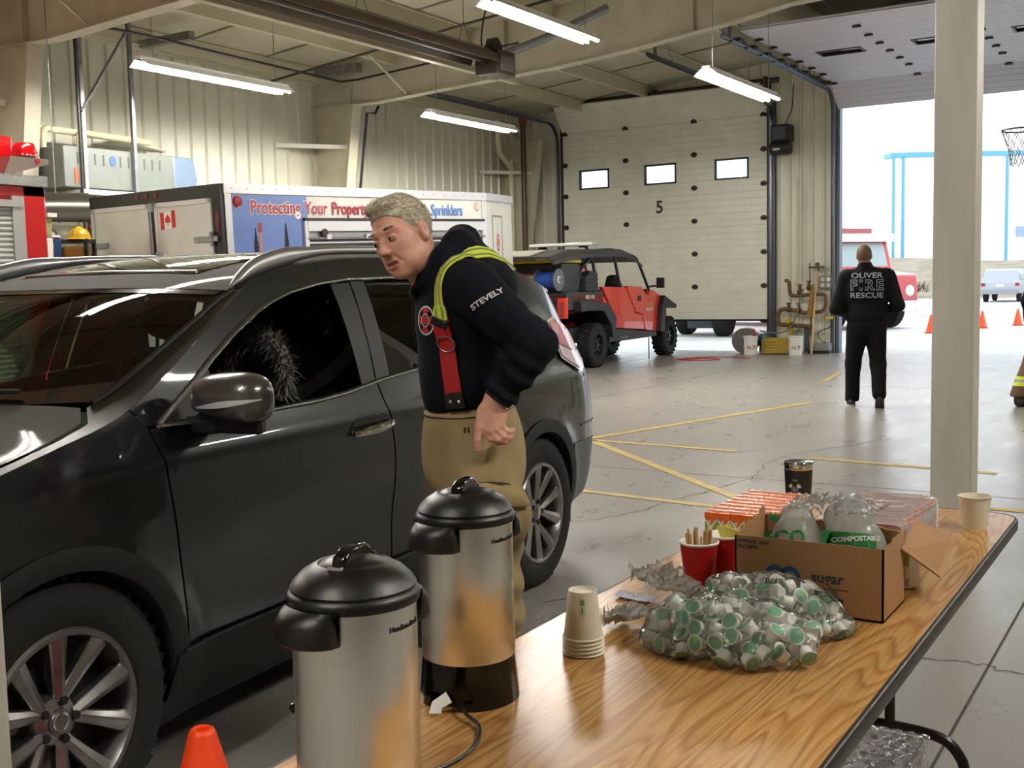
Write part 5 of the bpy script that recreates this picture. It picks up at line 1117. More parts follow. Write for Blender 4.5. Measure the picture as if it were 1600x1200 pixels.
# ---------------------------------------------------------------- below the table
t = thing('wrapped_pack', (-.80, 2.83, 0), 'pack in shiny silver wrap on the floor under the table', 'pack')
b = B(); b.bx(-.93, -.62, 2.66, 3.02, .001, .235); b.obj('carton', mat('pack_dark_print', '4a4546', .5, var=('c9c4c6', 26)), t, world=True)
b = B(); b.grid(lambda i, j: (-.945+.34*i, 2.645+.39*j, .240+.006*math.sin(60*i+10*j)*math.sin(31*j)), 30, 30)
b.grid(lambda i, j: (-.612+.004*math.sin(50*i)*math.sin(40*j), 2.645+.39*i, .24*j+.001), 24, 12); b.grid(lambda i, j: (-.945+.34*i, 2.648+.004*math.sin(50*i)*math.sin(40*j), .24*j+.001), 24, 12); b.obj('foil_wrap', film('silver_wrap', 'd8d4da', 1.5, .06, bump=(40, .7), haze=.15), t, world=True)
def cone(x, y, h, label, base=True, s=1.0, group=None, rz=0):
    t = thing('traffic_cone', (x, y, 0), label, 'cone', group=group, rz=rz); rb = .15*s; rt_ = .027*s
    b = B(); b.lathe([(rb, .02), (rb-.004, .03), (rt_+.004, h-.012), (rt_, h-.003), (rt_-.006, h), (rt_-.012, h-.004), (rt_-.014, h-.03), (rb-.02, .03)], 40); b.obj('cone_body', mat('cone_orange', 'ff4a12', .45), t, smooth=50)
    b = B(); b.prism(rrect(-.17*s, .17*s, -.17*s, .17*s, .04*s, 4), 0, .025); b.obj('cone_base', mat('cone_base_black', '1a1a1a', .6) if base else mat('cone_orange'), t)
    return t
cone(-1.93, 1.71, .475, 'orange traffic cone between the SUV\'s front wheel and the coffee urns')
# ================================================================ people
M_skin = mat('skin', 'dca994', .62, var=('cd917d', 22), bump=(160, .06)); M_skin.node_tree.nodes['Principled BSDF'].inputs['Subsurface Weight'].default_value = .08
M_skin.node_tree.nodes['Principled BSDF'].inputs['Subsurface Radius'].default_value = (.012, .005, .003)
M_lip = mat('lips', 'b5746a', .5); M_hair = mat('silver_blond_hair', 'd2c7b2', .55, var=('aa9e8a', 130)); M_navy = mat('navy_fleece', '0b0d15', .95, var=('0e111a', 14), bump=(500, .12), spec=.15)
M_khaki = mat('khaki_bunker_cloth', '9c8962', .85, var=('8e7a54', 9), bump=(240, .12)); M_redw = mat('red_webbing', 'a8161c', .65, bump=(300, .2)); M_lime = mat('lime_webbing', 'cfe23a', .5, emit=None); M_silv = mat('reflective_grey', '8f928f', .35, .3)
M_thread = mat('dark_thread', '2a2118', .8)
pl = thing('person', (-1.82, 2.672, 0), 'grey-haired person in navy hoodie, red suspenders and khaki bunker trousers beside the SUV', 'person', rz=yaw)
A3 = lambda *p: np.array(p, float)
def T(a, t, z): return A3(a, -t, z)
# head frame
F_ = A3(-.58, -.79, -.20); U_ = A3(-.34, 0, .94); F_ /= np.linalg.norm(F_); U_ -= F_*(F_@U_); U_ /= np.linalg.norm(U_); L_ = np.cross(U_, F_)
HC = T(-.168, .09, 1.600); HR = np.stack([-L_*-1, F_, U_], 1)   # columns lateral(left), forward, up
HS = .93
def hl(P): return (P-HC)@HR/HS
def hw(x, y, z): return HC+HR@A3(x, y, z)*HS
def headf(P):
    q = hl(P); s = q.copy(); s[:, 0] = np.abs(s[:, 0])
    d = ell(q, (0, -.010, .042), (.076, .097, .092))
    d = smin(d, ell(q, (0, .036, -.018), (.060, .058, .088)), .03)
    d = smin(d, ell(s, (.031, .022, -.060), (.036, .052, .042)), .022)
    d = smin(d, ell(q, (0, .066, -.090), (.026, .020, .020)), .022)
    d = smin(d, ell(s, (.046, .052, -.012), (.018, .02, .018)), .022)
    d = smin(d, caps(s, (.010, .087, .034), (.046, .068, .036), .010, .009), .014)
    d = smax(d, -ell(s, (.031, .099, .014), (.017, .017, .0115)), .012)
    d = smin(d, ell(s, (.031, .0745, .0125), (.0155, .0135, .012)), .003)
    d = smin(d, caps(q, (0, .088, .024), (0, .110, -.020), .0075, .0105), .010)
    d = smin(d, ell(s, (.0105, .098, -.026), (.0085, .010, .008)), .006)
    d = smax(d, -ell(s, (.006, .104, -.034), (.0035, .005, .003)), .003)
    d = smin(d, ell(q, (0, .088, -.0525), (.024, .0085, .0065)), .006)
    d = smin(d, ell(q, (0, .084, -.0695), (.020, .0095, .0075)), .006)
    d = smax(d, -ell(q, (.002, .098, -.0605), (.020, .018, .0042)), .004)
    d = smax(d, -caps(s, (.017, .096, -.030), (.032, .076, -.062), .003, .002), .008)
    d = smin(d, ell(q-np.where(q[:, :1] > 0, 1, -1)*A3(.077, 0, 0), (0, -.012, .004), (.010, .017, .031)), .008)
    e = q-np.where(q[:, :1] > 0, 1, -1)*A3(.088, 0, 0); d = smax(d, -ell(e, (0, -.008, .008), (.007, .009, .018)), .006)
    d = smin(d, caps(P, hw(0, -.028, -.045), T(-.06, .03, 1.43), .056, .068), .03)
    # furrows
    for zz in (.066, .079): d = d+.0012*np.exp(-((q[:, 2]-zz-.004*np.cos(q[:, 0]*40))/.0022)**2)*(q[:, 1] > .05)*(np.abs(q[:, 0]) < .045)
    return d
W_ = T(.075, .222, 1.160)
def handf(P):
    el = T(.185, .23, 1.30)
    d = caps(P, W_+(el-W_)*.5, W_, .034, .026)
    K = [T(.043, .240, 1.084), T(.059, .244, 1.078), T(.075, .241, 1.081), T(.088, .233, 1.089)]
    palm = ell(P, T(.066, .233, 1.118), (.040, .018, .048))
    for k in K: palm = smin(palm, caps(P, W_, k, .021, .0125), .010)
    d = smin(d, palm, .018)
    FG = [[K[0], T(.062, .243, 1.055), T(.083, .232, 1.044), T(.098, .218, 1.046)], [K[1], T(.079, .243, 1.053), T(.099, .229, 1.045), T(.112, .213, 1.048)], [K[2], T(.094, .238, 1.060), T(.110, .222, 1.054), T(.119, .207, 1.058)], [K[3], T(.104, .229, 1.073), T(.116, .214, 1.069), T(.122, .202, 1.073)]]
    for f in FG:
        g = None
        for i, (r0, r1) in enumerate(((.0105, .0098), (.0098, .009), (.009, .0075))):
            c = caps(P, f[i], f[i+1], r0, r1); g = c if g is None else smin(g, c, .003)
        d = smin(d, g, .004)
    th = [T(.045, .222, 1.130), T(.031, .240, 1.088), T(.027, .243, 1.055), T(.026, .238, 1.026)]
    g = smin(smin(caps(P, th[0], th[1], .018, .0125), caps(P, th[1], th[2], .0125, .0108), .004), caps(P, th[2], th[3], .0108, .0085), .003)
    return smin(d, g, .010)
def corebody(P):
    d = ell(P, T(-.015, 0, 1.36), (.11, .17, .16)); d = smin(d, ell(P, T(-.01, 0, 1.12), (.10, .14, .2)), .05)
    for s, kn, an in ((1, (.05, .10, .53), (.06, .10, .1)), (-1, (-.02, -.10, .53), (-.03, -.1, .1))):
        d = smin(d, caps(P, T(.01, s*.09, .95), T(*kn), .085, .06), .05); d = smin(d, caps(P, T(*kn), T(*an), .06, .045), .03)
    for a, b_, r0, r1 in ((T(.02, .17, 1.45), T(.185, .225, 1.30), .05, .04), (T(.185, .225, 1.30), W_, .04, .026), (T(.0, -.17, 1.45), T(.03, -.25, 1.2), .05, .04), (T(.03, -.25, 1.2), T(-.03, -.24, .98), .04, .027)): d = smin(d, caps(P, a, b_, r0, r1), .03)
    return smin(d, ell(P, T(-.03, -.235, .90), (.03, .018, .08)), .02)
b1 = sdf_mesh(headf, HC-A3(.17, .17, .22), HC+A3(.17, .17, .17), .0034)
b2 = sdf_mesh(handf, T(-.01, .29, 1.0), T(.17, .17, 1.25), .0028)
b3 = sdf_mesh(corebody, (-.2, -.32, .05), (.3, .32, 1.56), .014)
def merge(*bs):
    o = B()
    for x in bs: o.add(x.v, x.f)
    return o
bb = merge(b1, b2, b3)
for i, f in enumerate(bb.f[:len(b1.f)]):
    q = hl(np.array([bb.v[f[0]]]))[0]
    if abs(q[0]) < .024*(1-((q[2]+.061)/.019)**2)**.5 if abs(q[2]+.061) < .019 and q[1] > .076 else False: bb.m[i] = 1
bb.obj('body', [M_skin, M_lip], pl, smooth=80)
# eyes, brows, hair
for s_ in (1, -1):
    c = hw(.031*s_, .0765, .0125); g = F_*.9+A3(-.35, 0, -.35); g /= np.linalg.norm(g)
    b = B(); n0 = len(b.f); b.sph(tuple(c+F_*.0022), .0122, 20); ey = b.obj('eye', mat('eye_white', '93857b', .25), pl)
    b = B(); p = c+F_*.0022+g*.0112; Mx = basis(p, Vector(np.cross(U_, g)), Vector(U_)); b.cyl((0, 0, 0), (0, 0, .0018), .0064, .0058, 16, M=Mx); b.obj('iris', mat('iris_dark', '2e2a26', .2), ey)
    def lid(P, s_=s_):
        q = hl(P); d = ell(q, (.031*s_, .0785, .0125), (.0165, .0140, .0132)); d = smax(d, -ell(q, (.031*s_, .090, .0115), (.0135, .03, .0025)), .0015)
        return smax(d, -(q[:, 1]-.074), .002)
    sdf_mesh(lid, np.array(c)-.02, np.array(c)+.022, .0012).obj('eyelid', M_skin, pl, smooth=80)
    b = B(); rr = random.Random(4)
    for k in range(46):
        x = rr.uniform(.010, .050)*s_; zz = .0365+.005*math.sin((abs(x)-.01)/.04*PI*.8)+rr.uniform(-.0045, .0035); y0 = .094-.30*(abs(x)-.008)**1.15+.002
        p = hw(x, y0, zz); d_ = HR@A3(.011*s_, -.002, .004*(1 if abs(x) < .03 else -.3)); u = HR@A3(0, .0015, .0014); b.add([p-u*.5, p+u*.5, p+d_], [(0, 1, 2), (2, 1, 0)])
    b.obj('eyebrow', mat('brow_hair', '94795c', .7), pl, smooth=0)
def hairf(P):
    q = hl(P); n = vnoise(q*A3(2.2, .5, 1.0), 90, 2)
    d = ell(q, (0, -.012, .045), (.0795, .1005, .0965))+.0035*n
    d = smin(d, ell(q, (0, .052, .112), (.055, .034, .024)), .02)
    hl_ = np.where(q[:, 1] > .02, .083-.30*np.maximum(0, np.abs(q[:, 0])-.035)-.2*np.maximum(0, .05-q[:, 1]), 0)
    lim = np.interp(q[:, 1], [-.11, -.05, -.028, -.018, .002, .018, .032, .05, .075, .11], [-.055, -.05, -.045, .030, .034, -.012, .012, .062, .080, .092])+.004*vnoise(P, 130, 5)
    return smax(d, lim-q[:, 2], .004)
b = sdf_mesh(hairf, HC-A3(.16, .16, .14), HC+A3(.16, .16, .18), .0034); bv = bvh_of(b); rr = random.Random(9); k0 = len(b.v); verts = [Vector(v) for v in b.v]
for i in range(5200):
    p = verts[rr.randrange(k0)]; h = bv.find_nearest(p); n = h[1]; q = hl(np.array([tuple(p)]))[0]
    fl = HR@A3(.25*rr.uniform(-1, 1)+(.35 if q[0] > 0 else -.35)*(q[2] < .09), -1+(.9 if q[1] < -.05 else 0), (-.2 if q[2] > .09 else -1.0)); d_ = (Vector(fl)-n*Vector(fl).dot(n)).normalized()*rr.uniform(.011, .022)+n*rr.uniform(.001, .005)
    w_ = d_.cross(n).normalized()*.0009; b.add([p-w_-n*.001, p+w_-n*.001, p+d_], [(0, 1, 2), (2, 1, 0)], 0)
b.obj('hair', M_hair, pl, smooth=80)
# hoodie
def hoodief(P):
    q = P.copy(); t = -q[:, 1]
    d = ell(P, T(-.012, 0, 1.375), (.142, .205, .175)); d = smin(d, ell(P, T(-.015, 0, 1.20), (.135, .19, .17)), .06)
    d = smin(d, caps(P, T(.0, .15, 1.475), T(.0, -.15, 1.465), .070, .070), .05)
    d = smin(d, ell(P, T(.055, .02, 1.46), (.09, .16, .09)), .04)
    sh, el = T(.02, .185, 1.455), T(.182, .225, 1.305)
    arm = smin(caps(P, sh, el, .078, .062), caps(P, el, T(.094, .222, 1.18), .062, .052), .025)
    u = (P-sh)@((el-sh)/np.linalg.norm(el-sh)**2)
    w = (P-el)@((W_-el)/np.linalg.norm(W_-el)**2)
    arm = arm+.006*np.sin(26*u+5*vnoise(P, 12, 3))*np.clip(u*1.6-.5, 0, 1)*np.clip(1.4-u, 0, 1)+.006*np.sin(20*w+4*vnoise(P, 14, 8))*np.clip(w*2, 0, 1)
    cut = (P-T(.085, .222, 1.170))@((W_-el)/np.linalg.norm(W_-el)); arm = smax(arm, cut, .012)
    d = smin(d, arm, .022)
    arm2 = smin(caps(P, T(.0, -.18, 1.45), T(.03, -.26, 1.2), .075, .06), caps(P, T(.03, -.26, 1.2), T(-.02, -.24, 1.0), .06, .05), .03); d = smin(d, arm2, .03)
    hood = None
    ring = [(-.132, .060, 1.462, .028), (-.100, .105, 1.490, .034), (-.055, .112, 1.535, .042), (-.018, .075, 1.580, .046), (-.012, -.01, 1.592, .048), (-.03, -.085, 1.57, .046), (-.07, -.10, 1.51, .04), (-.12, -.04, 1.46, .032), (-.14, .02, 1.45, .028)]
    for i in range(len(ring)-1):
        a, c = ring[i], ring[i+1]; e = caps(P, T(*a[:3]), T(*c[:3]), a[3], c[3]); hood = e if hood is None else smin(hood, e, .02)
    hood = smin(hood, ell(P, T(.03, .01, 1.53), (.06, .115, .055)), .03); d = smin(d, hood, .018)
    d = smax(d, -caps(P, hw(0, -.03, -.03), T(-.065, .03, 1.44), .058, .060), .012)   # neck opening
    d = d+.0045*vnoise(P*A3(1, 1, .55), 26, 4)+.0035*np.sin(46*(P[:, 2]+.5*P[:, 0])+6*vnoise(P, 9, 6))*np.exp(-((P[:, 2]-1.20)/.07)**2)
    body_cut = (1.112+.09*(P[:, 0]+.13))-P[:, 2]; wide = np.where((np.abs(t) < .19), body_cut, -1)
    return smax(d, np.where((t < .172+.2*np.maximum(0, 1.12-P[:, 2])) & (t > -.2), body_cut, -1), .004)
b = sdf_mesh(hoodief, (-.22, -.36, .94), (.30, .37, 1.70), .0068); hb = bvh_of(b); hd = b.obj('hoodie', M_navy, pl, smooth=80)
b = B(); cc = T(.088, .222, 1.168); ax = (W_-T(.182, .225, 1.305)); ax /= np.linalg.norm(ax); b.cyl(tuple(cc-ax*.028), tuple(cc+ax*.012), .047, .040, 28); b.obj('cuff', mat('navy_rib', '101218', .9), hd)
def hemring(b, fbv, z0, z1, off, n=60, ax_=.0):
    vs = []
    for i in range(n):
        a = 2*PI*i/n; d = V(math.cos(a), math.sin(a), 0)
        for z in (z0, z1):
            zz = z+.09*(d.x*.12+.13-.0); h = fbv.ray_cast(V(0, 0, max(zz, 1.135))+d*.45, -d); r = (h[0]-V(0, 0, h[0].z)) if h[0] is not None else d*.15
            r = r if r.length < .2 else r.normalized()*.19; vs.append(V(r.x, r.y, zz)+d*off)
    b.add(vs, [(2*i, 2*((i+1) % n), 2*((i+1) % n)+1, 2*i+1) for i in range(n)])
# trousers
def trousf(P):
    d = ell(P, T(.0, 0, 1.06), (.137, .178, .14)); d = smin(d, ell(P, T(.012, 0, .95), (.152, .195, .16)), .06)
    d = smin(d, caps(P, T(.025, .095, .92), T(.062, .105, .56), .118, .074), .03); d = smin(d, caps(P, T(.062, .105, .56), T(.066, .105, .10), .074, .086), .03)
    d = smin(d, caps(P, T(.005, -.095, .92), T(-.015, -.105, .56), .118, .078), .03); d = smin(d, caps(P, T(-.015, -.105, .56), T(-.03, -.105, .10), .078, .088), .03)
    d = smin(d, ell(P, T(.085, .155, .835), (.085, .062, .095)), .035)
    d = smax(d, P[:, 2]-(1.118+.09*(P[:, 0]+.13)), .004); d = smax(d, .055-P[:, 2], .01)
    f = .009*vnoise(P*A3(1, 1, .35), 30, 7)+.007*np.sin(60*P[:, 2]+30*P[:, 0]+5*vnoise(P, 9, 2))*np.exp(-((P[:, 2]-.6)/.16)**2)+.007*np.sin(42*P[:, 0]+4*vnoise(P, 8, 4))*np.clip((1.04-P[:, 2])*6, 0, 1)*np.exp(-((P[:, 2]-.93)/.09)**2)
    return d+f
b = sdf_mesh(trousf, (-.24, -.30, .03), (.26, .30, 1.18), .008); tb = bvh_of(b); tr_ = b.obj('trousers', M_khaki, pl, smooth=80)
def on(bv, a, t, z, off=.004):
    h = bv.find_nearest(V(a, -t, z)); return h[0]+h[1]*off, h[1]
def strap(bv, pts, w, th, m, name, parent, off=.006, dens=5):
    P = smooth_path([V(a, -t, z) for a, t, z in pts], dens); Q = []; Wd = []
    for p in P: h = bv.find_nearest(p); Q.append(h[0]+h[1]*off); Wd.append(h[1])
    for _ in range(10): Q = [Q[0]]+[(Q[i-1]+Q[i]*2+Q[i+1])/4 for i in range(1, len(Q)-1)]+[Q[-1]]
    ws = [Wd[i].cross(Q[min(i+1, len(Q)-1)]-Q[max(i-1, 0)]) for i in range(len(Q))]
    b = B(); b.ribbon(Q, ws, w, th); return b.obj(name, m, parent, smooth=30), Q, ws, Wd
red = [(-.040, .20, 1.165), (-.048, .21, 1.20), (-.058, .22, 1.25), (-.070, .22, 1.31), (-.078, .21, 1.385)]
lime = [(-.078, .21, 1.375), (-.076, .20, 1.43), (-.060, .185, 1.49), (-.028, .165, 1.535), (.012, .13, 1.555), (.05, .07, 1.54), (.09, .0, 1.49)]
strap(hb, red, .047, .004, M_redw, 'suspender_red', pl)
sl, Q, ws, Wd = strap(hb, lime, .046, .004, M_lime, 'suspender_lime', pl, .008)
for o_ in (-.011, .011):
    b = B(); b.ribbon([q+w.normalized()*o_+n*.0028 for q, w, n in zip(Q, ws, Wd)], ws, .006, .001); b.obj('reflective_stripe', M_silv, sl)
strap(hb, [(-.035, .20, 1.125), (-.038, .20, 1.15), (-.042, .20, 1.175)], .052, .005, mat('black_leather', '15100e', .5), 'leather_tab', pl, .009)
for da in (-.014, .012):
    p, n = on(hb, -.037+da, .20, 1.150, .013); b = B(); b.sph(tuple(p), .0055, 10); b.obj('rivet', M_chrome, pl)
p, n = on(hb, -.079, .21, 1.368, .012); b = B(); b.box((0, 0, 0), (.056, .022, .010), M=basis(p, V(.95, 0, -.25)-n*n.dot(V(.95, 0, -.25)), n.cross(V(.95, 0, -.25)))); b.obj('buckle', mat('dark_buckle', '2a2a2c', .35, .5), pl, bevel=.003)
strap(hb, [(-.076, .21, 1.36), (-.070, .22, 1.32)], .050, .004, M_redw, 'strap_loop', pl, .012)
p, n = on(hb, -.066, .22, 1.305, .010); Mx = basis(p, V(1, 0, -.1)-n*n.dot(V(1, 0, -.1)), n.cross(V(1, 0, -.1))); b = B(); b.tube([Mx @ V(.027*math.cos(a), .022*math.sin(a), .003) for a in np.linspace(0, 2*PI, 25)[:-1]], .0022, 8, closed=True); b.obj('d_ring', M_steel, pl)
def hdrape(bv, o, x, y, off=.003):
    x = Vector(x).normalized(); n = x.cross(Vector(y)).normalized(); y = n.cross(x)
    def f(p):
        s_ = Vector(o)+x*p.x+y*p.y; h = bv.ray_cast(s_+n*.25, -n, .5); return (h[0]+n*(off+p.z)) if h[0] is not None else s_
    return f
text('STEVELY', .021, None, mat('thread_white', 'c9c9cc', .7), hd, warp=hdrape(hb, T(.062, .25, 1.430), (.86, .05, .50), (-.45, .2, .85)), bold=.0006, name='sleeve_lettering', sx=1.25)
dp = hdrape(hb, T(-.118, .15, 1.375), (.75, -.66, -.05), (.05, .0, 1)); b = B(); b2_ = B()
def dring(b, r0, r1, a0=0, a1=2*PI, n=24, z=0): b.grid(lambda i, j: dp(V((r0+(r1-r0)*j)*math.cos(a0+(a1-a0)*i), (r0+(r1-r0)*j)*math.sin(a0+(a1-a0)*i), z)), n, 3)
dring(b, .036, .041); dring(b, .016, .019); b.obj('emblem_ring', mat('thread_white'), hd, smooth=0)
b = B(); dring(b, .001, .013)
for k in range(4): dring(b, .020, .034, k*PI/2-.5, k*PI/2+.5, 8)
b.obj('emblem_cross', mat('thread_red', 'b3202a', .7), hd, smooth=0)
b = B(); b.tube([tuple(on(hb, -.135, .05, z, .006)[0]) for z in np.linspace(1.43, 1.30, 12)], .0025, 6); b.obj('drawstring', M_black, hd)
# trouser details: waistband piping, belt tab, pocket flap, stitches
b = B(); n = 60; pr = []
for i in range(n):
    a = 2*PI*i/n; p, nn = on(tb, .15*math.cos(a), .2*math.sin(a), 1.112+.09*(.14*math.cos(a)+.13), .002); pr.append(p)
b.tube(pr, .005, 6, closed=True); b.obj('waistband_piping', mat('khaki_light', 'a58f68', .8), tr_)
b = B(); b.tube([p+V(0, 0, -.004)*1+V(p.x, p.y, 0).normalized()*.003 for p in pr], .0018, 5, closed=True); b.obj('waist_stitch', M_thread, tr_)
for da in (-.006, .006):
    b = B(); b.tube([tuple(on(tb, -.005+da, .2, z, .003)[0]) for z in (1.085, 1.07)], .0022, 6); b.obj('bar_tack', M_thread, tr_)
for zz in (.925, .931):
    b = B(); b.tube([tuple(on(tb, a, .22, zz-.02*(a-.06)**2*8+.03*max(0, a-.05), .002)[0]) for a in np.linspace(-.055, .135, 22)], .0014, 5); b.obj('pocket_stitch', M_thread, tr_)
fl = []
for a in np.linspace(.02, .165, 12):
    for z in (.93+.03*max(0, a-.05), .875-.10*(a-.02)): p, nn = on(tb, a, .25-.6*max(0, a-.08), z, .006 if z > .91 else .016); fl.append(p)
b = B(); b.add(fl, [(2*i, 2*i+1, 2*i+3, 2*i+2) for i in range(11)]); b.obj('pocket_flap', M_khaki, tr_, solid=.004)
for s_, (a, t) in ((1, (.06, .105)), (-1, (-.035, -.105))):
    b = sdf_mesh(lambda P: smax(smin(ell(P, T(a-.06, t, .045), (.15, .055, .055)), caps(P, T(a, t, .06), T(a, t, .16), .062, .062), .03), -P[:, 2]+.004, .004), (a-.25, -t-.09, -.005), (a+.13, -t+.09, .2), .010); b.obj('boot', mat('black_boot', '121110', .5), pl, smooth=70)
p = on(tb, .105, .205, 1.075, .008)[0]; b = B(); b.tube([p+V(0, 0, .03), p+V(.006, -.004, .01), p+V(.010, -.006, -.012)], .003, 6); b.obj('key_clip', M_chrome, tr_)
# ---------------------------------------------------------------- walking person seen from behind
def pixel_dir(o): return math.atan2(o[1], o[0])-PI/2
wx, wy = -3.28, 12.76
wk = thing('person', (wx, wy, 0), 'person in black fire rescue jacket walking away toward the open door', 'person', rz=pixel_dir((wx, wy)))
M_jk = mat('black_jacket', '08090c', .9, bump=(200, .1), spec=.2); M_pt = mat('black_trousers', '060608', .9, spec=.2); M_sk2 = mat('skin_dark_side', '8f6150', .55); M_hr2 = mat('short_brown_hair', '4e3a2c', .8, var=('5d4737', 200))
def wkbody(P):
    d = ell(P, (-.03, .0, 1.70), (.078, .098, .105)); d = smin(d, ell(P, (-.03, .045, 1.66), (.06, .06, .08)), .03); d = smin(d, caps(P, (-.02, -.02, 1.60), (-.01, -.03, 1.48), .062, .075), .03)
    for s in (1, -1): d = smin(d, ell(P, (-.03+.078*s, -.005, 1.685), (.010, .018, .03)), .006)
    d = smin(d, ell(P, (-.03, .11, 1.665), (.012, .02, .02)), .01)
    d = smin(d, ell(P, (0, 0, 1.25), (.19, .11, .28)), .05)
    for a, c, r0, r1 in (((-.1, 0, .95), (-.145, .06, .52), .08, .06), ((-.145, .06, .52), (-.155, .05, .1), .06, .045), ((.1, 0, .95), (.125, .0, .52), .08, .06), ((.125, .0, .52), (.14, -.20, .16), .06, .045), ((-.2, 0, 1.45), (-.3, -.02, 1.15), .05, .04), ((-.3, -.02, 1.15), (-.15, .2, 1.05), .04, .03), ((.2, 0, 1.45), (.3, -.02, 1.15), .05, .04), ((.3, -.02, 1.15), (.15, .2, 1.05), .04, .03)): d = smin(d, caps(P, a, c, r0, r1), .03)
    for s in (-1, 1):
        d = smin(d, ell(P, (.09*s, .235, 1.045), (.045, .03, .025)), .02)
        for k in range(4): d = smin(d, caps(P, (.07*s, .25, 1.06-.014*k), (.02*s, .262, 1.058-.014*k), .009, .008), .004)
        d = smin(d, caps(P, (.09*s, .23, 1.07), (.05*s, .25, 1.085), .011, .009), .006)
    return d
sdf_mesh(wkbody, (-.42, -.32, .05), (.42, .34, 1.85), .011).obj('body', M_sk2, wk, smooth=80)
def wkhair(P): return smax(ell(P, (-.03, -.008, 1.715), (.083, .104, .108))+.002*vnoise(P, 300, 1), np.interp(P[:, 1], [-.1, -.04, .0, .03, .06, .1], [1.635, 1.64, 1.70, 1.72, 1.765, 1.78])-P[:, 2], .008)
sdf_mesh(wkhair, (-.14, -.13, 1.6), (.09, .13, 1.85), .008).obj('hair', M_hr2, wk, smooth=80)
def jacketf(P):
    d = ell(P, (0, 0, 1.30), (.255, .165, .27)); d = smin(d, ell(P, (0, 0, 1.05), (.245, .165, .17)), .06); d = smin(d, caps(P, (-.2, -.01, 1.465), (.2, -.01, 1.475), .085, .085), .05); d = smin(d, caps(P, (-.02, -.02, 1.50), (-.02, -.015, 1.585), .09, .076), .03)
    for s, el_, wr in ((-1, (-.325, -.03, 1.11), (-.21, .17, 1.04)), (1, (.335, -.03, 1.14), (.2, .17, 1.06))): d = smin(d, smin(caps(P, (.225*s, 0, 1.46), el_, .085, .072), caps(P, el_, wr, .072, .055), .03), .03)
    d = smax(d, .875-P[:, 2]+.02*P[:, 0], .015); d = smax(d, -caps(P, (-.02, .0, 1.56), (-.02, .0, 1.62), .06, .066), .01)
    return d+.008*vnoise(P*A3(1, 1, .8), 17, 5)+.004*np.sin(44*P[:, 2]+4*vnoise(P, 8, 1))*np.exp(-((P[:, 2]-1.0)/.09)**2)
b = sdf_mesh(jacketf, (-.46, -.22, .85), (.46, .28, 1.62), .013); jb_ = bvh_of(b); jk = b.obj('jacket', M_jk, wk, smooth=80)
def wktr(P):
    d = ell(P, (0, 0, .93), (.215, .145, .14))
    for a, c, r0, r1 in (((-.10, 0, .86), (-.145, .05, .48), .118, .085), ((-.145, .05, .48), (-.155, .05, .08), .085, .078), ((.10, 0, .86), (.125, -.01, .48), .118, .085), ((.125, -.01, .48), (.14, -.2, .16), .085, .076)): d = smin(d, caps(P, a, c, r0, r1), .035)
    return smax(d+.007*vnoise(P*A3(1, 1, .6), 24, 3), .055-P[:, 2], .01)
sdf_mesh(wktr, (-.28, -.32, .03), (.28, .2, 1.08), .013).obj('trousers', M_pt, wk, smooth=80)
b = sdf_mesh(lambda P: smax(smin(ell(P, (-.165, .10, .045), (.05, .15, .05)), ell(P, (-.16, .03, .07), (.045, .06, .06)), .02), .002-P[:, 2], .004), (-.25, -.12, -.005), (-.08, .28, .15), .010); sh = b.obj('shoe', mat('dark_shoe', '1a1a1d', .6), wk, smooth=70)
b = B(); b.prism([(-.165+.052*math.cos(a), .09+.16*math.sin(a)) for a in np.linspace(0, 2*PI, 25)[:-1]], .001, .022); b.obj('sole', mat('pale_sole', 'b9b4a6', .6), sh)
Rs = Matrix.Translation((.145, -.155, .015)) @ Matrix.Rotation(-.75, 4, 'X'); I3 = np.array(Rs.inverted())
def shoe2(P):
    q = P@I3[:3, :3].T+I3[:3, 3]; return smax(smin(ell(q, (0, -.02, .045), (.05, .15, .05)), ell(q, (0, -.09, .07), (.045, .06, .06)), .02), -q[:, 2]+.002, .004)
b = sdf_mesh(shoe2, (.05, -.42, -.02), (.25, .08, .26), .010); sh = b.obj('shoe', mat('dark_shoe'), wk, smooth=70)
b = B(); b.prism([(.05*math.cos(a), -.02+.155*math.sin(a)) for a in np.linspace(0, 2*PI, 25)[:-1]], -.012, .004, M=Rs); b.obj('sole', mat('worn_sole', '3a3835', .7), sh)
M_rt = mat('reflective_lettering', '9aa0aa', .5)
for s_, sz, z, sx in (('OLIVER', .082, 1.475, 1.25), ('FIRE', .155, 1.365, 1.25), ('RESCUE', .082, 1.255, 1.25)):
    o = text(s_, sz, None, M_rt if s_ != 'FIRE' else M_jk, jk, warp=hdrape(jb_, (.0, -.25, z), (1, 0, 0), (0, 0, 1), .007), bold=.001, sx=sx if s_ != 'FIRE' else 1.0, gap=1.0 if s_ != 'FIRE' else 1.3, name='back_lettering')
    if s_ == 'FIRE': text(s_, sz, None, M_rt, jk, warp=hdrape(jb_, (.0, -.25, z), (1, 0, 0), (0, 0, 1), .004), bold=.0075, sx=1.0, gap=1.3, name='lettering_outline')
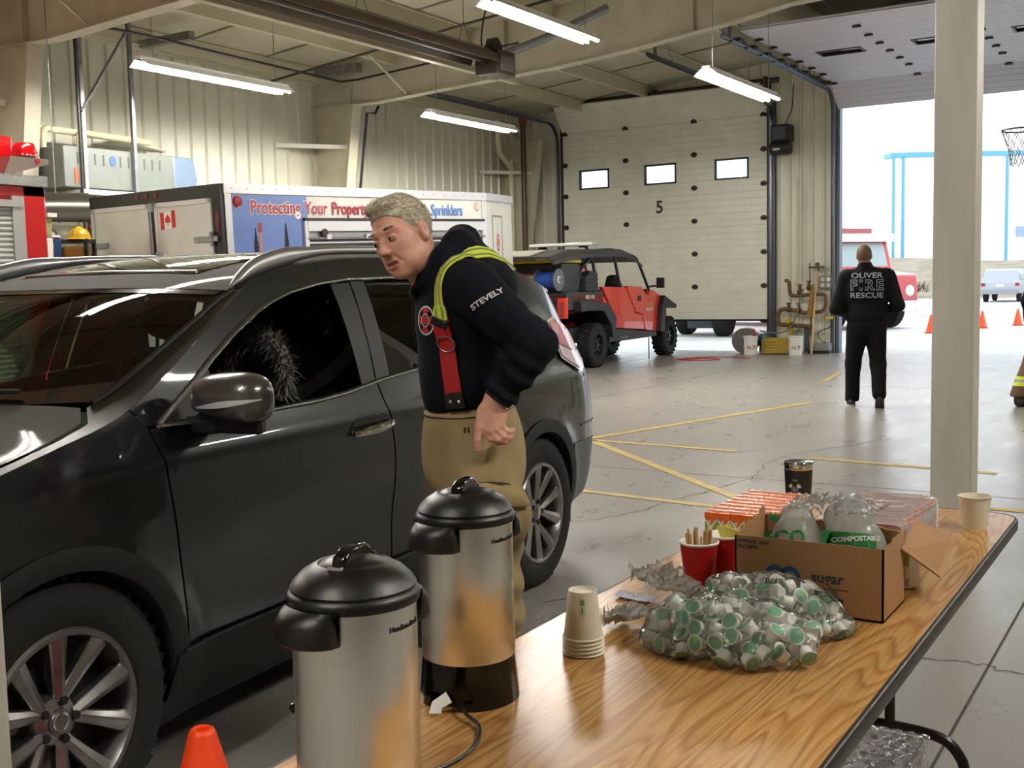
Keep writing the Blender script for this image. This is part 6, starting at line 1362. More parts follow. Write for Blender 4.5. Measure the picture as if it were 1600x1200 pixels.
# ---------------------------------------------------------------- firefighter at the right edge
fx, fy = -1.41, 13.36
ff = thing('person', (fx, fy, 0), 'person in brown bunker trousers with lime reflective cuffs and black boots at the right edge', 'person', rz=pixel_dir((fx, fy)))
FA = -.34
def ffb(P):
    d = ell(P, (0, 0, 1.72), (.077, .097, .115)); d = smin(d, caps(P, (0, -.02, 1.62), (0, -.02, 1.5), .06, .07), .03); d = smin(d, ell(P, (0, 0, 1.25), (.19, .12, .3)), .05); d = smin(d, ell(P, (0, .105, 1.70), (.012, .018, .02)), .01)
    for s in (1, -1):
        for a, c, r0, r1 in (((.1*s, 0, .95), ((.12 if s > 0 else -.22), .02, .52), .08, .06), (((.12 if s > 0 else -.22), .02, .52), ((.13 if s > 0 else FA), 0, .1), .06, .045), ((.2*s, 0, 1.45), (.28*s, .0, 1.15), .05, .04), ((.28*s, .0, 1.15), (.27*s, .1, .9), .04, .028)): d = smin(d, caps(P, a, c, r0, r1), .03)
        d = smin(d, ell(P, (.265*s, .11, .83), (.02, .035, .05)), .02)
        for k in range(4): d = smin(d, caps(P, (.265*s, .085+.017*k, .80), (.26*s, .09+.017*k, .735), .009, .007), .004)
        d = smin(d, caps(P, (.262*s, .14, .85), (.25*s, .155, .79), .011, .009), .006)
    return d
sdf_mesh(ffb, (-.46, -.2, .05), (.36, .25, 1.86), .012).obj('body', M_sk2, ff, smooth=80)
sdf_mesh(lambda P: smax(ell(P, (0, -.01, 1.735), (.083, .103, .118)), np.interp(P[:, 1], [-.1, 0, .03, .1], [1.66, 1.70, 1.76, 1.80])-P[:, 2], .01), (-.12, -.14, 1.6), (.12, .12, 1.9), .01).obj('hair', M_hr2, ff, smooth=80)
def ffj(P):
    d = ell(P, (0, 0, 1.3), (.23, .155, .27)); d = smin(d, ell(P, (0, 0, 1.08), (.215, .15, .17)), .06); d = smin(d, caps(P, (-.19, 0, 1.47), (.19, 0, 1.47), .08, .08), .05)
    for s in (1, -1): d = smin(d, smin(caps(P, (.21*s, 0, 1.45), (.29*s, 0, 1.15), .075, .062), caps(P, (.29*s, 0, 1.15), (.275*s, .09, .91), .062, .05), .03), .03)
    return smax(d, np.where(np.abs(P[:, 0]) < .22, .96-P[:, 2], .9-P[:, 2]), .01)+.006*vnoise(P, 20, 2)
sdf_mesh(ffj, (-.4, -.2, .88), (.4, .25, 1.58), .014).obj('shirt', M_navy, ff, smooth=80)
M_bunk = mat('brown_bunker_cloth', '6a4f38', .85, var=('5d4531', 10))
def fft(P):
    d = ell(P, (0, 0, .97), (.2, .145, .13))
    for s in (1, -1): k_, a_ = (.125, .13) if s > 0 else (-.22, FA); d = smin(d, caps(P, (.105*s, 0, .9), (k_, .02, .5), .125, .105), .03); d = smin(d, caps(P, (k_, .02, .5), (a_, 0, .12), .105, .115), .03)
    return smax(d+.006*vnoise(P, 20, 6), .11-P[:, 2], .01)
b = sdf_mesh(fft, (-.5, -.2, .08), (.3, .2, 1.14), .014); fb = bvh_of(b); ft = b.obj('trousers', M_bunk, ff, smooth=80)
for s in (1, -1):
    for z0, z1, m in ((.235, .275, M_lime), (.275, .305, M_silv), (.305, .34, M_lime)):
        vs = []
        for i in range(28):
            a = 2*PI*i/28; d = V(math.cos(a), math.sin(a), 0)
            for z in (z0, z1): cx_ = .13 if s > 0 else FA+.02; h = fb.ray_cast(V(cx_, .01, z)+d*.15, -d); p = h[0] if h[0] is not None else V(cx_, .01, z)+d*.11; vs.append(p+d*.005)
        b = B(); b.add(vs, [(2*i, 2*((i+1) % 28), 2*((i+1) % 28)+1, 2*i+1) for i in range(28)]); b.obj('reflective_band', m, ft)
    cx_ = .13 if s > 0 else FA; b = sdf_mesh(lambda P: smax(smin(ell(P, (cx_, .06, .05), (.06, .16, .055)), caps(P, (cx_, 0, .06), (cx_, 0, .16), .07, .075), .03), .002-P[:, 2], .004), (cx_-.1, -.12, -.005), (cx_+.1, .26, .25), .012); b.obj('boot', mat('black_boot'), ff, smooth=70)
# ================================================================ enclosed trailer
M_twhite = mat('trailer_white_skin', 'd3d2cc', .3, var=('c8c7c0', 2)); M_trim = mat('trailer_aluminium_trim', 'cfcfd2', .35, .4); M_tblack = mat('trailer_black_frame', '161616', .4); M_tblue = mat('sky_blue_graphic', '5c74ae', .35, var=('6f86bb', 1.2)); M_lens = mat('red_marker_lens', '8e1a1c', .25, coat=1); M_letred = mat('letter_red', '9c2034', .45); M_letblue = mat('letter_blue', '4f7cc0', .45)
TM = Matrix.Translation((-9.47, 9.16, 0)) @ Matrix.Rotation(-.0802, 4, 'Z') @ Matrix.Rotation(.029, 4, 'X')
tr = thing('trailer', (0, 0, 0), 'white enclosed trailer lettered about sprinklers, with black rear frame, behind the SUV', 'trailer', M=TM)
H0, H1 = .48, 2.672
nose = [(0, 0), (0, 4.79), (-.42, 6.0), (-1.3, 6.35), (-2.2, 6.0), (-2.62, 4.79), (-2.62, 0)]
b = B(); b.prism(nose, H0, H1-.02); b.obj('body', M_twhite, tr, smooth=0)
b = B(); P = [(.012, -.01), (.012, 4.8), (-.41, 6.02), (-1.3, 6.37), (-2.21, 6.02), (-2.632, 4.8), (-2.632, -.01)]
b.prism(P, H1-.02, H1); 
for i in range(6):
    a, c = V(*P[i], 0), V(*P[i+1], 0); b.ribbon([a+V(0, 0, H1-.055), c+V(0, 0, H1-.055)], (0, 0, 1), .11, .02); b.ribbon([a+V(0, 0, H0+.05), c+V(0, 0, H0+.05)], (0, 0, 1), .12, .02)
b.bx(-.002, .014, 0, .09, H0, H1-.06); b.bx(-.002, .014, 4.7, 4.8, H0, H1-.06); b.obj('edge_trim', M_trim, tr, smooth=0)
b = B()
for i in range(22): b.cyl((.02, .1+.22*i, H1-.055), (.026, .1+.22*i, H1-.055), .008, n=8)
b.obj('rivet_line', M_steel, tr)
b = B(); b.bx(.001, .006, .1, 1.25, H0+.12, H1-.12); gp = b.obj('sky_graphic', M_tblue, tr)
def fir(b, y, z, h, r):
    rr = random.Random(int(y*100)); b.bx(.0075, .0085, y-.008, y+.008, z, z+h)
    for k in range(16):
        zz = z+h*(.08+.9*k/16); w = r*(1-k/17)*rr.uniform(.7, 1.1)
        for s in (-1, 1): b.add([(.009, y, zz+.05), (.009, y+s*w, zz-.02*rr.random()), (.009, y, zz-.015)], [(0, 1, 2), (2, 1, 0)])
b = B(); fir(b, .89, 1.55, .68, .13); fir(b, .42, 1.55, .62, .12); fir(b, .27, 1.5, .4, .09); b.obj('tree_print', mat('print_tree_dark', '2f3442', .5), gp, smooth=0)
b = B(); b.bx(.007, .0085, .47, .515, 1.5, 2.2); b.obj('post_print', mat('print_post', 'a3746e', .5), gp)
b = B(); b.bx(.007, .009, .465, .52, 2.12, 2.23); b.obj('flame_print', mat('print_red', '8e2b3c', .5), gp)
tm = lambda y, z, x=.0095: basis((x, y, z), (0, 1, 0), (0, 0, 1))
def tl_(s, y, m, sx, out=None, x=.0125):
    o = text(s, .215, tm(y, 2.405, x), m, tr, align='LEFT', bold=.004, sx=sx)
    if out: text(s, .215, tm(y, 2.405, x-.004), out, tr, align='LEFT', bold=.013, sx=sx, name='lettering_outline')
    return max(v.co.y for v in o.data.vertices)
yy = .36
yy = tl_('Protecting', yy, M_letred, .86, M_white)+.07; yy = tl_('Your', yy, M_letred, .86, M_white)+.07; yy = tl_('Property', yy, M_letred, .86)+.07; yy = tl_('From Fire', max(yy, 2.2), M_letred, .74)
yw = tl_('With', 3.13, M_letred, .82); tl_('Sprinklers', 3.56, M_letblue, .80)
for y in (.13+.05, 4.6):
    b = B(); b.lathe([(.001, .012), (.05, .010), (.055, 0)], 20, M=basis((.012 if y < 1 else .004, y, 2.47), (0, 1, 0), (0, 0, 1))); b.lathe([(.05, .002), (.065, .008), (.07, 0)], 20, M=basis((.008 if y < 1 else .002, y, 2.47), (0, 1, 0), (0, 0, 1))); b.obj('marker_light', M_lens if y < 1 else mat('pale_lens', 'c9b0a8', .2, coat=1), tr)
b = B(); b.bx(0, .02, 1.2, 4.68, 1.0, 2.02); b.obj('hatch_opening', M_black, tr)
for z0, z1, x1, m in ((2.255, 2.29, .05, M_tblack), (2.13, 2.255, .045, M_trim), (2.03, 2.055, .05, mat('hatch_rail', '77777a', .35, .7)), (1.98, 1.998, .03, M_trim)): b = B(); b.bx(0, x1, 1.17 if z0 > 2.2 else 1.22, 4.71, z0, z1); b.obj('hatch_rail', m, tr)
b = B(); b.bx(0, .012, 1.25, 4.66, 2.055, 2.13); b.obj('hatch_panel', mat('hatch_grey_panel', '97989c', .35, .5), tr)
for y in (1.2, 4.69): b = B(); b.bx(0, .04, y-.03, y+.03, .95, 2.26); b.obj('hatch_jamb', M_trim, tr)
for y in (1.48, 4.45):
    b = B(); b.cyl((.03, y, 2.11), (.06, y, 2.11), .05, n=16); b.obj('hatch_latch', M_tblack, tr)
for y in (1.55, 2.25, 3.2, 4.2): b = B(); b.bx(.03, .06, y-.04, y+.04, 2.03, 2.09); b.obj('hatch_clip', M_trim, tr)
# nose side door
nd = V(-.42, 1.21, 0).normalized(); nf = lambda u, z, o=.004: V(0, 4.79, 0)+nd*u+V(nd.y, -nd.x, 0)*o+V(0, 0, z)
b = B()
for u0, u1, z0, z1 in ((.3, .33, .9, 2.35), (.75, .78, .9, 2.35), (.3, .78, 2.33, 2.36)): b.add([nf(u0, z0), nf(u1, z0), nf(u1, z1), nf(u0, z1)], [(0, 1, 2, 3)])
b.obj('nose_door_outline', mat('door_gap_grey', '8a8a86', .5), tr, smooth=0)
Mn = basis(nf(.55, 1.95), nd, (0, 0, 1)); b = B(); b.lathe([(.055, .002), (.07, .002)], 24, M=Mn @ Matrix.Diagonal((1, 1.9, 1, 1))); b.lathe([(.0, .002), (.03, .002)], 20, M=Mn @ Matrix.Diagonal((1, 1.9, 1, 1))); b.obj('nose_emblem', mat('emblem_red', 'b04038', .5), tr)
# rear: black frame, two doors
b = B(); b.bx(-2.62, 0, -.05, .0, 2.53, H1); b.bx(-2.62, -2.5, -.05, 0, H0, 2.53); b.bx(-.165, 0, -.05, 0, H0, 2.53); b.bx(-1.33, -1.19, -.045, 0, H0, 2.53); b.bx(-2.62, 0, -.05, 0, H0-.1, H0+.06); b.obj('rear_frame', M_tblack, tr)
for x0, x1 in ((-2.5, -1.32), (-1.2, -.16)):
    b = B(); b.bx(x0, x1, -.06, -.02, H0+.06, 2.52); dr = b.obj('rear_door', M_twhite, tr)
    b = B(); w = .055
    for q in ((x0, x1, 2.52-w, 2.52), (x0, x0+w, H0+.06, 2.52), (x1-w, x1, H0+.06, 2.52)): b.bx(q[0], q[1], -.072, -.058, q[2], q[3])
    b.obj('door_trim', M_trim, dr)
    hx = x0 if x0 < -2 else x1; s = 1 if x0 < -2 else -1
    for z in (2.06, 1.1): b = B(); b.bx(min(hx-.1*s, hx+.32*s), max(hx-.1*s, hx+.32*s), -.085, -.06, z-.03, z+.03); b.cyl((hx, -.085, z-.08), (hx, -.085, z+.08), .022); b.obj('strap_hinge', M_steel, dr)
b = B(); b.cyl((-1.26, -.08, H0), (-1.26, -.08, 2.5), .017); b.bx(-1.29, -1.2, -.1, -.06, 2.42, 2.52); b.obj('lock_bar', M_steel, tr)
for x in (-1.18, -1.36, -1.54):
    b = B(); b.cyl((x, -.06, 2.61), (x, -.05, 2.61), .035, n=16); b.obj('clearance_light', mat('dim_red_lens', '5e1512', .35), tr)
for x in (-.07, -2.56): b = B(); b.sph((x, -.055, 2.25), (.035, .012, .13), 14); b.obj('tail_light', mat('dim_red_lens'), tr)
fx_, fz_ = -.96, 2.31; M_fr = mat('flag_red', 'c4202a', .5); fdr = tr
b = B(); wv = lambda u: .012*math.sin(u*7)
for u0, u1 in ((-.14, -.07), (.07, .14)): b.grid(lambda i, j: (fx_+u0+(u1-u0)*i, -.064, fz_+wv(u0+(u1-u0)*i)+(-.10+.2*j)), 6, 3)
leaf = [(0, .075), (.015, .045), (.035, .055), (.03, .02), (.06, .025), (.045, -.005), (.06, -.02), (.02, -.03), (.006, -.035), (.006, -.07), (-.006, -.07), (-.006, -.035), (-.02, -.03), (-.06, -.02), (-.045, -.005), (-.06, .025), (-.03, .02), (-.035, .055), (-.015, .045)]
b.add([(fx_+x, -.0645, fz_+z) for x, z in leaf], [tuple(range(len(leaf)-1, -1, -1))]); b.obj('flag_decal_red', M_fr, fdr, smooth=0)
b = B(); b.grid(lambda i, j: (fx_-.07+.14*i, -.063, fz_+wv(-.07+.14*i)-.1+.2*j), 6, 3); b.obj('flag_decal_white', M_white, fdr, smooth=0)
text('OLIVER FIRE DEPT', .035, basis((fx_, -.064, fz_+.125), (1, 0, 0), (0, 0, 1)), M_letred, tr, name='decal_lettering') if False else None
for y in (2.2, 3.05):
    for x in (.0, -2.62):
        s = -1 if x == 0 else 1; b = B(); Mw = Matrix.Translation((x+.13*s, y, .34)) @ Matrix.Rotation(PI/2, 4, 'Y'); b.lathe([(.19, -.1), (.32, -.1), (.35, -.06), (.35, .06), (.32, .1), (.19, .1), (.19, -.1)], 28, M=Mw); b.lathe([(0, .06), (.19, .08), (.19, -.08), (0, -.06)], 20, M=Mw); b.obj('wheel', M_tyre, tr)
b = B(); b.bx(-1.4, -1.2, 6.2, 6.6, .5, .6); b.cyl((-1.3, 6.5, .3), (-1.3, 6.5, .9), .04); b.bx(-1.4, -1.2, 6.4, 6.6, -.17, .3); b.obj('tongue', M_tblack, tr)
# ================================================================ fire truck at the left edge
M_fred = mat('fire_red', 'b30d10', .28, coat=.8); M_shut = mat('roller_shutter', 'b4b6b2', .45, .2)
ft_ = thing('fire_truck', (-8.6, 2.5, 0), 'red fire truck body with grey roller shutter and red beacon at the left edge', 'fire truck')
b = B(); b.bx(-9.9, -7.56, -2.2, 5.40, .75, 2.28); b.obj('body', M_fred, ft_, world=True)
b = B(); b.bx(-7.57, -7.545, 5.22, 5.41, .75, 2.28); b.bx(-7.57, -7.545, 3.0, 5.41, 2.20, 2.28); b.obj('red_frame', M_fred, ft_, world=True, bevel=.008)
b = B(); vs = []; k = 34; z0, z1 = .8, 2.13
for i in range(k):
    za = z0+(z1-z0)*i/k; zb = z0+(z1-z0)*(i+1)/k; 
    for z, o in ((za, .0), (za+.006, .008), ((za+zb)/2, .012), (zb-.004, .008), (zb, 0)): vs += [(-7.557+o, 3.2, z), (-7.557+o, 5.13, z)]
b.add(vs, [(2*i, 2*i+1, 2*i+3, 2*i+2) for i in range(len(vs)//2-1)]); b.obj('roller_shutter', M_shut, ft_, world=True, smooth=0)
b = B(); b.bx(-7.56, -7.53, 5.12, 5.22, .8, 2.2); b.bx(-7.56, -7.52, 3.1, 5.2, 2.12, 2.17); b.obj('shutter_frame', mat('shutter_frame_grey', 'a7a8a4', .4, .4), ft_, world=True)
b = B(); b.bx(-7.62, -7.52, 2.9, 5.42, 2.28, 2.36); b.obj('tread_plate', mat('diamond_plate', '9a9a98', .3, .9, bump=(90, .9)), ft_, world=True)
b = B(); b.bx(-8.4, -7.9, 3.5, 5.41, 2.36, 2.69); b.obj('top_locker', M_fred, ft_, world=True, bevel=.02)
b = B(); b.add([(-7.9, 5.15, 2.36), (-7.66, 5.15, 2.36), (-7.66, 5.54, 2.47), (-7.9, 5.54, 2.47), (-7.9, 5.22, 2.51), (-7.66, 5.22, 2.51), (-7.66, 5.54, 2.51), (-7.9, 5.54, 2.51)], [(3, 2, 1, 0), (4, 5, 6, 7), (0, 1, 5, 4), (1, 2, 6, 5), (2, 3, 7, 6), (3, 0, 4, 7)]); b.obj('beacon_bracket', mat('bracket_steel', '8f7f78', .3, .8), ft_, world=True)
b = B(); b.cyl((-7.658, 5.44, 2.485), (-7.655, 5.44, 2.485), .022, n=14); b.obj('side_marker', M_lens, ft_, world=True)
b = B(); b.lathe([(.13, 0), (.125, .02), (.115, .022)], 28, M=Matrix.Translation((-7.78, 5.42, 2.511)) @ Matrix.Scale(.82, 4)); b.obj('beacon_ring', M_chrome, ft_, world=True)
b = B(); b.lathe([(.118, .02), (.118, .06), (.10, .13), (.085, .145), (.001, .15)], 28, M=Matrix.Translation((-7.78, 5.42, 2.511)) @ Matrix.Scale(.82, 4)); b.obj('beacon', mat('beacon_red', 'b00f14', .12, coat=1), ft_, world=True)
for i, (z, w) in enumerate(((2.0, .12), (1.83, .10), (1.60, .12))):
    b = B(); b.bx(-7.68, -7.56, 5.40, 5.47, z-.09, z+.07); b.obj('rear_fitting', (mat('fitting_olive', '9a9a5c', .5), M_white, mat('worn_chrome', 'a9a49a', .3, .6))[i], ft_, world=True, bevel=.01)
b = B(); b.bx(-7.60, -7.54, 5.42, 5.5, 2.06, 2.09); b.obj('grab_step', M_white, ft_, world=True)
for y in (-1.2, 3.9):
    b = B(); Mw = Matrix.Translation((-7.75, y, .5)) @ Matrix.Rotation(PI/2, 4, 'Y'); b.lathe([(.0, .1), (.28, .12), (.46, .14), (.5, .08), (.5, -.14), (0, -.14)], 32, M=Mw); b.obj('wheel', M_tyre, ft_, world=True)
    b = B(); Mw = Matrix.Translation((-9.7, y, .5)) @ Matrix.Rotation(-PI/2, 4, 'Y'); b.lathe([(.0, .1), (.28, .12), (.46, .14), (.5, .08), (.5, -.14), (0, -.14)], 32, M=Mw); b.obj('wheel', M_tyre, ft_, world=True)
pipe('roof_hose', smooth_path([(-8.2, 5.1, 2.9), (-8.3, 5.5, 3.2), (-8.6, 5.75, 3.0), (-8.5, 5.9, 2.6), (-8.4, 6.0, 0.02)], 5), .02, M_steel, 'grey hose hanging behind the red beacon', 'hose') if False else None
b = B(); b.tube([(-13.0, 8.35, 3.97), (-12.9, 8.75, 3.86)], .05, 4); tag(b.obj('channel_bar', M_white), 'white channel bar on the ribbed wall above the fire truck', 'bar')
# duct, shelf and helmets between truck and trailer
b = B(); D0, D1_ = V(-11.6, 6.78, 2.42), V(-10.6, 8.15, 2.42); b.cyl(D0, D1_, .16, n=28)
for i in range(8): p = D0+(D1_-D0)*(i+.5)/8; q = (D1_-D0).normalized()*.012; b.cyl(p-q, p+q, .166, n=28)
du = tag(b.obj('spiral_duct', mat('spiral_duct_steel', '8b8d86', .3, .9)), 'silver spiral duct between the fire truck and the trailer', 'duct')
for f in (.25, .8): p = D0+(D1_-D0)*f; b = B(); b.cyl(p+V(0, 0, .1), V(p.x, p.y, roofz(p.x)-.02), .006); b.obj('duct_hanger', M_steel, du)
sh_ = thing('steel_shelf', (-11.7, 8.6, 0), 'dark shelf with helmets on top between fire truck and trailer', 'shelf')
Sx = basis((-11.9, 8.30, 0), (.86, .51, 0), (-.51, .86, 0))
b = B()
for x in (0, .66):
    for y in (0, .24): b.bx(x-.02, x+.02, y-.02, y+.02, 0, 2.12, M=Sx)
b.obj('post', M_tblack, sh_, world=True)
for z in (2.1, 1.45, .5): b = B(); b.bx(-.02, .68, -.02, .26, z-.03, z+.012, M=Sx); b.obj('shelf_board', M_tblack, sh_, world=True)
M_ob = mat('orange_brown_carton', 'a8762c', .7, var=('9a6a24', 5)); M_strap = mat('blue_strap', '2a4c82', .6)
for i, (x0, x1) in enumerate(((.03, .31), (.37, .63))):
    t = thing('carton', Sx @ V((x0+x1)/2, .2, 1.463), ('orange-brown carton on the dark shelf, under the black helmet', 'orange-brown carton on the dark shelf, under the yellow helmet')[i], 'box')
    b = B(); b.bx(x0, x1, 0.02, .23, 1.464, 2.03, M=Sx); b.obj('carton_body', M_ob, t, world=True, bevel=.006)
b = B(); b.ribbon([Sx @ V(.34, .2, 2.118), Sx @ V(.34, -.03, 2.116), Sx @ V(.338, -.038, 2.05), Sx @ V(.335, -.035, 1.5)], Sx.to_3x3() @ V(1, 0, 0), .09, .006); tag(b.obj('strap', M_strap), 'blue strap hanging over the dark shelf between two cartons', 'strap')
def helmet(c, m, label, brim):
    t = thing('helmet', c, label, 'helmet', rz=.5)
    b = B(); b.grid(lambda i, j: (.125*math.cos(j*2*PI)*math.cos(i*PI/2*.999), .155*math.sin(j*2*PI)*math.cos(i*PI/2*.999), .01+.14*math.sin(i*PI/2*.999)), 9, 28, cv=True); b.obj('shell', m, t)
    b = B(); b.lathe([(.12, .02), (.175, .004), (.178, 0), (.12, .012)], 28, M=Matrix.Diagonal((.95, 1.25, 1, 1))); b.obj('brim', m, t)
    b = B(); b.tube([(0, .15*math.cos(a), .02+.135*math.sin(a)) for a in np.linspace(.15, PI-.15, 14)], .009, 6); b.obj('ridge', m, t)
    if brim: b = B(); b.ribbon([(.13*math.cos(a), .162*math.sin(a), .045) for a in np.linspace(-1.8, .6, 14)], (0, 0, 1), .028, .004); b.obj('reflective_band', M_white, t); b = B(); b.ribbon([(.12, -.1, .01), (.16, -.14, -.05), (.165, -.14, -.42)], (0, 1, 0), .02, .004); b.obj('chin_strap', M_black, t)
helmet(Sx @ V(.16, .12, 2.113), mat('black_helmet', '0f0f10', .4), 'black helmet with white band on top of the dark shelf', True); helmet(Sx @ V(.54, .12, 2.113), mat('yellow_helmet', 'c9a21a', .3), 'yellow helmet on top of the dark shelf', False)
# ================================================================ red side-by-side utility vehicle
M_ured = mat('utv_red', 'd8361f', .3, coat=.6); M_upl = mat('utv_black_plastic', '1b1c1e', .5); M_ucage = mat('utv_cage', '141414', .4)
ut = thing('utility_vehicle', (-9.67, 17.05, 0), 'red four-seat utility vehicle with black roof and hose reels, before the closed overhead door', 'utility vehicle', rz=.032)
def sideprism(b, poly, x0, x1): b.prism(poly, x0, x1, M=Matrix(((0, 0, 1, 0), (1, 0, 0, 0), (0, 1, 0, 0), (0, 0, 0, 1))))
rd = [(0.31, 1.39), (0.71, 1.38), (1.31, 1.355), (1.42, 1.21), (1.68, 0.94), (1.68, 0.9), (2.02, 0.85), (2.13, 0.56), (1.16, 0.62), (1.08, 0.85), (0.73, 0.93)]
fd = [(1.33, 1.39), (1.99, 1.37), (2.2, 1.23), (2.34, 1.2), (2.42, 1.3), (2.52, 1.3), (2.90, 1.2), (2.76, 0.97), (2.68, 0.5), (2.16, 0.55), (2.11, 0.65), (2.04, 0.85), (1.7, 0.91), (1.7, 0.95), (1.46, 1.19)]
rp = [(-0.9, 1.27), (-.37, 1.28), (0.23, 1.27), (0.30, 1.24), (0.71, 0.93), (1.06, 0.85), (1.14, 0.63), (0.56, 0.66), (0.65, 0.83), (0.35, 1.1), (-0.37, 1.16), (-.9, 1.18)]
fe = [(-.75, .98), (-.75, 1.17), (-0.37, 1.155), (0.35, 1.1), (0.65, 0.83), (0.56, 0.5), (0.47, 0.5), (0.42, .72), (0.12, 0.97), (-0.37, .99)]
sl_ = [(0.5, 0.65), (1.14, 0.61), (2.68, 0.5), (2.66, 0.41), (0.53, 0.40)]
ffd = [(2.91, 1.19), (3.2, 1.09), (3.5, 1.0), (3.5, .92), (2.98, 0.94), (2.88, 0.48), (2.68, 0.49), (2.78, 0.97)]
for sg in (1, -1):
    def X(a, c): return (a, c) if sg > 0 else (-c, -a)
    for nm, poly, x0, x1, m in (('rear_door', rd, .60, .685, M_ured), ('front_door', fd, .60, .69, M_ured), ('rear_panel', rp, .60, .70, M_ured), ('rear_fender', fe, .55, .80, M_upl), ('sill', sl_, .5, .70, M_upl), ('front_fender', ffd, .55, .78, M_upl)):
        b = B(); sideprism(b, poly, *X(x0, x1)); b.obj(nm, m, ut, bevel=.012, seg=2)
    for y in (0, 3.25):
        A = Matrix.Translation((.62*sg, y, .385)) @ Matrix.Rotation(PI/2*sg, 4, 'Y'); b = B()
        b.lathe([(.19, -.12), (.33, -.13), (.37, -.10), (.372, .10), (.33, .13), (.20, .125), (.185, .11), (.185, -.1)], 36, M=A); w = b.obj('wheel', M_tyre, ut)
        b = B()
        for i in range(22):
            for s_ in (-1, 0, 1): b.box((0, 0, 0), (.03, .05, .07), M=A @ Matrix.Rotation(2*PI*(i+.33*s_)/22, 4, 'Z') @ Matrix.Translation((.375, 0, .085*s_)))
        b.obj('tread_lugs', M_tyre, w, smooth=0)
        b = B(); b.lathe([(.19, .11), (.18, .12), (.17, .05), (.17, -.05)], 32, M=A); b.lathe([(.0, .02), (.17, .0)], 24, M=A); b.lathe([(0, .11), (.04, .108), (.05, .07), (.05, .02)], 20, M=A); b.obj('rim', mat('utv_rim_dark', '222224', .4, .5), w)
        for i in range(8): b = B(); b.box((.11, 0, .075), (.13, .028, .03), M=A @ Matrix.Rotation(2*PI*i/8, 4, 'Z')); b.obj('spoke', mat('utv_spoke', '3a3a3e', .35, .7), w)
    # cage
    for pts, r in (([(.60*sg, .27, 1.3), (.58*sg, .13, 1.87), (.54*sg, .02, 2.0)], .03), ([(.62*sg, 1.21, 1.3), (.56*sg, 1.03, 2.03)], .028), ([(.62*sg, 2.49, 1.3), (.56*sg, 2.12, 1.84), (.53*sg, 1.9, 1.95)], .026), ([(.54*sg, .02, 2.0), (.55*sg, 1.03, 2.04), (.53*sg, 1.9, 1.95)], .028), ([(.58*sg, .1, 1.9), (.56*sg, -.25, 1.7), (.55*sg, -.42, 1.35)], .025)):
        b = B(); b.tube(smooth_path(pts, 5), r, 10); b.obj('cage_tube', M_ucage, ut)
    b = B(); b.box((.74*sg, 2.78, 1.43), (.15, .05, .2)); b.cyl((.60*sg, 2.52, 1.36), (.72*sg, 2.76, 1.38), .02); b.obj('wing_mirror', M_ucage, ut)
    for y in (.55, 1.6):
        b = B(); b.grid(lambda i, j: (.32*sg+.21*math.cos(2*PI*j)*(1-.45*i**4), y-.08*i+.07*math.sin(2*PI*j), .85+.72*i), 9, 18, cv=True); b.sph((.32*sg, y-.08, 1.55), (.12, .06, .05), 12); b.bx(.32*sg-.22, .32*sg+.22, y, y+.45, .75, .9); b.obj('seat', mat('utv_seat', '141416', .8), ut)
for poly, nm in (([(-.55, .05), (-.42, -.05)], 0),): pass
rf = [(-.60, -1.42, 1.90), (.60, -1.42, 1.90)]
b = B(); pr = [(-1.44, 1.86), (-1.44, 1.90), (-.72, 2.02), (.05, 2.05), (1.32, 2.07), (1.75, 2.0), (2.13, 1.86), (2.1, 1.835), (1.7, 1.95), (1.25, 2.02), (.05, 2.0), (-.7, 1.95)]
vs = []
for x, dz in ((-.66, -.10), (-.56, -.01), (-.3, .0), (.3, .0), (.56, -.01), (.66, -.10)): vs += [(x, y, z+dz*(1 if abs(x) > .6 else 1)) for y, z in pr]
k = len(pr); b.add(vs, [(i*k+j, i*k+(j+1) % k, (i+1)*k+(j+1) % k, (i+1)*k+j) for i in range(5) for j in range(k)]+[tuple(range(k-1, -1, -1)), tuple(range(5*k, 6*k))]); b.obj('roof', mat('utv_roof', '2b2a28', .5), ut, smooth=30)
b = B(); b.add([(-.5, -1.40, 1.915), (.2, -1.40, 1.915), (.2, -.8, 2.025), (-.5, -.8, 2.025)], [(0, 1, 2, 3)]); b.obj('roof_panel', mat('utv_roof_pale', '8d8a80', .4), ut, smooth=0)
b = B(); b.bx(-.62, .62, .05, .28, 2.10, 2.16); b.obj('light_bar', mat('light_bar_clear', 'b9bab4', .2, coat=1), ut, bevel=.015)
for x in (-.4, .4): b = B(); b.box((x, .16, 2.075), (.14, .16, .06), taper=.7); b.obj('light_bar_foot', M_ucage, ut)
b = B(); b.bx(-.60, .60, .3, 2.7, .40, .62); b.bx(-.5, .5, 2.5, 3.5, .45, .95); b.bx(-.5, .5, -.6, .3, .45, .7); b.obj('chassis', M_upl, ut)
b = B(); b.prism([(2.45, .6), (2.45, 1.3), (2.95, 1.18), (3.55, .95), (3.6, .6)], -.55, .55, M=Matrix(((0, 0, 1, 0), (1, 0, 0, 0), (0, 1, 0, 0), (0, 0, 0, 1)))); b.obj('hood', M_ured, ut, bevel=.03)
b = B(); b.bx(-.58, .58, 2.3, 2.5, .9, 1.32); b.obj('dashboard', M_upl, ut)
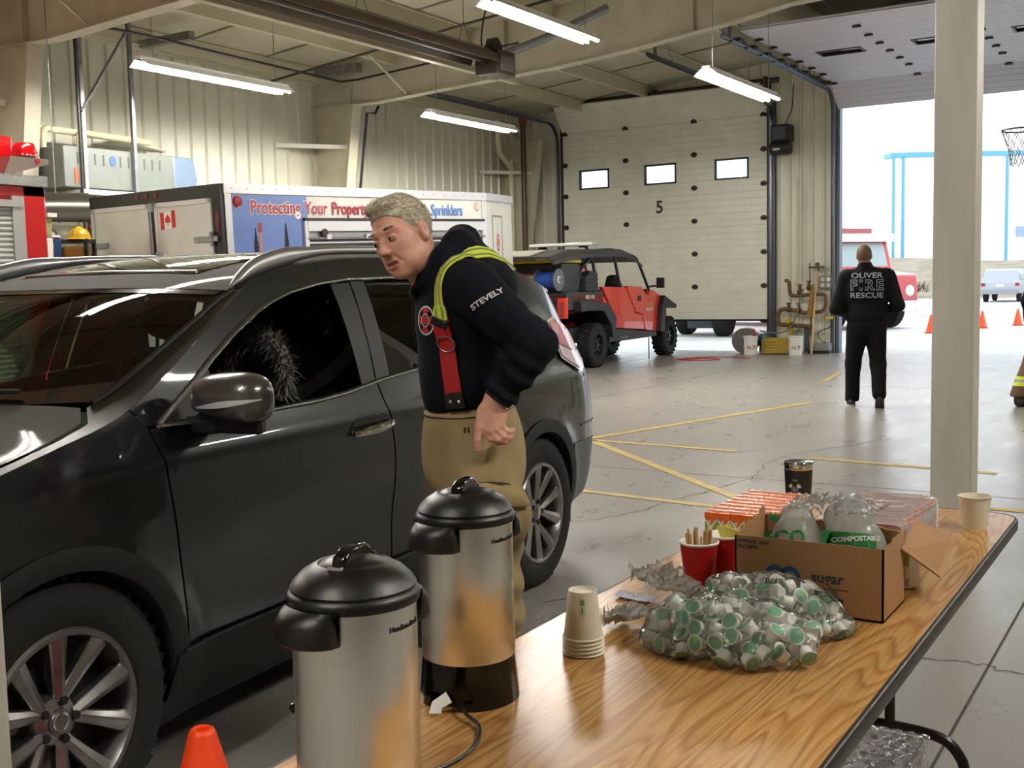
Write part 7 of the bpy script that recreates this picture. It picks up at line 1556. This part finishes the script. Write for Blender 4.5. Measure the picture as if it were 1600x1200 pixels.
# cargo bed and load
b = B(); b.bx(-.70, .70, -1.05, .30, 1.02, 1.10); b.bx(-.70, -.66, -1.05, .30, 1.10, 1.31); b.bx(.66, .70, -1.05, .3, 1.1, 1.31); b.obj('cargo_bed', M_upl, ut)
b = B(); b.bx(-.72, .72, -1.12, -1.06, .88, 1.24); b.obj('tailgate', M_ured, ut, bevel=.02)
b = B(); b.bx(-.72, .72, -1.14, -1.05, 1.24, 1.30); b.bx(-.72, -.5, -1.13, -1.12, .95, 1.2); b.bx(.35, .55, -1.13, -1.12, .9, 1.22); b.obj('tailgate_trim', M_upl, ut)
for x in (.63, -.63): b = B(); b.bx(x-.035, x+.035, -1.135, -1.11, .92, 1.15); b.obj('tail_light', M_lens, ut)
text('FIRE 1102', .085, basis((.703, -.22, 1.215), (0, 1, 0), (0, 0, 1)), mat('print_white'), ut, bold=.002)
text('OLIVER', .10, basis((.693, 2.35, 1.02), (0, 1, 0), (0, 0, 1)), mat('gold_letter', 'd8a050', .4), ut, bold=.002); text('FIRE DEPT', .075, basis((.693, 2.35, .93), (0, 1, 0), (0, 0, 1)), mat('print_white'), ut, bold=.002)
text('POLARIS', .085, basis((.703, 1.15, .46), (0, 1, 0), (0, 0, 1)), mat('sill_letter', '77787c', .5), ut, bold=.002)
b = B(); b.bx(.69, .697, 1.80, 1.95, 1.1, 1.2); b.obj('door_latch', M_ucage, ut)
b = B(); b.bx(-.62, .56, -.98, -.30, 1.1, 1.80); tk = b.obj('pump_box', mat('pump_box_black', '131212', .45), ut, bevel=.02)
b = B(); b.bx(-.64, .58, -1.0, -.28, 1.80, 1.86); b.obj('yellow_lid', mat('lid_yellow', 'd8b81e', .4), tk, bevel=.012)
b = B(); b.bx(-.2, .12, -.99, -.982, 1.42, 1.64); b.obj('warning_label', mat('label_pink', 'c9a9a0', .5), tk); b = B(); b.bx(-.2, .12, -.995, -.984, 1.60, 1.64); b.obj('label_header', mat('label_red', 'a03028', .5), tk)
M_bh = mat('blue_hose', '24489c', .45, bump=(60, .4, (1, 12, 1)))
for x in (.42, -.86):
    b = B(); b.cyl((x-.22, -1.08, 1.52), (x+.12, -1.08, 1.52), .135, n=20); rl = b.obj('hose_reel', M_bh, ut)
    b = B(); b.cyl((x+.12, -1.08, 1.52), (x+.145, -1.08, 1.52), .185, n=24); b.cyl((x-.24, -1.08, 1.52), (x-.22, -1.08, 1.52), .185, n=24); b.obj('reel_flange', mat('reel_grey', '5c626c', .4, .3), rl)
    b = B(); b.tube([(x+.15, -1.08+.05*math.cos(a), 1.52+.05*math.sin(a)) for a in np.linspace(.6, 5, 12)], .012, 6); b.obj('reel_handle', M_white, rl)
b = B(); b.prism([(-.28, 1.31), (-.24, 1.58), (-.1, 1.66), (.16, 1.66), (.2, 1.31)], .50, .66, M=Matrix(((0, 0, 1, 0), (1, 0, 0, 0), (0, 1, 0, 0), (0, 0, 0, 1)))); b.obj('side_crate', M_upl, ut, bevel=.015)
b = B()
for i in range(5):
    for j in range(4): b.bx(.66, .665, -.2+.08*i, -.15+.08*i, 1.36+.07*j, 1.40+.07*j)
b.obj('crate_slots', M_black, ut, smooth=0)
b = B(); b.tube([(.3, -.3, 1.86), (.45, -.1, 1.75), (.62, .05, 1.62)], .014, 6); b.obj('red_hose', mat('hose_red', 'c02820', .5), ut)
b = B()
for i in range(7): b.cyl((-.55, .02, 1.35+.07*i), (.55, .02, 1.35+.07*i), .006, n=5); 
for i in range(14): b.cyl((-.5+.077*i, .02, 1.33), (-.5+.077*i, .02, 1.8), .006, n=5)
b.obj('headache_mesh', M_ucage, ut)
pipe('fallen_cable', smooth_path([(-8.3, 19.2, .01), (-7.9, 19.5, .01), (-7.6, 19.3, .01), (-7.9, 19.0, .01), (-8.4, 19.2, .01), (-8.0, 19.9, .01), (-7.2, 19.8, .01)], 6), .008, mat('hose_red'), 'thin red cable lying on the floor beside the red utility vehicle', 'cable', 6)
b = B(); b.cyl((-8.88, 19.0, .02), (-8.88, 19.0, .42), .01); tag(b.obj('whip_rod', M_black), 'thin black rod standing under the sill of the red utility vehicle', 'rod')
# ================================================================ things along the far wall
op = thing('door_opener', (-7.17, 21.5, 4.1), 'black electric door opener mounted right of the closed overhead door', 'opener')
b = B(); b.bx(-7.36, -6.98, 21.38, 21.68, 4.1, 4.43); b.obj('motor_case', mat('opener_dark', '24262a', .45), op, world=True, bevel=.03)
b = B(); b.cyl((-7.36, 21.45, 3.98), (-6.98, 21.45, 3.98), .13, n=20); b.obj('motor', mat('opener_dark'), op, world=True)
b = B(); b.bx(-7.3, -7.05, 21.37, 21.385, 4.16, 4.38); b.obj('cover_plate', mat('opener_grey', '4a4f5a', .4, .4), op, world=True)
b = B(); b.bx(-7.28, -7.15, 21.30, 21.33, 3.93, 3.97); b.obj('white_label', M_white, op, world=True)
b = B(); b.tube(smooth_path([(-7.1, 21.5, 4.43), (-7.02, 21.5, 4.6), (-6.98, 21.55, 4.75), (-6.97, 21.6, 5.2)], 5), .01, 6); b.tube(smooth_path([(-7.05, 21.36, 4.35), (-6.95, 21.33, 4.2), (-7.1, 21.33, 4.0)], 5), .012, 6); b.obj('cable', M_black, op, world=True)
b = B(); b.bx(-7.40, -7.34, 21.58, 21.66, .1, 4.9); b.obj('mount_channel', mat('opener_grey'), op, world=True)
M_rust = mat('rusty_pipe', '5e4a38', .65, .3, var=('7a5a3c', 12)); M_brass = mat('old_brass', '6b5530', .5, .6)
mf = thing('pipe_manifold', (-6.85, 21.5, .3), 'rusty water pipes and valves on the wall between the two overhead doors', 'pipes')
for pts, r in (([(-7.08, 21.45, 1.42), (-7.0, 21.42, 1.38), (-6.98, 21.42, 1.2), (-6.9, 21.42, 1.12), (-6.35, 21.42, 1.14), (-6.28, 21.42, 1.05), (-6.3, 21.42, .86), (-6.4, 21.42, .8)], .036), ([(-6.4, 21.42, .8), (-6.75, 21.42, .78)], .036), ([(-6.75, 21.42, .8), (-7.1, 21.42, .86), (-7.22, 21.42, .76), (-7.2, 21.42, .58), (-7.02, 21.42, .55), (-6.6, 21.42, .52), (-6.55, 21.42, .45)], .042)):
    b = B(); b.tube(smooth_path(pts, 5), r, 12); b.obj('pipe_run', M_rust, mf, world=True)
for x, z in ((-7.0, .93), (-6.8, .92), (-6.55, .9), (-6.78, 1.28), (-6.6, 1.35)):
    b = B(); b.cyl((x, 21.4, z-.06), (x, 21.4, z+.04), .03, n=10); b.sph((x, 21.4, z-.08), .055, 12); vb = b.obj('valve_body', M_brass, mf, world=True); b = B(); b.lathe([(.05, 0), (.058, .008), (.05, .016), (.045, .008), (.05, 0)], 16, M=Matrix.Translation((x, 21.4, z+.04))); b.obj('valve_wheel', mat('valve_red', '7a2a1a', .5), vb, world=True)
for x, z0, z1, m, r in ((-6.99, .05, .62, mat('yellow_pipe', 'c9a81e', .5), .035), (-6.68, .02, .52, mat('grey_pipe', '4a4e55', .5), .05), (-6.87, 1.4, 3.4, mat('cream_pipe'), .012), (-6.83, 1.4, 3.4, mat('cream_pipe'), .012), (-6.62, 1.2, 1.75, M_rust, .012)):
    b = B(); b.cyl((x, 21.52, z0), (x, 21.52, z1), r, n=10); b.obj('riser', m, mf, world=True)
b = B(); b.sph((-7.0, 21.38, .62), .06, 12); b.obj('yellow_valve', mat('yellow_pipe'), mf, world=True)
b = B(); b.tube(smooth_path([(-7.5, 21.18, .45), (-7.35, 21.2, .42), (-7.05, 21.25, .42), (-6.85, 21.3, .65), (-6.75, 21.35, 1.1), (-6.7, 21.4, 1.25)], 6), .014, 8); b.obj('water_hose', mat('grey_hose', '6d6d60', .5), mf, world=True)
def pail(x, y, label, rz, stick=False):
    t = thing('pail', (x, y, 0), label, 'pail', rz=rz, group='white pails by the overhead doors')
    b = B(); b.lathe([(.001, .003), (.118, .003), (.122, 0), (.132, .30), (.142, .302), (.142, .318), (.134, .32), (.134, .345), (.146, .347), (.146, .365), (.132, .367), (.13, .345), (.12, .01), (.001, .008)], 32); b.obj('bucket', mat('pail_white', 'e3e2dc', .4), t)
    def wp(p): a = -PI/2+p.x/.127; return V((.1275+.01*p.y/.3)*math.cos(a), (.1275+.01*p.y/.3)*math.sin(a), .15+p.y)
    text('ACE', .105, None, mat('print_red_bright', 'c8281e', .5), t, warp=wp, bold=.0025, sx=1.05, shear=.12)
    b = B(); b.tube([(.15*math.cos(a), .15*math.sin(a)*.6-.0, .30+.1*math.sin(a)*-.9) for a in np.linspace(PI, 2*PI, 14)], .004, 6); b.obj('bail', M_steel, t)
    if stick: b = B(); b.cyl((.05, 0, .1), (.06, .02, .5), .022, n=10); b.obj('red_handle', mat('hose_red'), t)
    return t
pail(-7.55, 20.78, 'white pail with red lettering and a red handle sticking out, left of the yellow hose', .35, True); pail(-6.68, 20.83, 'white pail with red lettering beside the broom, right of the yellow hose', .3)
t = thing('fire_hose', (-7.12, 21.1, 0), 'folded yellow fire hose lying between the two white pails', 'hose')
b = B()
for k in range(5): b.ribbon(smooth_path([(-7.4, 21.02+.02*k, .05+.055*k), (-7.2, 21.0+.02*k, .05+.055*k+.01), (-6.95, 21.02+.02*k, .07+.05*k), (-6.84, 21.06, .10+.05*k)], 5), (0, 1, .2), .16, .045)
b.obj('hose_fold', mat('hose_yellow', 'a99238', .8, bump=(200, .2)), t, world=True)
b = B(); b.bx(-7.42, -6.82, 20.95, 21.25, .002, .10); b.obj('hose_base', mat('hose_tan', '8a8068', .8), t, world=True, bevel=.03)
t = thing('drum', (-7.8, 21.2, 0), 'grey round drum lying behind the left white pail', 'drum'); b = B(); b.lathe([(.02, -.14), (.24, -.14), (.25, -.12), (.25, .12), (.24, .14), (.02, .14)], 32, M=Matrix.Translation((-7.8, 21.2, .25)) @ Matrix.Rotation(PI/2, 4, 'X')); b.obj('drum_body', mat('drum_grey', '6f6f6a', .5, .4), t, world=True)
t = thing('canister', (-7.46, 21.35, 0), 'teal canister behind the left white pail', 'canister'); b = B(); b.lathe([(.001, 0), (.11, 0), (.115, .02), (.115, .33), (.1, .37), (.03, .39), (.001, .4)], 24); b.obj('can_body', mat('teal_paint', '2e5f66', .45), t)
def tool(name, x, y, z1, label, dy=.35):
    return thing(name, (x, y, 0), label, name.replace('_', ' '))
t = tool('squeegee', -6.43, 21.0, 1.75, 'upturned floor squeegee with pale wooden handle leaning at the wall'); 
b = B(); b.cyl((-6.43, 21.0, .015), (-6.47, 21.48, 1.62), .018, n=10); b.obj('handle', mat('pale_wood_handle', 'c9a777', .6), t, world=True)
b = B(); b.bx(-6.64, -6.34, 21.50, 21.53, 1.64, 1.68); b.bx(-6.5, -6.44, 21.47, 21.54, 1.58, 1.75); b.obj('squeegee_head', M_dkmetal, t, world=True)
t = tool('broom', -6.53, 21.3, 1.3, 'worn yellow broom hanging bristles-up beside the wooden-handled squeegee'); b = B(); b.cyl((-6.53, 21.30, .35), (-6.53, 21.33, 1.2), .014, n=8); b.obj('handle', M_black, t, world=True)
b = B(); b.add([(-6.60, 21.26, .72), (-6.49, 21.26, .72), (-6.48, 21.28, 1.30), (-6.52, 21.28, 1.33), (-6.62, 21.33, .75), (-6.49, 21.33, .75), (-6.48, 21.35, 1.30), (-6.52, 21.35, 1.34)], [(0, 1, 2, 3), (7, 6, 5, 4), (0, 4, 5, 1), (1, 5, 6, 2), (2, 6, 7, 3), (3, 7, 4, 0)]); b.obj('bristles', mat('bristle_yellow', '8a6a2a', .8, bump=(120, .6, (1, 1, .1))), t, world=True)
t = thing('outlet_box', (-6.33, 21.6, 1.37), 'metal outlet box with two sockets right of the squeegee', 'outlet'); b = B(); b.bx(-6.46, -6.2, 21.58, 21.68, 1.25, 1.49); b.obj('box', mat('outlet_grey', '7f8078', .5, .3), t, world=True)
for dx in (-.06, .06):
    for dz in (-.055, .055): b = B(); b.cyl((-6.33+dx, 21.575, 1.37+dz), (-6.33+dx, 21.58, 1.37+dz), .042, n=16); b.obj('socket', M_white if (dx*dz > 0) else mat('socket_pale', 'cfcfc9', .5), t, world=True)
t = thing('power_cord', (-6.24, 21.5, .5), 'black cord with yellow plug hanging by the door jamb', 'cord'); b = B(); b.tube(smooth_path([(-6.24, 21.6, .68), (-6.22, 21.55, .6), (-6.23, 21.5, .5), (-6.42, 21.48, .42), (-6.42, 21.48, .28), (-6.3, 21.5, .2), (-6.25, 21.5, .15)], 6), .01, 6); b.obj('cable', M_black, t, world=True)
b = B(); b.bx(-6.31, -6.19, 21.52, 21.62, .66, .71); b.obj('plug', mat('plug_yellow', 'c9c030', .5), t, world=True)
t = thing('floor_box', (-6.35, 21.45, 0), 'low grey metal box on the floor by the door jamb', 'box'); b = B(); b.bx(-6.55, -6.2, 21.35, 21.6, .01, .2); b.obj('case', mat('floor_box_grey', '8a8c8c', .4, .3), t, world=True, bevel=.01); b = B(); b.bx(-6.6, -6.18, 21.33, 21.62, .0, .06); b.obj('foot_rail', M_black, t, world=True)
# ================================================================ basketball hoop
t = thing('basketball_hoop', (-1.55, 13.4, 3.0), 'basketball rim and net seen against the bright open doorway', 'basketball hoop')
hc = V(-1.755, 13.29, 3.0); b = B(); ring = [hc+V(.225*math.cos(a), .225*math.sin(a), 0) for a in np.linspace(0, 2*PI, 41)[:-1]]; b.tube(ring, .010, 8, closed=True); b.obj('rim', mat('rim_dark', '3c2a26', .5), t, world=True)
b = B(); k = 12; L5 = [(.225, 0), (.20, -.09), (.165, -.18), (.145, -.28), (.135, -.38)]
for i in range(k):
    for s in (-1, 1):
        for q in range(4): a0 = 2*PI*(i+.5*s*q)/k; a1 = 2*PI*(i+.5*s*(q+1))/k; b.cyl(hc+V(L5[q][0]*math.cos(a0), L5[q][0]*math.sin(a0), L5[q][1]), hc+V(L5[q+1][0]*math.cos(a1), L5[q+1][0]*math.sin(a1), L5[q+1][1]), .004, n=5)
b.obj('net', mat('net_cord', '8f8d92', .8), t, world=True, smooth=0)
b = B(); b.bx(-.02, .02, -.9, .9, 2.85, 3.9, M=Matrix.Translation((hc.x+.55, hc.y+.33, 0)) @ Matrix.Rotation(.53, 4, 'Z')); b.obj('backboard', M_white, t, world=True)
b = B(); b.cyl(hc+V(.19, .115, 0), hc+V(.53, .32, 0), .03); b.obj('rim_arm', M_black, t, world=True)
b = B(); b.cyl((hc.x+.85, hc.y+.5, 0), (hc.x+.85, hc.y+.5, 3.5), .06); b.cyl((hc.x+.85, hc.y+.5, 3.4), (hc.x+.57, hc.y+.34, 3.4), .04); b.obj('post', M_black, t, world=True)
# ================================================================ outside
M_bldg = mat('white_metal_building', 'eef1f2', .6); M_btrim = mat('building_blue_trim', '5fa6c4', .5)
bx_, by_ = V(-20.7, 88, 0), V(-12.4, 93.6, 0); bd = (by_-bx_).normalized(); bn = V(-bd.y, bd.x, 0)
BM = basis((-20.7, 88, 0), bd, bn)
t = thing('building', (-20.7, 88, 0), 'large white metal building with blue trim across the yard', 'building')
b = B(); b.bx(0, 40, 0, 1.5, 0, 10.5, M=BM); b.obj('wall', M_bldg, t, world=True)
b = B(); b.bx(-.2, 40, -.15, 1.5, 10.35, 10.7, M=BM); b.obj('eave_trim', M_btrim, t, world=True)
for x in (0, .75, 8.75, 17): b = B(); b.bx(x-.09, x+.09, -.12, 0, 2.2, 10.4, M=BM); b.obj('downpipe', M_btrim, t, world=True)
b = B(); b.bx(9.5, 11.3, -.06, 0, 4.2, 5.0, M=BM); b.obj('window', mat('window_bluegrey', '8fa6bd', .2), t, world=True)
b = B(); b.bx(9.4, 11.4, -.1, 0, 4.05, 4.18, M=BM); b.obj('window_sill', M_white, t, world=True)
b = B(); b.grid(lambda i, j: (-60+110*i, 72+14*j, -.02+2.6*(3*j*j-2*j**3)+.25*math.sin(40*i)*j), 40, 8); g_ = struct(b, 'hill', mat('dry_bank', '9d9484', .9, var=('857b68', .8)))
rr = random.Random(6)
for i in range(9):
    c = V(-19+3.1*i+rr.uniform(-.3, .3), 73.5+rr.uniform(0, 2), .1); b = B(); sz = rr.uniform(.7, 1.0)
    for k in range(170):
        a = rr.uniform(0, 2*PI); r = sz*1.05*rr.random()**.6; p = c+V(r*math.cos(a), r*math.sin(a)*.6, .25+rr.random()*sz*.5); d = V(math.cos(a)*.5, math.sin(a)*.4, 1).normalized()*rr.uniform(.35, .8)*sz; s_ = frame_of(d)[0]*.06; b.add([p-s_, p+s_, p+d], [(0, 1, 2), (2, 1, 0)])
    o = tag(b.obj('bush', mat('dry_bush', '8d7f66', .9, var=('6e6450', 1)), smooth=0), 'dry brown bush on the bank below the white building', 'bush', 'dry bushes on the bank')
def far_car(M, label):
    t = thing('car', (0, 0, 0), label, 'car', M=M); m = mat('far_car_silver', '9fa4aa', .35, .3)
    # local: x right, y forward (away), rear at y=0
    sec = [(0, .45), (-.02, .75), (.02, .98), (.10, 1.05), (.28, 1.60), (.5, 1.70), (2.4, 1.70), (3.15, 1.12), (4.5, .98), (4.6, .6), (4.55, .4)]
    vs = []; xs = (-.93, -.90, .90, .93)
    for x in xs: vs += [(x*(1 if z < 1.1 else .84 if z > 1.5 else .95), y, z if abs(x) < .92 else z-.04*(z > .5)) for y, z in sec]
    k = len(sec); b = B(); b.add(vs, [(i*k+j, i*k+(j+1) % k, (i+1)*k+(j+1) % k, (i+1)*k+j) for i in range(3) for j in range(k)]+[tuple(range(k-1, -1, -1)), tuple(range(3*k, 4*k))]); b.obj('body', m, t, smooth=35)
    b = B(); b.add([(-.74, .125, 1.12), (.74, .125, 1.12), (.66, .265, 1.54), (-.66, .265, 1.54)], [(0, 1, 2, 3)]); b.obj('rear_window', mat('far_glass', '9fb3b6', .1), t, smooth=0)
    for s in (1, -1):
        b = B(); b.add([(.885*s, .55, 1.15), (.90*s, 2.7, 1.15), (.80*s, 2.3, 1.6), (.79*s, .6, 1.6)], [(0, 1, 2, 3) if s > 0 else (3, 2, 1, 0)]); b.obj('side_window', mat('far_glass'), t, smooth=0)
        b = B(); b.bx(min(.72*s, .9*s), max(.72*s, .9*s), -.04, .02, .82, .98); b.obj('tail_light', M_lens, t)
        b = B(); b.sph((1.05*s, 2.75, 1.15), (.1, .06, .08), 10); b.obj('wing_mirror', m, t)
        for y in (.85, 3.65): b = B(); b.lathe([(0, .1), (.2, .11), (.33, .1), (.36, .06), (.36, -.1), (0, -.1)], 24, M=Matrix.Translation((.80*s, y, .36)) @ Matrix.Rotation(PI/2*s, 4, 'Y')); b.obj('wheel', M_tyre, t)
    b = B(); b.bx(-.85, .85, -.08, .03, .42, .62); b.obj('bumper', mat('far_bumper', '8a8f96', .4), t); b = B(); b.bx(-.2, .2, -.05, 0, .78, .9); b.obj('number_plate', M_white, t)
    return t
far_car(Matrix.Translation((-9.15, 61.6, -.012)) @ Matrix.Rotation(-.0, 4, 'Z'), 'silver station wagon parked outside across the yard')
# fire engine outside
en = thing('fire_truck', (0, 0, 0), 'red and white fire engine parked outside beyond the walking person', 'fire truck', M=Matrix.Translation((-7.6, 31.6, -.012)) @ Matrix.Rotation(-.6, 4, 'Z'))
b = B(); b.prism([(0, .55), (0, 1.25), (-.05, 1.5), (-1.0, 1.62), (-1.25, 2.5), (-1.4, 2.62), (-3.0, 2.62), (-3.0, .55)], -1.15, 1.15, M=Matrix(((1, 0, 0, 0), (0, 0, -1, 0), (0, 1, 0, 0), (0, 0, 0, 1)))); b.obj('cab', M_fred, en, bevel=.05)
b = B(); b.bx(-9, -3.05, -1.2, 1.2, .6, 2.95); b.obj('body', M_fred, en, bevel=.03)
b = B(); b.bx(-9, -1.2, -1.23, 1.23, 1.35, 1.75); b.bx(-3.2, -1.0, -1.18, 1.18, 2.45, 2.68); b.obj('white_stripe', M_white, en)
b = B(); b.add([(-1.02, -1.0, 1.68), (-1.02, 1.0, 1.68), (-1.2, .95, 2.42), (-1.2, -.95, 2.42)], [(0, 1, 2, 3)]); b.bx(-2.4, -1.45, -1.165, -1.155, 1.75, 2.4); b.obj('window', mat('far_glass'), en, smooth=0)
b = B(); b.bx(-2.2, -1.6, -.9, .9, 2.68, 2.85); b.obj('light_bar', M_lens, en)
b = B(); b.bx(.0, .18, -1.2, 1.2, .5, .78); b.obj('bumper', M_chrome, en)
for x in (-1.0, -6.8):
    for y in (-1.05, 1.05):
        Mw = Matrix.Translation((x, y, .5)) @ Matrix.Rotation(PI/2 if y < 0 else -PI/2, 4, 'X'); b = B(); b.lathe([(.3, .12), (.45, .14), (.5, .08), (.5, -.14), (0, -.14)], 28, M=Mw); w = b.obj('wheel', M_tyre, en); b = B(); b.lathe([(0, .12), (.1, .13), (.14, .06), (.3, .11)], 24, M=Mw); b.obj('rim', mat('engine_rim_red', 'b8434a', .4), w)
for x in (-1.25,): b = B(); b.bx(x, x+.05, -1.45, -1.3, 1.7, 2.1); b.cyl((x, -1.1, 1.8), (x, -1.4, 1.8), .015); b.obj('mirror', M_black, en)
b = B(); b.lathe([(0, .01), (.13, .02), (.16, .0)], 20, M=Matrix.Translation((.0, -.85, 1.05)) @ Matrix.Rotation(PI/2, 4, 'Y')); b.lathe([(0, .01), (.13, .02), (.16, .0)], 20, M=Matrix.Translation((.0, .85, 1.05)) @ Matrix.Rotation(PI/2, 4, 'Y')); b.obj('headlight', mat('headlight_clear', 'c9d3dc', .1, coat=1), en)
# white truck behind the partly raised door
tk = thing('truck', (-10.8, 28, 0), 'truck with dark tyres and mud flap standing outside behind the partly raised door', 'truck')
b = B(); b.bx(-12.6, -9.0, 27.0, 29.9, 1.0, 3.4); b.obj('body', mat('truck_white', 'e8e8e6', .5), tk, world=True)
b = B(); b.bx(-12.4, -9.2, 26.9, 29.9, .8, 1.0); b.obj('chassis', M_black, tk, world=True)
b = B(); b.bx(-11.75, -11.05, 27.55, 27.6, .2, .95); b.obj('mud_flap', mat('mud_flap_grey', '3b3f44', .7), tk, world=True)
for x, y in ((-10.75, 27.6), (-9.4, 28.6), (-12.2, 28.6)):
    b = B(); b.lathe([(0, .15), (.3, .16), (.46, .16), (.5, .1), (.5, -.14), (.0, -.14)], 30, M=Matrix.Translation((x, y, .488)) @ Matrix.Rotation(PI/2, 4, 'Y')); b.obj('wheel', M_tyre, tk, world=True)
for i, (x, y, l) in enumerate(((-5.26, 32.5, 'small orange cone outside, beside the beige column'), (-6.0, 29.6, 'orange cone outside between the walking person and the column'), (-4.6, 34.2, 'orange cone outside at the right edge of the yard'))): cone(x, y, .46, l, False, .85, 'orange cones in the yard')
b = B(); b.bx(-6.28, -6.18, 21.95, 22.05, 0, 1.0); tag(b.obj('bollard', mat('bollard_yellow', 'd0a21e', .5), bevel=.02), 'yellow bollard just outside the open doorway', 'bollard')
